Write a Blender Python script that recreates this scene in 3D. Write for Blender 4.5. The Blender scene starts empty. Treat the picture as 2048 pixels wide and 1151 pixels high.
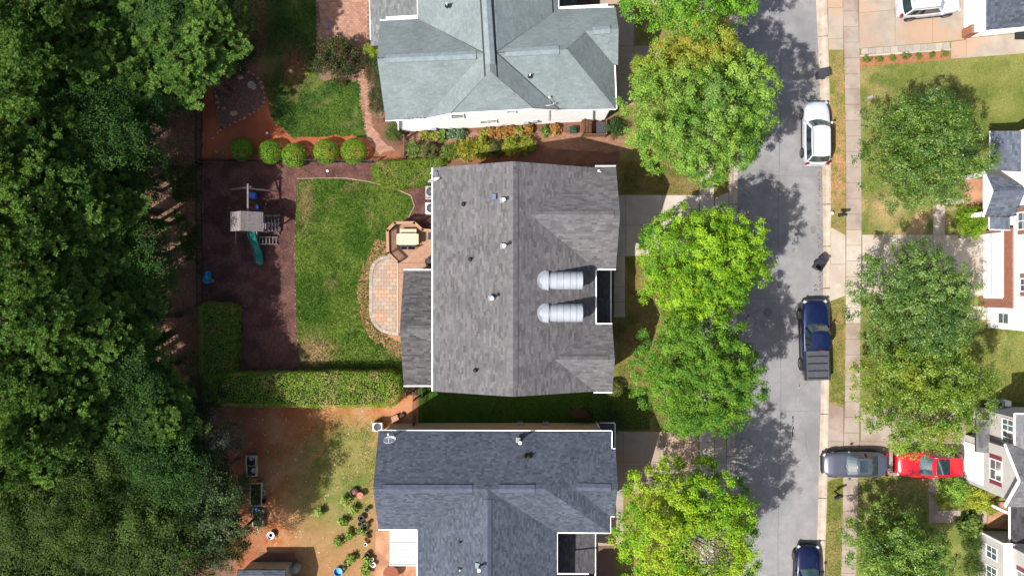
import bpy, math, random
import numpy as np
from mathutils import Vector, Matrix

# ---------------------------------------------------------------- camera, sky, sun, exposure
sc = bpy.context.scene
COL = sc.collection
PXM, CAMH = 27.3, 56.0            # photo pixels per metre on the ground, flying height
cam_d = bpy.data.cameras.new("camera"); cam = bpy.data.objects.new("camera", cam_d); COL.objects.link(cam)
cam.location = (0, 0, CAMH); cam.rotation_euler = (0, 0, 0)
cam_d.sensor_width = 36; cam_d.lens = 18 / ((1024 / PXM) / CAMH); cam_d.clip_start = 1; cam_d.clip_end = 2000
sc.camera = cam
SUN_EL, SUN_AZ = math.radians(53.5), math.radians(32)      # shadows fall towards +X +Y
to_sun = Vector((-math.cos(SUN_AZ) * math.cos(SUN_EL), -math.sin(SUN_AZ) * math.cos(SUN_EL), math.sin(SUN_EL)))
world = bpy.data.worlds.new("World"); sc.world = world; world.use_nodes = True
wn = world.node_tree.nodes; bg = wn["Background"]
sky = wn.new("ShaderNodeTexSky"); sky.sky_type = 'NISHITA'; sky.sun_disc = False
sky.sun_elevation = SUN_EL; sky.sun_rotation = math.atan2(to_sun.x, to_sun.y)
world.node_tree.links.new(sky.outputs[0], bg.inputs[0]); bg.inputs[1].default_value = 0.09; sky.dust_density = 3.5; sky.ozone_density = .6
sun_d = bpy.data.lights.new("sun", 'SUN'); sun = bpy.data.objects.new("sun", sun_d); COL.objects.link(sun)
sun_d.energy = 4.3; sun_d.angle = math.radians(0.5); sun_d.color = (1.0, 0.955, 0.89)
sun.rotation_euler = (-to_sun).to_track_quat('-Z', 'Y').to_euler(); sun.location = to_sun * 120
sc.view_settings.view_transform = 'Standard'; sc.view_settings.look = 'None'
sc.view_settings.gamma = 1; sc.view_settings.use_curve_mapping = False
sc.view_settings.exposure = 1.15
sc.render.engine = 'CYCLES'

# ---------------------------------------------------------------- helpers
RD = random.Random(11); NR = np.random.default_rng(11)
def W(px, py, z=0.0):
    "photo pixel -> point at height z"
    k = (1 - z / CAMH) / PXM
    return Vector(((px - 1024) * k, (575.5 - py) * k, z))
def lin(c): return tuple((x / 255 / 12.92) if x / 255 <= .04045 else ((x / 255 + .055) / 1.055) ** 2.4 for x in c)
def lit(r, g, b, k=2.3):
    "albedo of a surface that shows as this sRGB colour in full sun"
    return tuple(min(.85, x / k) for x in lin((r, g, b)))
def mixc(a, b, t):
    t = np.clip(np.asarray(t, float), 0, 1)[..., None]
    return np.asarray(a, float) * (1 - t) + np.asarray(b, float) * t

def _hash(ix, iy, seed):
    n = (ix.astype(np.int64) * 374761393 + iy.astype(np.int64) * 668265263 + seed * 1442695041) & 0xffffffff
    n = ((n ^ (n >> 13)) * 1274126177) & 0xffffffff
    return ((n ^ (n >> 16)) & 0xffff) / 65535.0
def vn(x, y, s, seed=0):
    x = np.asarray(x, float) / s; y = np.asarray(y, float) / s
    xi = np.floor(x); yi = np.floor(y); fx = x - xi; fy = y - yi
    fx = fx * fx * (3 - 2 * fx); fy = fy * fy * (3 - 2 * fy)
    a = _hash(xi, yi, seed); b = _hash(xi + 1, yi, seed); c = _hash(xi, yi + 1, seed); d = _hash(xi + 1, yi + 1, seed)
    return (a * (1 - fx) + b * fx) * (1 - fy) + (c * (1 - fx) + d * fx) * fy
def fbm(x, y, s, seed=0, o=4):
    t = 0; a = .5; w = 0
    for i in range(o):
        t = t + a * vn(x, y, s, seed + i * 17); w += a; a *= .55; s *= .47
    return t / w
def inside(poly, x, y):
    r = np.zeros(np.shape(x), bool); n = len(poly)
    for i in range(n):
        x0, y0 = poly[i][0], poly[i][1]; x1, y1 = poly[(i + 1) % n][0], poly[(i + 1) % n][1]
        if y0 == y1: continue
        r ^= ((y0 > y) != (y1 > y)) & (x < (x1 - x0) * (y - y0) / (y1 - y0) + x0)
    return r
def sm(a, b, x): t = np.clip((x - a) / (b - a), 0, 1); return t * t * (3 - 2 * t)

# ---- materials
MATS = {}
def mat(name, c, c2=None, scale=4.0, rough=.85, bump=0.0, bscale=30.0, attr=False, rand=0.0, metal=0.0, spec=.3,
        fac=(.35, .65), c3=None, scale3=.6, fine=0.0, trans=0.0, coat=0.0, alpha=None, coords='Object'):
    m = bpy.data.materials.new(name); m.use_nodes = True; MATS[name] = m
    nt = m.node_tree; N = nt.nodes; L = nt.links; p = N["Principled BSDF"]
    tc = N.new("ShaderNodeTexCoord"); co = tc.outputs['Object' if coords == 'World' else coords]
    geo = N.new("ShaderNodeNewGeometry")
    if coords == 'World': co = geo.outputs['Position']
    def noise(s, d=6, r=.6):
        n = N.new("ShaderNodeTexNoise"); n.inputs['Scale'].default_value = s; n.inputs['Detail'].default_value = d
        n.inputs['Roughness'].default_value = r; L.new(co, n.inputs['Vector']); return n.outputs['Fac']
    def ramp(f, a, b):
        r = N.new("ShaderNodeMapRange"); r.inputs[1].default_value = a; r.inputs[2].default_value = b; L.new(f, r.inputs[0]); return r.outputs[0]
    def mx(f, a, b, mode='MIX'):
        x = N.new("ShaderNodeMix"); x.data_type = 'RGBA'; x.blend_type = mode
        for s, v in ((x.inputs[0], f), (x.inputs[6], a), (x.inputs[7], b)):
            if hasattr(v, 'links'): L.new(v, s)
            elif isinstance(v, (int, float)): s.default_value = v
            else: s.default_value = (*v[:3], 1)
        return x.outputs[2]
    colr = tuple(c)
    if c2: colr = mx(ramp(noise(scale), *fac), c, c2)
    if c3: colr = mx(ramp(noise(scale3, 4), .45, .62), colr, c3)
    if attr:
        a = N.new("ShaderNodeAttribute"); a.attribute_name = 'Col'
        colr = a.outputs['Color'] if not (c2 or c3) else mx(1.0, a.outputs['Color'], colr, 'MULTIPLY')
    if fine:
        f = ramp(noise(bscale * 1.3, 5, .7), .25, .75)
        g = N.new("ShaderNodeMapRange"); g.inputs[3].default_value = 1 - fine; g.inputs[4].default_value = 1 + fine; L.new(f, g.inputs[0])
        cmb = N.new("ShaderNodeCombineColor")
        for k in range(3): L.new(g.outputs[0], cmb.inputs[k])
        colr = mx(1.0, colr, cmb.outputs[0], 'MULTIPLY')
    if rand:
        oi = N.new("ShaderNodeObjectInfo"); g = N.new("ShaderNodeMapRange")
        g.inputs[3].default_value = 1 - rand; g.inputs[4].default_value = 1 + rand; L.new(oi.outputs['Random'], g.inputs[0])
        cmb = N.new("ShaderNodeCombineColor")
        for k in range(3): L.new(g.outputs[0], cmb.inputs[k])
        colr = mx(1.0, colr, cmb.outputs[0], 'MULTIPLY')
    if hasattr(colr, 'links'): L.new(colr, p.inputs['Base Color'])
    else: p.inputs['Base Color'].default_value = (*colr, 1)
    p.inputs['Roughness'].default_value = rough; p.inputs['Metallic'].default_value = metal
    p.inputs['Specular IOR Level'].default_value = spec; p.inputs['Coat Weight'].default_value = coat
    p.inputs['Coat Roughness'].default_value = .05
    if bump:
        b = N.new("ShaderNodeBump"); b.inputs['Strength'].default_value = 1; b.inputs['Distance'].default_value = bump
        L.new(noise(bscale, 5, .65), b.inputs['Height']); L.new(b.outputs[0], p.inputs['Normal'])
    if trans:
        t = N.new("ShaderNodeBsdfTranslucent"); s = N.new("ShaderNodeMixShader"); s.inputs[0].default_value = trans
        if hasattr(colr, 'links'): L.new(mx(1.0, colr, (1.25, 1.15, .45), 'MULTIPLY'), t.inputs[0])
        L.new(p.outputs[0], s.inputs[1]); L.new(t.outputs[0], s.inputs[2]); L.new(s.outputs[0], N["Material Output"].inputs[0])
    return m

# ---- objects
OFF = {}
def tag(o, label=None, cat=None, group=None, kind=None):
    for k, v in (('label', label), ('category', cat), ('group', group), ('kind', kind)):
        if v: o[k] = v
    return o
def thing(name, label, cat, loc=(0, 0, 0), group=None, rz=0.0):
    o = bpy.data.objects.new(name, None); COL.objects.link(o); o.location = loc; o.rotation_euler = (0, 0, rz)
    o.empty_display_size = .2; OFF[o.name] = Vector(loc); return tag(o, label, cat, group)
def finish(me, name, m, parent, loc):
    o = bpy.data.objects.new(name, me); COL.objects.link(o)
    if isinstance(m, str): m = MATS[m]
    if m and not me.materials: me.materials.append(m)
    if parent: o.parent = parent
    else: o.location = loc
    OFF[o.name] = Vector(loc); return o
def mesh_np(name, V, F, m, parent=None, cols=None, domain='FACE', smooth=False, world=True):
    "V (n,3), F (k,4) or (k,3); cols per face or per point"
    V = np.asarray(V, np.float32).copy(); F = np.asarray(F, np.int32)
    if parent: loc = OFF.get(parent.name, Vector((0, 0, 0)))
    else: loc = Vector(((V[:, 0].min() + V[:, 0].max()) / 2, (V[:, 1].min() + V[:, 1].max()) / 2, V[:, 2].min())) if world else Vector((0, 0, 0))
    V -= np.array(loc, np.float32)
    me = bpy.data.meshes.new(name); k = F.shape[1]
    me.vertices.add(len(V)); me.vertices.foreach_set('co', V.ravel())
    me.loops.add(F.size); me.loops.foreach_set('vertex_index', F.ravel())
    me.polygons.add(len(F)); me.polygons.foreach_set('loop_start', np.arange(0, F.size, k, dtype=np.int32))
    me.polygons.foreach_set('use_smooth', np.full(len(F), smooth))
    me.update(calc_edges=True)
    if cols is not None:
        c = np.ones((len(cols), 4), np.float32); c[:, :3] = cols
        a = me.attributes.new('Col', 'FLOAT_COLOR', domain); a.data.foreach_set('color', c.ravel())
    return finish(me, name, m, parent, loc)
class MB:
    def __init__(s): s.v = []; s.f = []; s.c = []
    def add(s, vs, fs, c=None):
        b = len(s.v); s.v += [tuple(v) for v in vs]; s.f += [tuple(b + i for i in f) for f in fs]; s.c += [c] * len(fs); return s
    BF = [(0, 3, 2, 1), (4, 5, 6, 7), (0, 1, 5, 4), (1, 2, 6, 5), (2, 3, 7, 6), (3, 0, 4, 7)]
    def box(s, c, d, rz=0.0, M=None, c3=None, top=1.0):
        x, y, z = d[0] / 2, d[1] / 2, d[2] / 2; t = top
        vs = [Vector(p) for p in ((-x, -y, -z), (x, -y, -z), (x, y, -z), (-x, y, -z), (-x * t, -y * t, z), (x * t, -y * t, z), (x * t, y * t, z), (-x * t, y * t, z))]
        R = M if M is not None else Matrix.Rotation(rz, 3, 'Z')
        return s.add([R @ v + Vector(c) for v in vs], s.BF, c3)
    def bar(s, a, b, w, h, up=(0, 0, 1)):
        a = Vector(a); b = Vector(b); d = (b - a); u = Vector(up); x = d.normalized()
        if abs(x.dot(u)) > .98: u = Vector((0, 1, 0))
        y = u.cross(x).normalized(); z = x.cross(y); y = y * (w / 2); z = z * (h / 2)
        return s.add([a - y - z, b - y - z, b + y - z, a + y - z, a - y + z, b - y + z, b + y + z, a + y + z], s.BF)
    def tube(s, pts, rad, n=8, cap=True):
        pts = [Vector(p) for p in pts]; k = len(pts)
        if not hasattr(rad, '__len__'): rad = [rad] * k
        vs = []; ref = None
        for i, p in enumerate(pts):
            d = (pts[min(i + 1, k - 1)] - pts[max(i - 1, 0)]).normalized()
            if ref is None: ref = Vector((1, 0, 0)) if abs(d.x) < .9 else Vector((0, 1, 0))
            y = d.cross(ref).normalized(); x = y.cross(d); ref = x
            vs += [p + (x * math.cos(2 * math.pi * j / n) + y * math.sin(2 * math.pi * j / n)) * rad[i] for j in range(n)]
        fs = [(i * n + j, i * n + (j + 1) % n, (i + 1) * n + (j + 1) % n, (i + 1) * n + j) for i in range(k - 1) for j in range(n)]
        if cap: fs += [tuple(range(n))[::-1], tuple((k - 1) * n + j for j in range(n))]
        return s.add(vs, fs)
    def prism(s, poly, z0, z1):
        n = len(poly); P = [(p[0], p[1]) for p in poly]
        if sum(P[i][0] * P[(i + 1) % n][1] - P[(i + 1) % n][0] * P[i][1] for i in range(n)) < 0: P = P[::-1]
        vs = [(x, y, z0) for x, y in P] + [(x, y, z1) for x, y in P]
        return s.add(vs, [tuple(range(n))[::-1], tuple(range(n, 2 * n))] + [(i, (i + 1) % n, n + (i + 1) % n, n + i) for i in range(n)])
    def slab(s, P, t):
        "polygon in space, thickened downwards by t"
        n = len(P); P = [Vector(p) for p in P]
        nz = sum(P[i].x * P[(i + 1) % n].y - P[(i + 1) % n].x * P[i].y for i in range(n))
        if nz < 0: P = P[::-1]
        vs = P + [p - Vector((0, 0, t)) for p in P]
        return s.add(vs, [tuple(range(n)), tuple(range(n, 2 * n))[::-1]] + [((i + 1) % n, i, n + i, n + (i + 1) % n) for i in range(n)])
    def lathe(s, prof, n=16, c=(0, 0, 0), M=None):
        vs = []; c = Vector(c)
        for r, z in prof:
            for j in range(n):
                v = Vector((r * math.cos(2 * math.pi * j / n), r * math.sin(2 * math.pi * j / n), z))
                vs.append((M @ v if M is not None else v) + c)
        k = len(prof)
        fs = [(i * n + j, i * n + (j + 1) % n, (i + 1) * n + (j + 1) % n, (i + 1) * n + j) for i in range(k - 1) for j in range(n)]
        fs += [tuple(range(n))[::-1], tuple((k - 1) * n + j for j in range(n))]
        return s.add(vs, fs)
    def build(s, name, m, parent=None, smooth=False, label=None, cat=None, group=None, kind=None, local=False):
        used = sorted({i for f in s.f for i in f}); ren = {j: i for i, j in enumerate(used)}
        vs = [Vector(s.v[j]) for j in used]; s.f = [tuple(ren[i] for i in f) for f in s.f]
        if parent: loc = OFF.get(parent.name, Vector((0, 0, 0)))
        elif local: loc = Vector((0, 0, 0))
        else:
            xs = [v.x for v in vs]; ys = [v.y for v in vs]; loc = Vector(((min(xs) + max(xs)) / 2, (min(ys) + max(ys)) / 2, min(v.z for v in vs)))
        me = bpy.data.meshes.new(name); me.from_pydata([v - loc for v in vs], [], s.f); me.update()
        if smooth:
            me.polygons.foreach_set('use_smooth', [True] * len(me.polygons))
            try: me.set_sharp_from_angle(angle=math.radians(40))
            except Exception: pass
        if any(c is not None for c in s.c):
            a = me.attributes.new('Col', 'FLOAT_COLOR', 'FACE')
            a.data.foreach_set('color', [x for c in s.c for x in (*(c or (1, 1, 1)), 1)])
        return tag(finish(me, name, m, parent, loc), label, cat, group, kind)
def copy_tree(o, parent=None, loc=None, rz=None, label=None):
    c = o.copy(); COL.objects.link(c); c.parent = parent
    if loc is not None: c.location = loc
    if rz is not None: c.rotation_euler = (0, 0, rz)
    if label: c['label'] = label
    OFF[c.name] = Vector(c.location) if parent is None else OFF.get(parent.name, Vector((0, 0, 0)))
    for ch in list(o.children): copy_tree(ch, c)
    return c
def clip(poly, n, d):
    "keep the part of a 2-D convex polygon with p.n <= d"
    out = []
    for i in range(len(poly)):
        a, b = poly[i], poly[(i + 1) % len(poly)]
        da = a[0] * n[0] + a[1] * n[1] - d; db = b[0] * n[0] + b[1] * n[1] - d
        if da <= 0: out.append(a)
        if da * db < 0:
            t = da / (da - db); out.append((a[0] + (b[0] - a[0]) * t, a[1] + (b[1] - a[1]) * t))
    return out
def PX(pts, z=0): return [W(p[0], p[1], z) for p in pts]
# ---------------------------------------------------------------- materials
mat('ground_soil', (1, 1, 1), attr=True, rough=.95, bump=.03, bscale=9, fine=.45, coords='World')
mat('soil', (1, 1, 1), attr=True, rough=.95, bump=.012, bscale=14, fine=.25, coords='World')
mat('grass_base', (1, 1, 1), attr=True, rough=.95, bump=.02, bscale=16, fine=.38, coords='World')
mat('mulch', (1, 1, 1), attr=True, rough=.95, bump=.03, bscale=13, fine=.5, coords='World')
mat('tuft', (1, 1, 1), attr=True, rough=.7, trans=.25)
mat('chip', (1, 1, 1), attr=True, rough=.95)
mat('asphalt', lit(156, 155, 157), lit(172, 170, 171), scale=1.6, rough=.9, bump=.006, bscale=45, fine=.32, c3=lit(146, 145, 148), scale3=.22, coords='World')
mat('road_mark', lit(200, 198, 194), lit(160, 158, 158), scale=9, rough=.9)
mat('tar', lit(112, 112, 116), lit(140, 139, 142), scale=6, rough=.8)
mat('concrete', lit(228, 217, 203), lit(216, 202, 186), scale=.9, rough=.9, bump=.003, bscale=50, fine=.1, rand=.04, c3=lit(206, 190, 173), scale3=.35, coords='World')
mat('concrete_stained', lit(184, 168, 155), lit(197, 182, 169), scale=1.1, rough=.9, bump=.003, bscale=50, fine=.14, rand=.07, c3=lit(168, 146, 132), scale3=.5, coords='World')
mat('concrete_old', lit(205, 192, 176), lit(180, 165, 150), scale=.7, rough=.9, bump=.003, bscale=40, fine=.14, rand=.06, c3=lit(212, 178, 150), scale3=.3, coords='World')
mat('curb_concrete', lit(222, 208, 190), lit(196, 176, 158), scale=1.5, rough=.9, bump=.003, bscale=40, fine=.12, rand=.05, coords='World')
mat('paver', lit(206, 184, 164), lit(190, 172, 156), scale=6, rough=.9, bump=.004, bscale=60, fine=.12, rand=.13, c3=lit(212, 172, 142), scale3=1.2, coords='World')
mat('paver_border', lit(206, 194, 180), lit(190, 178, 166), scale=6, rough=.9, bump=.004, bscale=60, fine=.15, rand=.14)
mat('brick_paver', (1, 1, 1), attr=True, rough=.9, bump=.004, bscale=60, fine=.2)
mat('joint_sand', lit(150, 126, 108), lit(130, 108, 92), scale=8, rough=.95)
mat('stone', lit(205, 180, 160), lit(170, 140, 120), scale=7, rough=.9, bump=.01, bscale=20, rand=.2, fine=.15)
mat('clay_concrete', lit(226, 176, 140), lit(206, 150, 116), scale=1.4, rough=.9, bump=.003, bscale=40, fine=.12, c3=lit(188, 132, 100), scale3=.8)

G1, G2, G3 = lit(74, 110, 22, 2.1), lit(108, 134, 46, 2.1), lit(52, 90, 16, 2.1)          # grass greens
DRY, TAN, CLAY, CLAY2 = lit(152, 138, 84), lit(196, 164, 122), lit(204, 118, 74), lit(214, 150, 108)
LITTER, LITTER2 = lit(104, 76, 60), lit(150, 118, 98)
MULCH1, MULCH2 = lit(124, 86, 78), lit(94, 62, 58)

def region(name, poly, z, m, colfn, res=.16, jag=.25, label=None, kind='structure', px=True, jscale=.8, cat=None):
    P = PX(poly) if px else [Vector((p[0], p[1], 0)) for p in poly]
    x0, x1 = min(p.x for p in P) - jag, max(p.x for p in P) + jag; y0, y1 = min(p.y for p in P) - jag, max(p.y for p in P) + jag
    nx, ny = int((x1 - x0) / res) + 1, int((y1 - y0) / res) + 1
    gx, gy = np.meshgrid(x0 + np.arange(nx + 1) * res, y0 + np.arange(ny + 1) * res)
    cx = (gx[:-1, :-1] + res / 2); cy = (gy[:-1, :-1] + res / 2)
    jx = (fbm(cx, cy, jscale, 3) - .5) * 2 * jag; jy = (fbm(cx, cy, jscale, 9) - .5) * 2 * jag
    k = inside(P, cx + jx, cy + jy)
    idx = np.arange((nx + 1) * (ny + 1)).reshape(ny + 1, nx + 1)
    F = np.stack([idx[:-1, :-1][k], idx[:-1, 1:][k], idx[1:, 1:][k], idx[1:, :-1][k]], 1)
    u, inv = np.unique(F.ravel(), return_inverse=True)
    X, Y = gx.ravel()[u], gy.ravel()[u]
    V = np.stack([X, Y, np.full(len(X), z)], 1)
    o = mesh_np(name, V, inv.reshape(F.shape), m, cols=colfn(X, Y), domain='POINT', smooth=True)
    return tag(o, label, cat, None, kind)
def scatter(name, poly, n, m, colfn, kind='stuff', h=(.04, .09), wd=.035, z=.01, jag=.2, flat=False, label=None, px=True, keep=None, seed=1, cat=None):
    rg = np.random.default_rng(seed)
    P = PX(poly) if px else [Vector((p[0], p[1], 0)) for p in poly]
    x0, x1 = min(p.x for p in P), max(p.x for p in P); y0, y1 = min(p.y for p in P), max(p.y for p in P)
    X = rg.uniform(x0, x1, n * 3); Y = rg.uniform(y0, y1, n * 3)
    k = inside(P, X + (fbm(X, Y, .8, 3) - .5) * 2 * jag, Y + (fbm(X, Y, .8, 9) - .5) * 2 * jag)
    if keep is not None: k &= keep(X, Y) > rg.random(n * 3)
    X, Y = X[k][:n], Y[k][:n]; n = len(X)
    c = colfn(X, Y) * rg.uniform(.85, 1.7, (n, 1))
    a = rg.uniform(0, 2 * np.pi, n); H_ = rg.uniform(*h, n); L_ = rg.uniform(.02, .09, n); b = rg.uniform(0, 2 * np.pi, n)
    base = np.stack([X, Y, np.full(n, z)], 1)
    d = np.stack([np.cos(a), np.sin(a), np.zeros(n)], 1)
    if flat:
        L = rg.uniform(.03, .08, (n, 1)); w = rg.uniform(.012, .03, (n, 1)); e = np.stack([-np.sin(a), np.cos(a), rg.uniform(-.4, .4, n)], 1)
        base[:, 2] += rg.uniform(.004, .03, n); d[:, 2] = rg.uniform(-.4, .4, n)
        V = np.stack([base - d * L - e * w, base + d * L - e * w, base + d * L + e * w, base - d * L + e * w], 1)
    else:
        tip = base + np.stack([np.cos(b) * L_, np.sin(b) * L_, H_], 1)
        V = np.stack([base - d * wd, base + d * wd, tip + d * .008, tip - d * .008], 1)
    o = mesh_np(name, V.reshape(-1, 3), np.arange(n * 4).reshape(n, 4), m, cols=c)
    return tag(o, label, cat, None, kind)

# ---------------------------------------------------------------- road line (curved street): x pixels of its edges against y
YS_ = [-420, 0, 150, 300, 480, 620, 760, 900, 1020, 1151, 1600]
def line(vals): return lambda py: float(np.interp(py, YS_, vals))
road_l = line([1470, 1476, 1478, 1477, 1475, 1474, 1472, 1471, 1469, 1466, 1448])
road_r = line([1612, 1633, 1640, 1645, 1648, 1647, 1644, 1640, 1637, 1633, 1612])
curb_l = line([1452, 1458, 1460, 1459, 1457, 1456, 1455, 1454, 1452, 1449, 1431])
curb_r = line([1634, 1654, 1658, 1661, 1662, 1660, 1658, 1656, 1653, 1649, 1630])
walk_l = line([1666, 1685, 1689, 1692, 1692, 1691, 1690, 1687, 1685, 1682, 1664])
walk_r = line([1698, 1716, 1720, 1722, 1723, 1721, 1720, 1718, 1715, 1712, 1694])

# ---------------------------------------------------------------- ground: one sheet to the horizon with a bed for the street
rows = [(-9000)] + list(range(-420, 1601, 60)) + [9000]
prof_x = np.concatenate([[-500, -160], np.arange(-70, 15.6, .8)])
V = []; cols_n = None
xr_ = np.concatenate([np.arange(24, 70, 1.5), [160, 500]])
for r in rows:
    py = min(max(r, -420), 1600); y = W(0, r).y
    cl, cr = W(curb_l(py), 0).x + .02, W(curb_r(py), 0).x - .02
    row = [(x, y, 0) for x in prof_x] + [(cl - .02, y, 0), (cl, y, -.2), (cr, y, -.2), (cr + .02, y, 0)] + [(x, y, 0) for x in xr_]
    V += row; cols_n = len(row)
V = np.array(V); nr = len(rows); ix = np.arange(nr * cols_n).reshape(nr, cols_n)
F = np.stack([ix[1:, :-1], ix[1:, 1:], ix[:-1, 1:], ix[:-1, :-1]], -1).reshape(-1, 4)
t = fbm(V[:, 0], V[:, 1], 4, 1); gc = mixc(LITTER, LITTER2, sm(.35, .7, t))
tag(mesh_np('ground', V, F, 'ground_soil', cols=gc, domain='POINT'), 'brown leaf litter and soil that everything stands on', 'ground', None, 'structure')

def strip(fa, fb, y0, y1, step, z):
    ys = np.arange(y0, y1 + 1, step); P = []
    for y in ys: P.append((W(fa(y), y), W(fb(y), y)))
    V = []; F = []
    for i, (a, b) in enumerate(P):
        V += [(a.x, a.y, z), (b.x, b.y, z)]
        if i: F.append((2 * i, 2 * i + 1, 2 * i - 1, 2 * i - 2))
    return V, F
V, F = strip(road_l, road_r, -420, 1600, 20, -.115)
tag(mesh_np('road', V, F, 'asphalt'), 'grey asphalt street between pale concrete kerbs', 'road', None, 'structure')
# sealed seam down the middle and cross cracks
m = MB()
for y in range(-60, 1220, 20):
    a, b = W(1560 + 3 * math.sin(y * .01), y), W(1560 + 3 * math.sin((y + 20) * .01), y + 20)
    m.add([(a.x - .02, a.y, -.111), (a.x + .02, a.y, -.111), (b.x + .02, b.y, -.111), (b.x - .02, b.y, -.111)], [(0, 3, 2, 1)])
for y in (84, 350, 596, 820): 
    a, b = W(1480, y), W(1638, y + 2); m.add([(a.x, a.y, -.1105), (a.x, a.y - .02, -.1105), (b.x, b.y - .02, -.1105), (b.x, b.y, -.1105)], [(0, 1, 2, 3)])
rr = random.Random(9)
for x0, y0, L, a0 in ((1500, 880, 120, 1.2), (1600, 420, 90, 1.7), (1520, 330, 60, .3), (1610, 860, 140, 1.45), (1545, 1040, 80, 1.9), (1590, 60, 110, 1.5), (1625, 720, 100, 1.6)):   # wandering sealed cracks
    x, y, a = x0, y0, a0
    for k in range(int(L / 5)):
        a += rr.uniform(-.35, .35); x1, y1 = x + 5 * math.cos(a), y + 5 * math.sin(a); p, q = W(x, y), W(x1, y1); n = Vector((-(q - p).y, (q - p).x, 0)).normalized() * rr.uniform(.006, .016)
        m.add([(p - n)[:2] + (-.1112,), (q - n)[:2] + (-.1112,), (q + n)[:2] + (-.1112,), (p + n)[:2] + (-.1112,)], [(0, 1, 2, 3)]); x, y = x1, y1
m.build('road_seam', 'tar', label='dark sealed seams in the asphalt', cat='seam', kind='structure')
mat('oil_stain', lit(128, 126, 126), lit(150, 148, 148), scale=5, rough=.8, fine=.2)
rr = random.Random(21)
m = MB()
for cx, cy, r in ((1622, 300, .28), (1618, 742, .2), (1588, 500, .12), (1512, 640, .16), (1560, 900, .12), (1600, 980, .22), (1606, 120, .18), (1540, 350, .1), (1628, 460, .25)):
    p = W(cx, cy); P = [(p.x + r * rr.uniform(.5, 1.2) * math.cos(t), p.y + r * 1.5 * rr.uniform(.5, 1.2) * math.sin(t), -.1114) for t in np.linspace(0, 2 * math.pi, 13)[:-1]]; m.add(P, [tuple(range(12))])
m.build('road_stains', 'oil_stain', label='faint oil stains on the asphalt', cat='stain', kind='structure')
# worn utility paint and a pale scrape
m = MB(); rr = random.Random(4)
for k in range(34):
    p = W(1632 + rr.uniform(-6, 6), 575 + rr.uniform(-5, 5)); s = .03 + rr.random() * .03
    if k < 26: p = W(1632 + 5 * math.cos(k * .48) + (k % 2) * 2, 574 + 5 * math.sin(k * .48))
    m.add([(p.x - s, p.y - s, -.1108), (p.x + s, p.y - s * .6, -.1108), (p.x + s * .8, p.y + s, -.1108), (p.x - s, p.y + s * .7, -.1108)], [(0, 1, 2, 3)])
for k in range(60):
    y = 826 + k * 1.6; x = 1588 - 7 * (k / 60) ** 1.3 - (k > 30) * 2; p = W(x + rr.uniform(-1.2, 1.2), y); s = .02 + .05 * rr.random() * (1 if k < 40 else .5)
    m.add([(p.x - s, p.y - s * 2, -.1108), (p.x + s, p.y - s, -.1108), (p.x + s, p.y + s * 2, -.1108), (p.x - s * .7, p.y + s, -.1108)], [(0, 1, 2, 3)])
for k in range(20):
    y = 758 - k * 2.4; p = W(1599 + k * .5 + rr.uniform(-1, 1), y + 20); s = .02 + .04 * rr.random()
    m.add([(p.x - s, p.y - s * 2, -.1108), (p.x + s, p.y - s, -.1108), (p.x + s, p.y + s * 2, -.1108), (p.x - s * .7, p.y + s, -.1108)], [(0, 1, 2, 3)])
m.build('road_markings', 'road_mark', label='worn white paint marks and scrapes on the asphalt', cat='marking', kind='structure')
m = MB(); c = W(1597, 668); m.lathe([(.33, -.115), (.33, -.104), (.28, -.104), (.28, -.108), (0.02, -.106)], 20, (c.x - 2.2, c.y + 1.6, 0))
m.build('manhole_cover', 'tar', label='round dark manhole cover in the tree shade on the street', cat='manhole cover')

# kerbs: a row of cast segments with a gutter pan
def kerb(fi, fo, name, label, seg=84):
    k = thing(name, label, 'kerb'); k['kind'] = 'structure'
    for y in range(-180, 1340, seg):
        m = MB(); vs = []
        for yy in (y + .7, y + seg / 2, y + seg - .7):
            a, b = W(fi(yy), yy), W(fo(yy), yy)
            for t, z in ((0, -.16), (0, -.10), (.45, -.105), (.62, -.03), (.8, .012), (1, .018), (1, -.16)):
                p = a.lerp(b, t); vs.append((p.x, p.y, z))
        fs = [(i * 7 + j, i * 7 + j + 1, (i + 1) * 7 + j + 1, (i + 1) * 7 + j) for i in range(2) for j in range(6)]
        if fo is curb_l: fs = [f[::-1] for f in fs]
        fs += [tuple(range(7)), tuple(range(14, 21))[::-1]]
        m.add(vs, fs).build('curb_segment', 'curb_concrete', k)
kerb(road_l, curb_l, 'curb_left', 'pale concrete kerb and gutter along the big round maples')
kerb(road_r, curb_r, 'curb_right', 'pale concrete kerb and gutter where the cars are parked')

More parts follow.
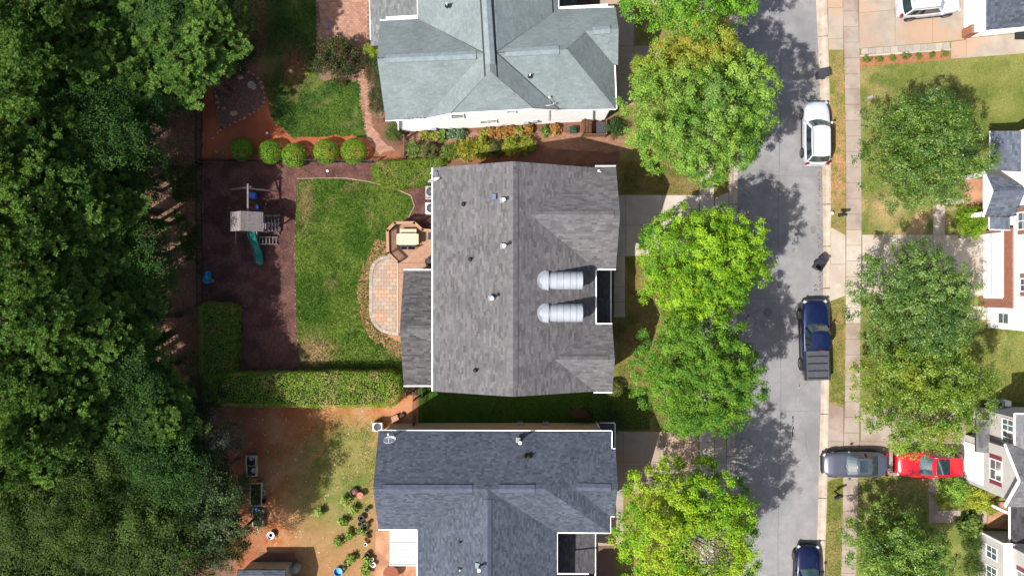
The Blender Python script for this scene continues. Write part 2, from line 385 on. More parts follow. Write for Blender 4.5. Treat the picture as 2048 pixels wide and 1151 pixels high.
# ---------------------------------------------------------------- colour of the yards
def c_lawn_main(x, y):
    t = fbm(x, y, 1.6, 21); c = mixc(G1, G2, sm(.35, .68, t)); c = mixc(c, G3, sm(.55, .75, fbm(x, y, .5, 22)) * .6)
    px = 1024 + x * PXM; py = 575.5 - y * PXM
    dry = np.exp(-((px - 625) / 26) ** 2 - ((py - 705) / 30) ** 2) * 1.3 + np.exp(-((px - 612) / 14) ** 2 - ((py - 405) / 40) ** 2) * .9 + np.exp(-((px - 800) / 22) ** 2 - ((py - 700) / 14) ** 2) * 1.3
    dry += sm(.6, .8, fbm(x, y, 2.2, 40)) * .45
    return mixc(c, mixc(DRY, TAN, fbm(x, y, .4, 5)), dry * (.5 + fbm(x, y, .4, 8)))
def c_lawn_top(x, y):
    t = fbm(x, y, 1.2, 31); px = 1024 + x * PXM; py = 575.5 - y * PXM
    c = mixc(lit(54, 88, 20, 2.0), lit(84, 112, 34, 2.0), sm(.3, .7, t)); br = sm(.55, .8, fbm(x, y, 2.0, 33)) * .4 + np.exp(-((px - 590) / 25) ** 2 - ((py - 130) / 35) ** 2) + sm(560, 515, px) * .6
    return mixc(c, mixc(LITTER2, CLAY, .4), br * (.4 + .8 * fbm(x, y, .5, 3)))
def c_clay(x, y):
    t = fbm(x, y, 1.3, 51); c = mixc(CLAY, lit(176, 96, 62), sm(.3, .7, t)); return mixc(c, lit(150, 104, 84), sm(.5, .75, fbm(x, y, 2.5, 57)) * .8)
def c_gravel(x, y):
    return mixc(lit(142, 104, 84), lit(116, 86, 72), fbm(x, y, .35, 61))
def c_mulch(x, y):
    t = fbm(x, y, .7, 71); c = mixc(MULCH1, MULCH2, sm(.3, .7, t)); return mixc(c, lit(128, 92, 78), sm(.6, .8, fbm(x, y, 1.8, 75)) * .6)
def c_yard_low(x, y):
    px = 1024 + x * PXM; py = 575.5 - y * PXM; t = fbm(x, y, 1.1, 81); u = fbm(x, y, .35, 83)
    g = np.exp(-((px - 710) / 60) ** 2 - ((py - 905) / 70) ** 2) * 1.0 + np.exp(-((px - 680) / 40) ** 2 - ((py - 1015) / 40) ** 2) * .55 + np.exp(-((px - 660) / 110) ** 2 - ((py - 960) / 110) ** 2) * .65
    c = mixc(CLAY, CLAY2, sm(.35, .65, t)); c = mixc(c, lit(178, 142, 98), sm(870, 980, py) * sm(560, 610, px) * .75)
    c = mixc(c, mixc(lit(104, 128, 48), lit(140, 140, 74), sm(.4, .65, t)), np.clip(g * (.3 + 1.3 * u) + .35 * sm(.55, .75, fbm(x, y, .5, 85)) * sm(840, 900, py), 0, .95)); c = c * (.82 + .36 * fbm(x, y, .16, 88))[..., None]
    return mixc(c, lit(150, 92, 66), sm(560, 500, px) * .6)
def c_side(x, y):
    t = fbm(x, y, 1.4, 91); return mixc(mixc(G1, G3, t), lit(120, 110, 60), sm(.6, .8, fbm(x, y, .8, 92)) * .4)
def c_front(x, y):
    t = fbm(x, y, 1.1, 101); c = mixc(lit(120, 122, 54), lit(158, 142, 84), sm(.35, .65, t)); return mixc(c, lit(164, 124, 80), sm(.55, .8, fbm(x, y, .7, 103)) * .6)
def c_right(x, y):
    px = 1024 + x * PXM; py = 575.5 - y * PXM; t = fbm(x, y, 1.5, 111)
    c = mixc(lit(118, 132, 54), lit(146, 150, 78), sm(.3, .7, t)); c = mixc(c, lit(86, 112, 40), sm(.55, .75, fbm(x, y, .9, 113)) * .6)
    stripe = .5 + .5 * np.sin(py / 26 * np.pi + .6); c = mixc(c, lit(160, 158, 84), stripe * .35 * sm(1880, 1960, px))
    dry = sm(.45, .62, fbm(x, y, 1.3, 117)) * (np.exp(-((py - 440) / 40) ** 2) + .55 * np.exp(-((py - 160) / 45) ** 2) * sm(1900, 1740, px) + .35 * np.exp(-((py - 970) / 25) ** 2)) + np.exp(-((px - 1775) / 28) ** 2 - ((py - 428) / 26) ** 2) * .8
    return mixc(c, lit(212, 178, 132), dry * .9)
def c_verge(x, y):
    py = 575.5 - y * PXM; t = fbm(x, y, .6, 121); c = mixc(lit(128, 138, 60), lit(160, 152, 86), sm(.35, .65, t))
    dry = (np.exp(-((py - 330) / 110) ** 2) + .45 * np.exp(-((py - 170) / 60) ** 2) + .55 * np.exp(-((py - 650) / 40) ** 2)) * sm(.28, .55, fbm(x, y, .5, 123))
    return mixc(c, lit(206, 162, 116), dry)
def c_wood(x, y):
    t = fbm(x, y, .9, 131); c = mixc(lit(128, 92, 74), lit(162, 126, 104), t); g = sm(.48, .62, fbm(x, y, 1.8, 133)); return mixc(c, mixc(G1, G3, .5), g * .8)
def c_bed(x, y):
    t = fbm(x, y, .5, 141); return mixc(mixc(lit(150, 108, 86), lit(120, 82, 66), t), CLAY, sm(.5, .7, fbm(x, y, 1.2, 143)) * .6)

YARD_LAWN = [(594, 358), (690, 357), (742, 365), (790, 378), (822, 392), (828, 412), (815, 436), (784, 450), (776, 462), (776, 512), (760, 530), (745, 560), (745, 640), (770, 668), (812, 690), (812, 752), (601, 752), (598, 720), (592, 650), (590, 500)]
TOP_LAWN = [(478, -40), (636, -40), (640, 160), (722, 165), (735, 272), (590, 276), (545, 238), (528, 165), (486, 120)]
CLAY_PATCH = [(404, 60), (500, 140), (545, 190), (560, 230), (600, 268), (735, 262), (835, 270), (835, 319), (404, 322)]
region('wood_edge_soil', [(325, 120), (404, 120), (404, 830), (330, 830)], .004, 'soil', c_wood, jag=.5, label='pine straw and patchy grass strip between the wood and the fence')
region('clay_bed', CLAY_PATCH, .006, 'soil', c_clay, jag=.25, label='bare red clay in the corner of the upper back yard')
region('upper_lawn', TOP_LAWN, .010, 'grass_base', c_lawn_top, jag=.4, label='shaded patchy lawn beside the brick patio')
region('gravel_bed', [(424, 148), (486, 140), (516, 160), (530, 196), (522, 214), (495, 234), (462, 248), (440, 262), (428, 200)], .012, 'soil', c_gravel, jag=.08, res=.08, label='grey gravel bed ringed with stones in the red clay')
region('mulch_playground', [(405, 324), (868, 324), (868, 470), (800, 470), (800, 760), (405, 790)], .008, 'mulch', c_mulch, jag=.06, label='dark brown bark mulch under the swing set')
region('back_lawn', YARD_LAWN, .014, 'grass_base', c_lawn_main, jag=.12, res=.09, label='green back lawn between the mulch and the deck')
region('patio_dirt', [(752, 478), (776, 486), (776, 520), (748, 528), (738, 560), (738, 625), (752, 655), (778, 668), (806, 674), (806, 694), (784, 696), (752, 684), (728, 655), (717, 610), (716, 565), (736, 515)], .018, 'soil',
       lambda x, y: mixc(lit(208, 164, 122), lit(186, 132, 96), fbm(x, y, .6, 151)), jag=.3, jscale=.4, res=.07, label='bare tan soil ringing the paver patio')
region('lower_yard', [(440, 800), (846, 790), (846, 1240), (470, 1240), (455, 900)], .006, 'soil', c_yard_low, jag=.3, label='red clay yard with thin grass behind the blue-grey roof')
region('side_lawn', [(838, 770), (1300, 770), (1300, 858), (838, 858)], .010, 'grass_base', c_side, jag=.05, label='shaded green strip of grass between the two houses')
region('planting_bed', [(740, 236), (1240, 236), (1240, 330), (745, 330)], .009, 'mulch', c_bed, jag=.1, label='reddish mulch bed along the white wall')
region('front_lawn', [(1228, -60), (1402, -60), (1402, 1240), (1228, 1240)], .005, 'grass_base', c_front, jag=.02, label='dry front lawn under the round maples')
region('left_verge', [(1428, -60), (1457, -60), (1454, 600), (1448, 1240), (1426, 1240)], .005, 'grass_base', c_front, jag=.02, label='narrow grass verge beside the left kerb')
region('right_verge', [(1654, -60), (1657, 150), (1661, 400), (1660, 600), (1657, 800), (1652, 1040), (1648, 1240), (1680, 1240), (1686, 1000), (1690, 700), (1692, 400), (1689, 150), (1684, -60)], .005, 'grass_base', c_verge, jag=.02, label='patchy grass verge between the right kerb and the pavement')
region('right_lawn', [(1716, -60), (2160, -60), (2160, 1240), (1712, 1240), (1720, 700)], .005, 'grass_base', c_right, jag=.02, res=.22, label='mown front lawns along the right pavement')

# grass blades and bark chips
GLAB = 'short grass blades '
scatter('grass', YARD_LAWN, 42000, 'tuft', c_lawn_main, z=.014, label=GLAB + 'of the green back lawn', cat='grass', seed=1)
scatter('grass', TOP_LAWN, 16000, 'tuft', c_lawn_top, z=.010, label=GLAB + 'of the shaded upper lawn', cat='grass', seed=2, keep=lambda x, y: .9 - .8 * sm(.5, .7, fbm(x, y, 2.0, 33)))
scatter('grass', [(500, 830), (835, 815), (750, 1040), (740, 1150), (560, 1150)], 9000, 'tuft', lambda x, y: mixc(lit(130, 140, 60), lit(170, 160, 90), fbm(x, y, .5, 2)), z=.006, label=GLAB + 'thin on the red clay yard', cat='grass', seed=3, h=(.03, .06), keep=lambda x, y: np.exp(-((1024 + x * PXM - 705) / 75) ** 2 - ((575.5 - y * PXM - 915) / 85) ** 2) * sm(.3, .6, fbm(x, y, .6, 83)))
scatter('grass', [(1724, 112), (2100, 112), (2100, 262), (1980, 262), (1960, 400), (1724, 466)], 22000, 'tuft', c_right, z=.005, label=GLAB + 'of the lawn by the stone-edged driveway', cat='grass', seed=4, h=(.03, .06))
scatter('grass', [(1724, 600), (1900, 600), (1950, 645), (2100, 645), (2100, 812), (1724, 812)], 20000, 'tuft', c_right, z=.005, label=GLAB + 'of the striped lawn behind the tall tree pair', cat='grass', seed=5, h=(.03, .06))
scatter('grass', [(1716, 955), (1856, 955), (1856, 1151), (1714, 1151)], 7000, 'tuft', c_right, z=.005, label=GLAB + 'of the lawn below the red car', cat='grass', seed=6, h=(.03, .06))
scatter('grass', [(1661, 110), (1689, 110), (1692, 460), (1662, 455)], 4200, 'tuft', c_verge, z=.005, label=GLAB + 'of the verge beside the white car', cat='grass', seed=7, h=(.03, .06))
scatter('grass', [(1661, 602), (1690, 594), (1688, 812), (1659, 802)], 3600, 'tuft', c_verge, z=.005, label=GLAB + 'of the verge beside the pickup truck', cat='grass', seed=8, h=(.03, .06))
scatter('grass', [(1656, 965), (1686, 950), (1681, 1200), (1650, 1200)], 3600, 'tuft', c_verge, z=.005, label=GLAB + 'of the verge by the bent mailbox post', cat='grass', seed=9, h=(.03, .06))
scatter('grass', [(1235, 320), (1400, 320), (1400, 388), (1235, 388)], 5000, 'tuft', c_front, z=.005, label=GLAB + 'of the dry front lawn above the driveway', cat='grass', seed=10, h=(.03, .06))
scatter('grass', [(1255, 515), (1395, 515), (1395, 860), (1235, 860), (1235, 640), (1255, 636)], 14000, 'tuft', c_front, z=.005, label=GLAB + 'of the front lawn under the bright maple', cat='grass', seed=11, h=(.03, .06))
scatter('grass', [(845, 772), (1225, 772), (1225, 848), (845, 848)], 12000, 'tuft', c_side, z=.010, label=GLAB + 'of the strip between the houses', cat='grass', seed=12, h=(.03, .07))
scatter('grass', [(335, 330), (400, 330), (402, 600), (380, 600)], 7000, 'tuft', lambda x, y: mixc(G1, G3, fbm(x, y, .5, 1)), z=.004, label=GLAB + 'of the strip outside the black fence', cat='grass', seed=13, keep=lambda x, y: sm(.46, .6, fbm(x, y, 1.8, 133)))
scatter('bark_chips', [(407, 326), (866, 326), (866, 450), (830, 440), (820, 390), (742, 360), (594, 356), (590, 500), (598, 745), (465, 748), (465, 610), (407, 605)], 26000, 'chip', c_mulch, flat=True, z=.008, jag=0, label='loose dark bark chips covering the play area', cat='bark chips', seed=14)
scatter('leaf_litter', [(330, 200), (402, 200), (402, 800), (340, 820)], 9000, 'chip', lambda x, y: mixc(lit(170, 130, 104), lit(120, 84, 66), fbm(x, y, .3, 6)), flat=True, z=.004, jag=0, label='fallen leaves and straw at the edge of the wood', cat='leaf litter', seed=15)
scatter('gravel', [(424, 148), (486, 140), (516, 160), (528, 196), (522, 214), (495, 232), (462, 246), (440, 260), (428, 200)], 5000, 'chip', lambda x, y: mixc(lit(160, 124, 106), lit(110, 82, 70), fbm(x, y, .1, 6)), flat=True, z=.012, jag=0, label='loose grey gravel ringed with stones', cat='gravel', seed=16)

scatter('fallen_leaves', [(1455, 20), (1500, 20), (1500, 1150), (1450, 1150)], 1500, 'chip', lambda x, y: mixc(lit(150, 130, 70), lit(110, 90, 60), vn(x, y, .2, 6)), flat=True, z=-.12, jag=0, label='scattered fallen leaves along the left gutter', cat='leaves', seed=17)
scatter('fallen_leaves', [(1628, 100), (1643, 100), (1646, 590), (1640, 590)], 350, 'chip', lambda x, y: mixc(lit(150, 120, 80), lit(110, 90, 60), vn(x, y, .2, 6)), flat=True, z=-.12, jag=0, label='sparse fallen leaves along the right gutter', cat='leaves', seed=19)
scatter('fallen_leaves', [(480, 820), (830, 810), (740, 1140), (520, 1140)], 500, 'chip', lambda x, y: mixc(lit(220, 200, 170), lit(170, 140, 110), vn(x, y, .2, 6)), flat=True, z=.006, jag=0, label='pale leaves and litter on the red clay yard', cat='leaves', seed=18)
# ---------------------------------------------------------------- paving: each slab its own piece
def slabs(owner, quads, m, z0=-.05, z1=.022, gap=.012, name='slab'):
    for q in quads:
        P = PX(q); c = sum(P, Vector()) / len(P)
        P = [p + (c - p).normalized() * gap * 1.4 for p in P]
        MB().prism(P, z0, z1).build(name, m, owner)
def paved(name, label, cat): 
    o = thing(name, label, cat); o['kind'] = 'structure'; return o
def rect(x0, y0, x1, y1): return [(x0, y0), (x1, y0), (x1, y1), (x0, y1)]
wk = paved('sidewalk', 'concrete pavement of square panels beside the mown lawns', 'pavement')
y = -40
while y < 1200:
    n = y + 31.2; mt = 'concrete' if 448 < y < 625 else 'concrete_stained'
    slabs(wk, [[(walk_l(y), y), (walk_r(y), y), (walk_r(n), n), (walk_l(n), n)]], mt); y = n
wk2 = paved('sidewalk', 'concrete pavement of square panels under the round maples', 'pavement')
y = -40
while y < 1200:
    n = y + 33; slabs(wk2, [rect(1399, y, 1428, n)], 'concrete'); y = n
dv = paved('driveway', 'concrete driveway of big slabs between the two-dormer house and the street', 'driveway')
slabs(dv, [rect(1222, 390, 1251, 450), rect(1251, 390, 1325, 450), rect(1325, 390, 1398, 450), rect(1222, 450, 1251, 512), rect(1251, 450, 1325, 512), rect(1325, 450, 1398, 512),
           [(1429, 396), (1457, 384), (1457, 450), (1429, 450)], [(1429, 450), (1457, 450), (1457, 512), (1429, 505)]] + [rect(1228, 512 + k * 30.5, 1250, 512 + (k + 1) * 30.5) for k in range(4)], 'concrete')
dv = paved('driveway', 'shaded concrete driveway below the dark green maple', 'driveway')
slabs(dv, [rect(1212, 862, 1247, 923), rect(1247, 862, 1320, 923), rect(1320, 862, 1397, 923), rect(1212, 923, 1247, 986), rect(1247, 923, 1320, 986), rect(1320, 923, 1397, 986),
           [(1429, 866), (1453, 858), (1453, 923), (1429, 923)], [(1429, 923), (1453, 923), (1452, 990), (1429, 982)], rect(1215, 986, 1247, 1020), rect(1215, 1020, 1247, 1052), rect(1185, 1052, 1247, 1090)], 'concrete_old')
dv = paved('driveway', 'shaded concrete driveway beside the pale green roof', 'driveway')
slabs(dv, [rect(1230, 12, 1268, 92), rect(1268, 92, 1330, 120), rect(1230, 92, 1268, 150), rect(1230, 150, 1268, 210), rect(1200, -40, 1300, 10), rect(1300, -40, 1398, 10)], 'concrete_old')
dv = paved('driveway', 'clean pale concrete driveway to the white garage door', 'driveway')
slabs(dv, [[(1662, 454), (1691, 470), (1691, 528), (1662, 528)], [(1661, 528), (1691, 528), (1691, 591), (1660, 602)],
           rect(1724, 469, 1795, 528), rect(1795, 469, 1866, 528), rect(1866, 469, 1968, 528), rect(1724, 528, 1795, 592), rect(1795, 528, 1866, 592), rect(1866, 528, 1968, 592),
           rect(1866, 408, 1890, 438), rect(1866, 438, 1890, 469), rect(1890, 396, 1935, 408)], 'concrete')
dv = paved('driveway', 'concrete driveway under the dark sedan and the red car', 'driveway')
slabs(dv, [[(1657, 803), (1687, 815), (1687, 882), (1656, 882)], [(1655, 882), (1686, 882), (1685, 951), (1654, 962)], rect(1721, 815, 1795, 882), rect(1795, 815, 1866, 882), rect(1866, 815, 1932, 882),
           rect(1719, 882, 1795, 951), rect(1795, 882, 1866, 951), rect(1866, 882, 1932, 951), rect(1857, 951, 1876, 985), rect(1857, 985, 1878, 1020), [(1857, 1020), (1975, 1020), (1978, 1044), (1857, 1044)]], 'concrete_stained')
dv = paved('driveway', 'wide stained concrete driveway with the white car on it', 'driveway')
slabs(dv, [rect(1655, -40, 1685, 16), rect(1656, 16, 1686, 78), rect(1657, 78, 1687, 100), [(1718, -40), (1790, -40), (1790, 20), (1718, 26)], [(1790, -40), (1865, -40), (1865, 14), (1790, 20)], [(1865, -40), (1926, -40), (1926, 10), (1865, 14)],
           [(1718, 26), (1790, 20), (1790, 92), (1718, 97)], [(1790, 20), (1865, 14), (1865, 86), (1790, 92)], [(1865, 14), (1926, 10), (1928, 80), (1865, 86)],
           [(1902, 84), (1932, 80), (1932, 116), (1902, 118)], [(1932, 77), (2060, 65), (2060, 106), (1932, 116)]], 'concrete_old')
# grey paver strip with a raised edge and a red bark bed
st = paved('paver_strip', 'row of grey pavers with a pale edging below the wide driveway', 'paving')
slabs(st, [[(1722 + k * 14.8, 97.5 - k * 1.1), (1722 + (k + 1) * 14.8, 96.4 - k * 1.1), (1722 + (k + 1) * 14.8, 108.4 - k * .8), (1722 + k * 14.8, 109.5 - k * .8)] for k in range(12)], 'paver_border', name='paver', z1=.04)
a, b = W(1719, 113), W(1901, 100); MB().bar((a.x, a.y, .05), (b.x, b.y, .05), .13, .14).build('edging', 'concrete', st)
region('bark_bed', [(1720, 114), (1901, 102), (1901, 119), (1720, 134)], .012, 'mulch', lambda x, y: mixc(lit(206, 134, 102), lit(186, 116, 88), fbm(x, y, .4, 3)), jag=.03, res=.07, label='narrow red bark bed with a row of small plants')

# tiled porch floor and paver walk on the right
st = paved('tile_terrace', 'pale square-tiled terrace beside the red brick step', 'paving')
slabs(st, [rect(1932 + i * 10.2, 612 + j * 9.6, 1932 + (i + 1) * 10.2, 612 + (j + 1) * 9.6) for i in range(14) for j in range(3)], 'concrete', name='tile', z1=.03, gap=.016)
a = [(W(1928, 641).x, W(1928, 641).y), (W(2070, 641).x, W(2070, 641).y)]
MB().bar((*a[0], .03), (*a[1], .03), .12, .1).build('edging', 'clay_concrete', st)

# paver patio beside the deck: straight courses inside a curved border
pt = paved('patio', 'rounded patio of tan and grey pavers next to the deck', 'patio')
edge = [(797, 512), (775, 511), (757, 515), (745, 525), (739, 540), (738, 560), (738, 600), (739, 625), (746, 646), (762, 662), (784, 670), (806, 671), (806, 512)]
MB().prism(PX(edge), -.05, .045).build('joint_bed', 'joint_sand', pt)
path = [(780, 513)] + [(775, 513.5), (760, 517), (749, 526), (743, 540), (742, 552)] + [(742, 552 + k * 9) for k in range(1, 9)] + [(744, 636), (750, 648), (759, 657), (771, 663), (784, 666), (797, 667)]
for i in range(len(path) - 1):
    (x0, y0), (x1, y1) = path[i], path[i + 1]; L = math.hypot(x1 - x0, y1 - y0); n = max(1, round(L / 8))
    for k in range(n):
        p = W(x0 + (x1 - x0) * (k + .5) / n, y0 + (y1 - y0) * (k + .5) / n)
        MB().box((p.x, p.y, .035), (L / n / PXM - .012, .24, .07), rz=math.atan2(y0 - y1, x1 - x0)).build('paver', 'paver_border', pt)
inner = PX([(797, 517.4), (776, 517.4), (762, 521), (752, 530), (746, 545), (746, 632), (753, 645.5), (764.5, 656), (784, 662.4), (797, 663)]); inc = sum(inner, Vector()) / len(inner)
hw, hh = 11.6, 7.9
for j in range(19):
    for i in range(-1, 6):
        cx = 745 + (i + .5) * hw + (j % 2) * hw / 2; cy = 516 + (j + .5) * hh; p = W(cx, cy); a, b = hw / PXM / 2 - .008, hh / PXM / 2 - .008
        q = [(p.x - a, p.y - b), (p.x + a, p.y - b), (p.x + a, p.y + b), (p.x - a, p.y + b)]
        for e in range(len(inner)):                      # cut the paver to the curved border
            u, v = inner[e - 1], inner[e]; d = (v - u); nn = (-d.y, d.x)
            if (inc.x - u.x) * nn[0] + (inc.y - u.y) * nn[1] > 0: nn = (-nn[0], -nn[1])
            if q: q = clip(q, nn, u.x * nn[0] + u.y * nn[1])
        if len(q) > 2 and max(s[0] for s in q) - min(s[0] for s in q) > .06: MB().prism(q, 0, .07 + RD.uniform(-.003, .003)).build('paver', 'paver', pt)

# brick paving (bricks under 10 pixels: real bricks joined into one part)
def bricks(owner, poly, L=.24, B=.12, rz=0.0, zt=.03, c1=(206, 160, 136), c2=(176, 128, 108), seed=3, herring=False):
    P = PX(poly); rg = random.Random(seed); m = MB(); c = sum(P, Vector()) / len(P)
    ca, sa = math.cos(rz), math.sin(rz); R_ = max((p - c).length for p in P)
    n = int(R_ / B) + 2; k = int(R_ / L) + 2; pts = []
    for j in range(-n, n):
        for i in range(-k, k):
            u = (i + .5 * (j % 2)) * L; v = j * B; pts.append((c.x + u * ca - v * sa, c.y + u * sa + v * ca))
    A = np.array(pts); ok = inside(P, A[:, 0], A[:, 1])
    for (x, y), o in zip(pts, ok):
        if o:
            t = rg.random(); col = tuple(a * (1 - t) + b * t for a, b in zip(lit(*c1), lit(*c2)))
            m.box((x, y, zt - .03 + rg.uniform(-.003, .003)), (L - .014, B - .014, .06), rz=rz, c3=col)
    MB().prism(P, -.05, zt - .008).build('joint_bed', 'joint_sand', owner)
    return m.build('bricks', 'brick_paver', owner, kind='stuff')
bp = paved('brick_patio', 'red-brown brick patio against the pale green roof', 'patio')
bricks(bp, [(631, -50), (738, -50), (738, 92), (634, 92)], L=.26, B=.17)
bt = paved('brick_path', 'narrow brick path curving from the patio along the white house', 'path')
bricks(bt, [(712, 90), (730, 90), (738, 200), (746, 255), (770, 285), (790, 300), (760, 308), (735, 280), (722, 215)], seed=4)
bricks(bt, [(815, 268), (1060, 262), (1230, 270), (1262, 282), (1258, 300), (1220, 304), (1110, 298), (1060, 284), (815, 286)], seed=5, c1=(186, 140, 112), c2=(160, 116, 92))
bs = paved('brick_step', 'red brick porch step and apron at the white garage', 'step')
bricks(bs, [(1957, 592), (2060, 592), (2060, 612), (1957, 612)], seed=6, c1=(196, 112, 84), c2=(170, 92, 70), zt=.12, L=.2, B=.07)
cp = MB().prism(PX([(752, 1036), (760, 1036), (840, 1036), (840, 1240), (748, 1240)]), -.05, .03).build('patio', 'clay_concrete', label='pink concrete patio under the white awning', cat='patio', kind='structure')
pf = MB().prism(PX([(1928, 358), (1985, 358), (1985, 425), (1928, 425)]), -.05, .16).build('porch_floor', 'clay_concrete', label='tan concrete porch floor under the small front gable', cat='porch', kind='structure')
pf = MB().prism(PX([(1976, 1002), (2060, 1002), (2060, 1062), (1972, 1052)]), -.05, .16).build('porch_floor', 'clay_concrete', label='terracotta porch floor between the two siding gables', cat='porch', kind='structure')
# ---------------------------------------------------------------- houses
mat('shingle', (1, 1, 1), attr=True, rough=.92, bump=.004, bscale=70, fine=.18, c2=(.82, .82, .82), scale=.5, spec=.15, coords='World')
MATS['shingle_b'] = MATS['shingle']
mat('roof_deck', lit(70, 66, 66), rough=.9)
mat('ridge_grey', lit(108, 106, 108), lit(134, 132, 134), scale=3, rough=.9, fine=.15)
mat('ridge_green', lit(140, 156, 162), lit(160, 174, 178), scale=3, rough=.9, fine=.1)
mat('ridge_blue', lit(84, 92, 110), lit(104, 112, 130), scale=3, rough=.9, fine=.15)
mat('white_paint', (.72, .72, .72), (.64, .64, .63), scale=1.5, rough=.5, fine=.04)
mat('white_siding', (.78, .78, .78), (.7, .7, .7), scale=1.2, rough=.6, fine=.04)
mat('beige_siding', lit(226, 210, 176), lit(212, 196, 164), scale=1.2, rough=.7, fine=.05)
mat('grey_siding', lit(226, 222, 218), lit(212, 208, 204), scale=1.2, rough=.7, fine=.05)
mat('tan_siding', lit(214, 198, 178), lit(200, 184, 164), scale=1.2, rough=.7)
mat('white_metal', lit(200, 206, 216), lit(184, 191, 203), scale=2.2, rough=.5, spec=.4, fine=.08)
mat('seam_grey', lit(118, 126, 138), lit(134, 142, 152), scale=6, rough=.6)
mat('galvanised', lit(210, 218, 226), lit(186, 196, 206), scale=6, rough=.4, metal=.6)
mat('black_metal', lit(52, 52, 56, 3), lit(66, 66, 68, 3), scale=8, rough=.5)
mat('dark_rubber', lit(44, 44, 46, 3), rough=.85, c2=lit(58, 58, 60, 3), scale=20)
mat('glass_window', lit(120, 140, 136), lit(84, 104, 106), scale=1.4, rough=.06, spec=.8)
mat('brick_wall', lit(196, 124, 96), lit(176, 104, 80), scale=10, rough=.9, bump=.006, bscale=25, fine=.2)
mat('shutter_brown', lit(188, 140, 112), lit(176, 128, 100), scale=8, rough=.7)
mat('shutter_maroon', lit(164, 74, 92), lit(148, 64, 82), scale=8, rough=.6)
def brick_nodes(m):
    nt = m.node_tree; N = nt.nodes; b = N.new('ShaderNodeTexBrick'); b.inputs['Scale'].default_value = 4.2
    tc = N.new('ShaderNodeTexCoord'); mp = N.new('ShaderNodeMapping'); mp.inputs['Rotation'].default_value = (0, math.pi / 2, math.pi / 2)
    nt.links.new(tc.outputs['Object'], mp.inputs[0]); nt.links.new(mp.outputs[0], b.inputs['Vector'])
    b.inputs['Color1'].default_value = (*lit(200, 120, 92), 1); b.inputs['Color2'].default_value = (*lit(160, 88, 66), 1); b.inputs['Mortar'].default_value = (*lit(214, 190, 172), 1)
    b.inputs['Mortar Size'].default_value = .02
    nt.links.new(b.outputs[0], N['Principled BSDF'].inputs['Base Color'])
brick_nodes(MATS['brick_wall'])
def siding_nodes(name):
    m = MATS[name]; nt = m.node_tree; N = nt.nodes; p = N['Principled BSDF']
    g = N.new('ShaderNodeNewGeometry'); s = N.new('ShaderNodeSeparateXYZ'); nt.links.new(g.outputs['Position'], s.inputs[0])
    k = N.new('ShaderNodeMath'); k.operation = 'MULTIPLY'; k.inputs[1].default_value = 1 / .15; nt.links.new(s.outputs[2], k.inputs[0])
    f = N.new('ShaderNodeMath'); f.operation = 'FRACT'; nt.links.new(k.outputs[0], f.inputs[0])
    b = N.new('ShaderNodeBump'); b.inputs['Distance'].default_value = -.018; b.inputs['Strength'].default_value = 1
    nt.links.new(f.outputs[0], b.inputs['Height']); nt.links.new(b.outputs[0], p.inputs['Normal'])
for n_ in ('white_siding', 'beige_siding', 'grey_siding', 'tan_siding'): siding_nodes(n_)

def plane_of(P):
    A = np.array([[p.x, p.y, 1] for p in P[:3]]); z = np.array([p.z for p in P[:3]]); a, b, c = np.linalg.solve(A, z)      # the first three points set the slope
    return [Vector((p.x, p.y, a * p.x + b * p.y + c)) for p in P], Vector((-a, -b, 1)).normalized()
def shingle(m, P, nrm, pal, ex=.155, tab=(.28, .62), seed=1, dark=0.0):
    rg = random.Random(seed)
    u = Vector((0, 0, 1)).cross(nrm)
    u = Vector((1, 0, 0)) if u.length < 1e-4 else u.normalized()
    v = nrm.cross(u); o = P[0]
    if v.z < 0: v = -v
    Q = [((p - o).dot(u), (p - o).dot(v)) for p in P]; n = len(Q); v0 = min(q[1] for q in Q); v1 = max(q[1] for q in Q)
    def span(t):
        xs = []
        for i in range(n):
            a, b = Q[i], Q[(i + 1) % n]
            if (a[1] > t) != (b[1] > t): xs.append(a[0] + (b[0] - a[0]) * (t - a[1]) / (b[1] - a[1]))
        return sorted(xs)
    k = 0; t = v0; lo = np.array(pal[0]); hi = np.array(pal[1])
    while t < v1 - .02:
        t2 = min(t + ex, v1); s0 = span(t + 1e-3); s1 = span(t2 - 1e-3)
        if len(s0) == len(s1) and s0:
            for h in range(0, len(s0) - 1, 2):
                la, ra, lb, rb = s0[h], s0[h + 1], s1[h], s1[h + 1]
                x = min(la, lb) - rg.uniform(0, .3); R_ = max(ra, rb)
                while x < R_:
                    w = rg.uniform(*tab); y2 = x + w
                    q = [max(x, la), min(y2, ra), min(y2, rb), max(x, lb)]
                    if q[1] - q[0] > .01 or q[2] - q[3] > .01:
                        q[1] = max(q[0], q[1]); q[2] = max(q[2], q[3])
                        c = tuple(lo + (hi - lo) * min(1, max(0, rg.gauss(.5, .28)))); th = .014
                        A = [o + u * q[0] + v * t + nrm * th, o + u * q[1] + v * t + nrm * th, o + u * q[2] + v * t2 + nrm * .002, o + u * q[3] + v * t2 + nrm * .002,
                             o + u * q[0] + v * t, o + u * q[1] + v * t]
                        m.add(A, [(0, 1, 2, 3), (4, 5, 1, 0)], c)
                    x = y2 + .004
        t += ex; k += 1
def roof(house, planes, pal, ex=.135, tab=(.2, .5), seed=1, th=.16, name='roof', pals=None):
    d = MB(); s = MB(); fitted = []
    for i, P in enumerate(planes):
        P, nrm = plane_of([Vector(p) for p in P]); d.slab([p - Vector((0, 0, .004)) for p in P], th); fitted.append(P)
        shingle(s, P, nrm, (pals or {}).get(i, pal), ex, tab, seed + i)
    r = d.build(name, 'roof_deck', house)
    s.build('shingles', 'shingle', r, kind='stuff'); return r
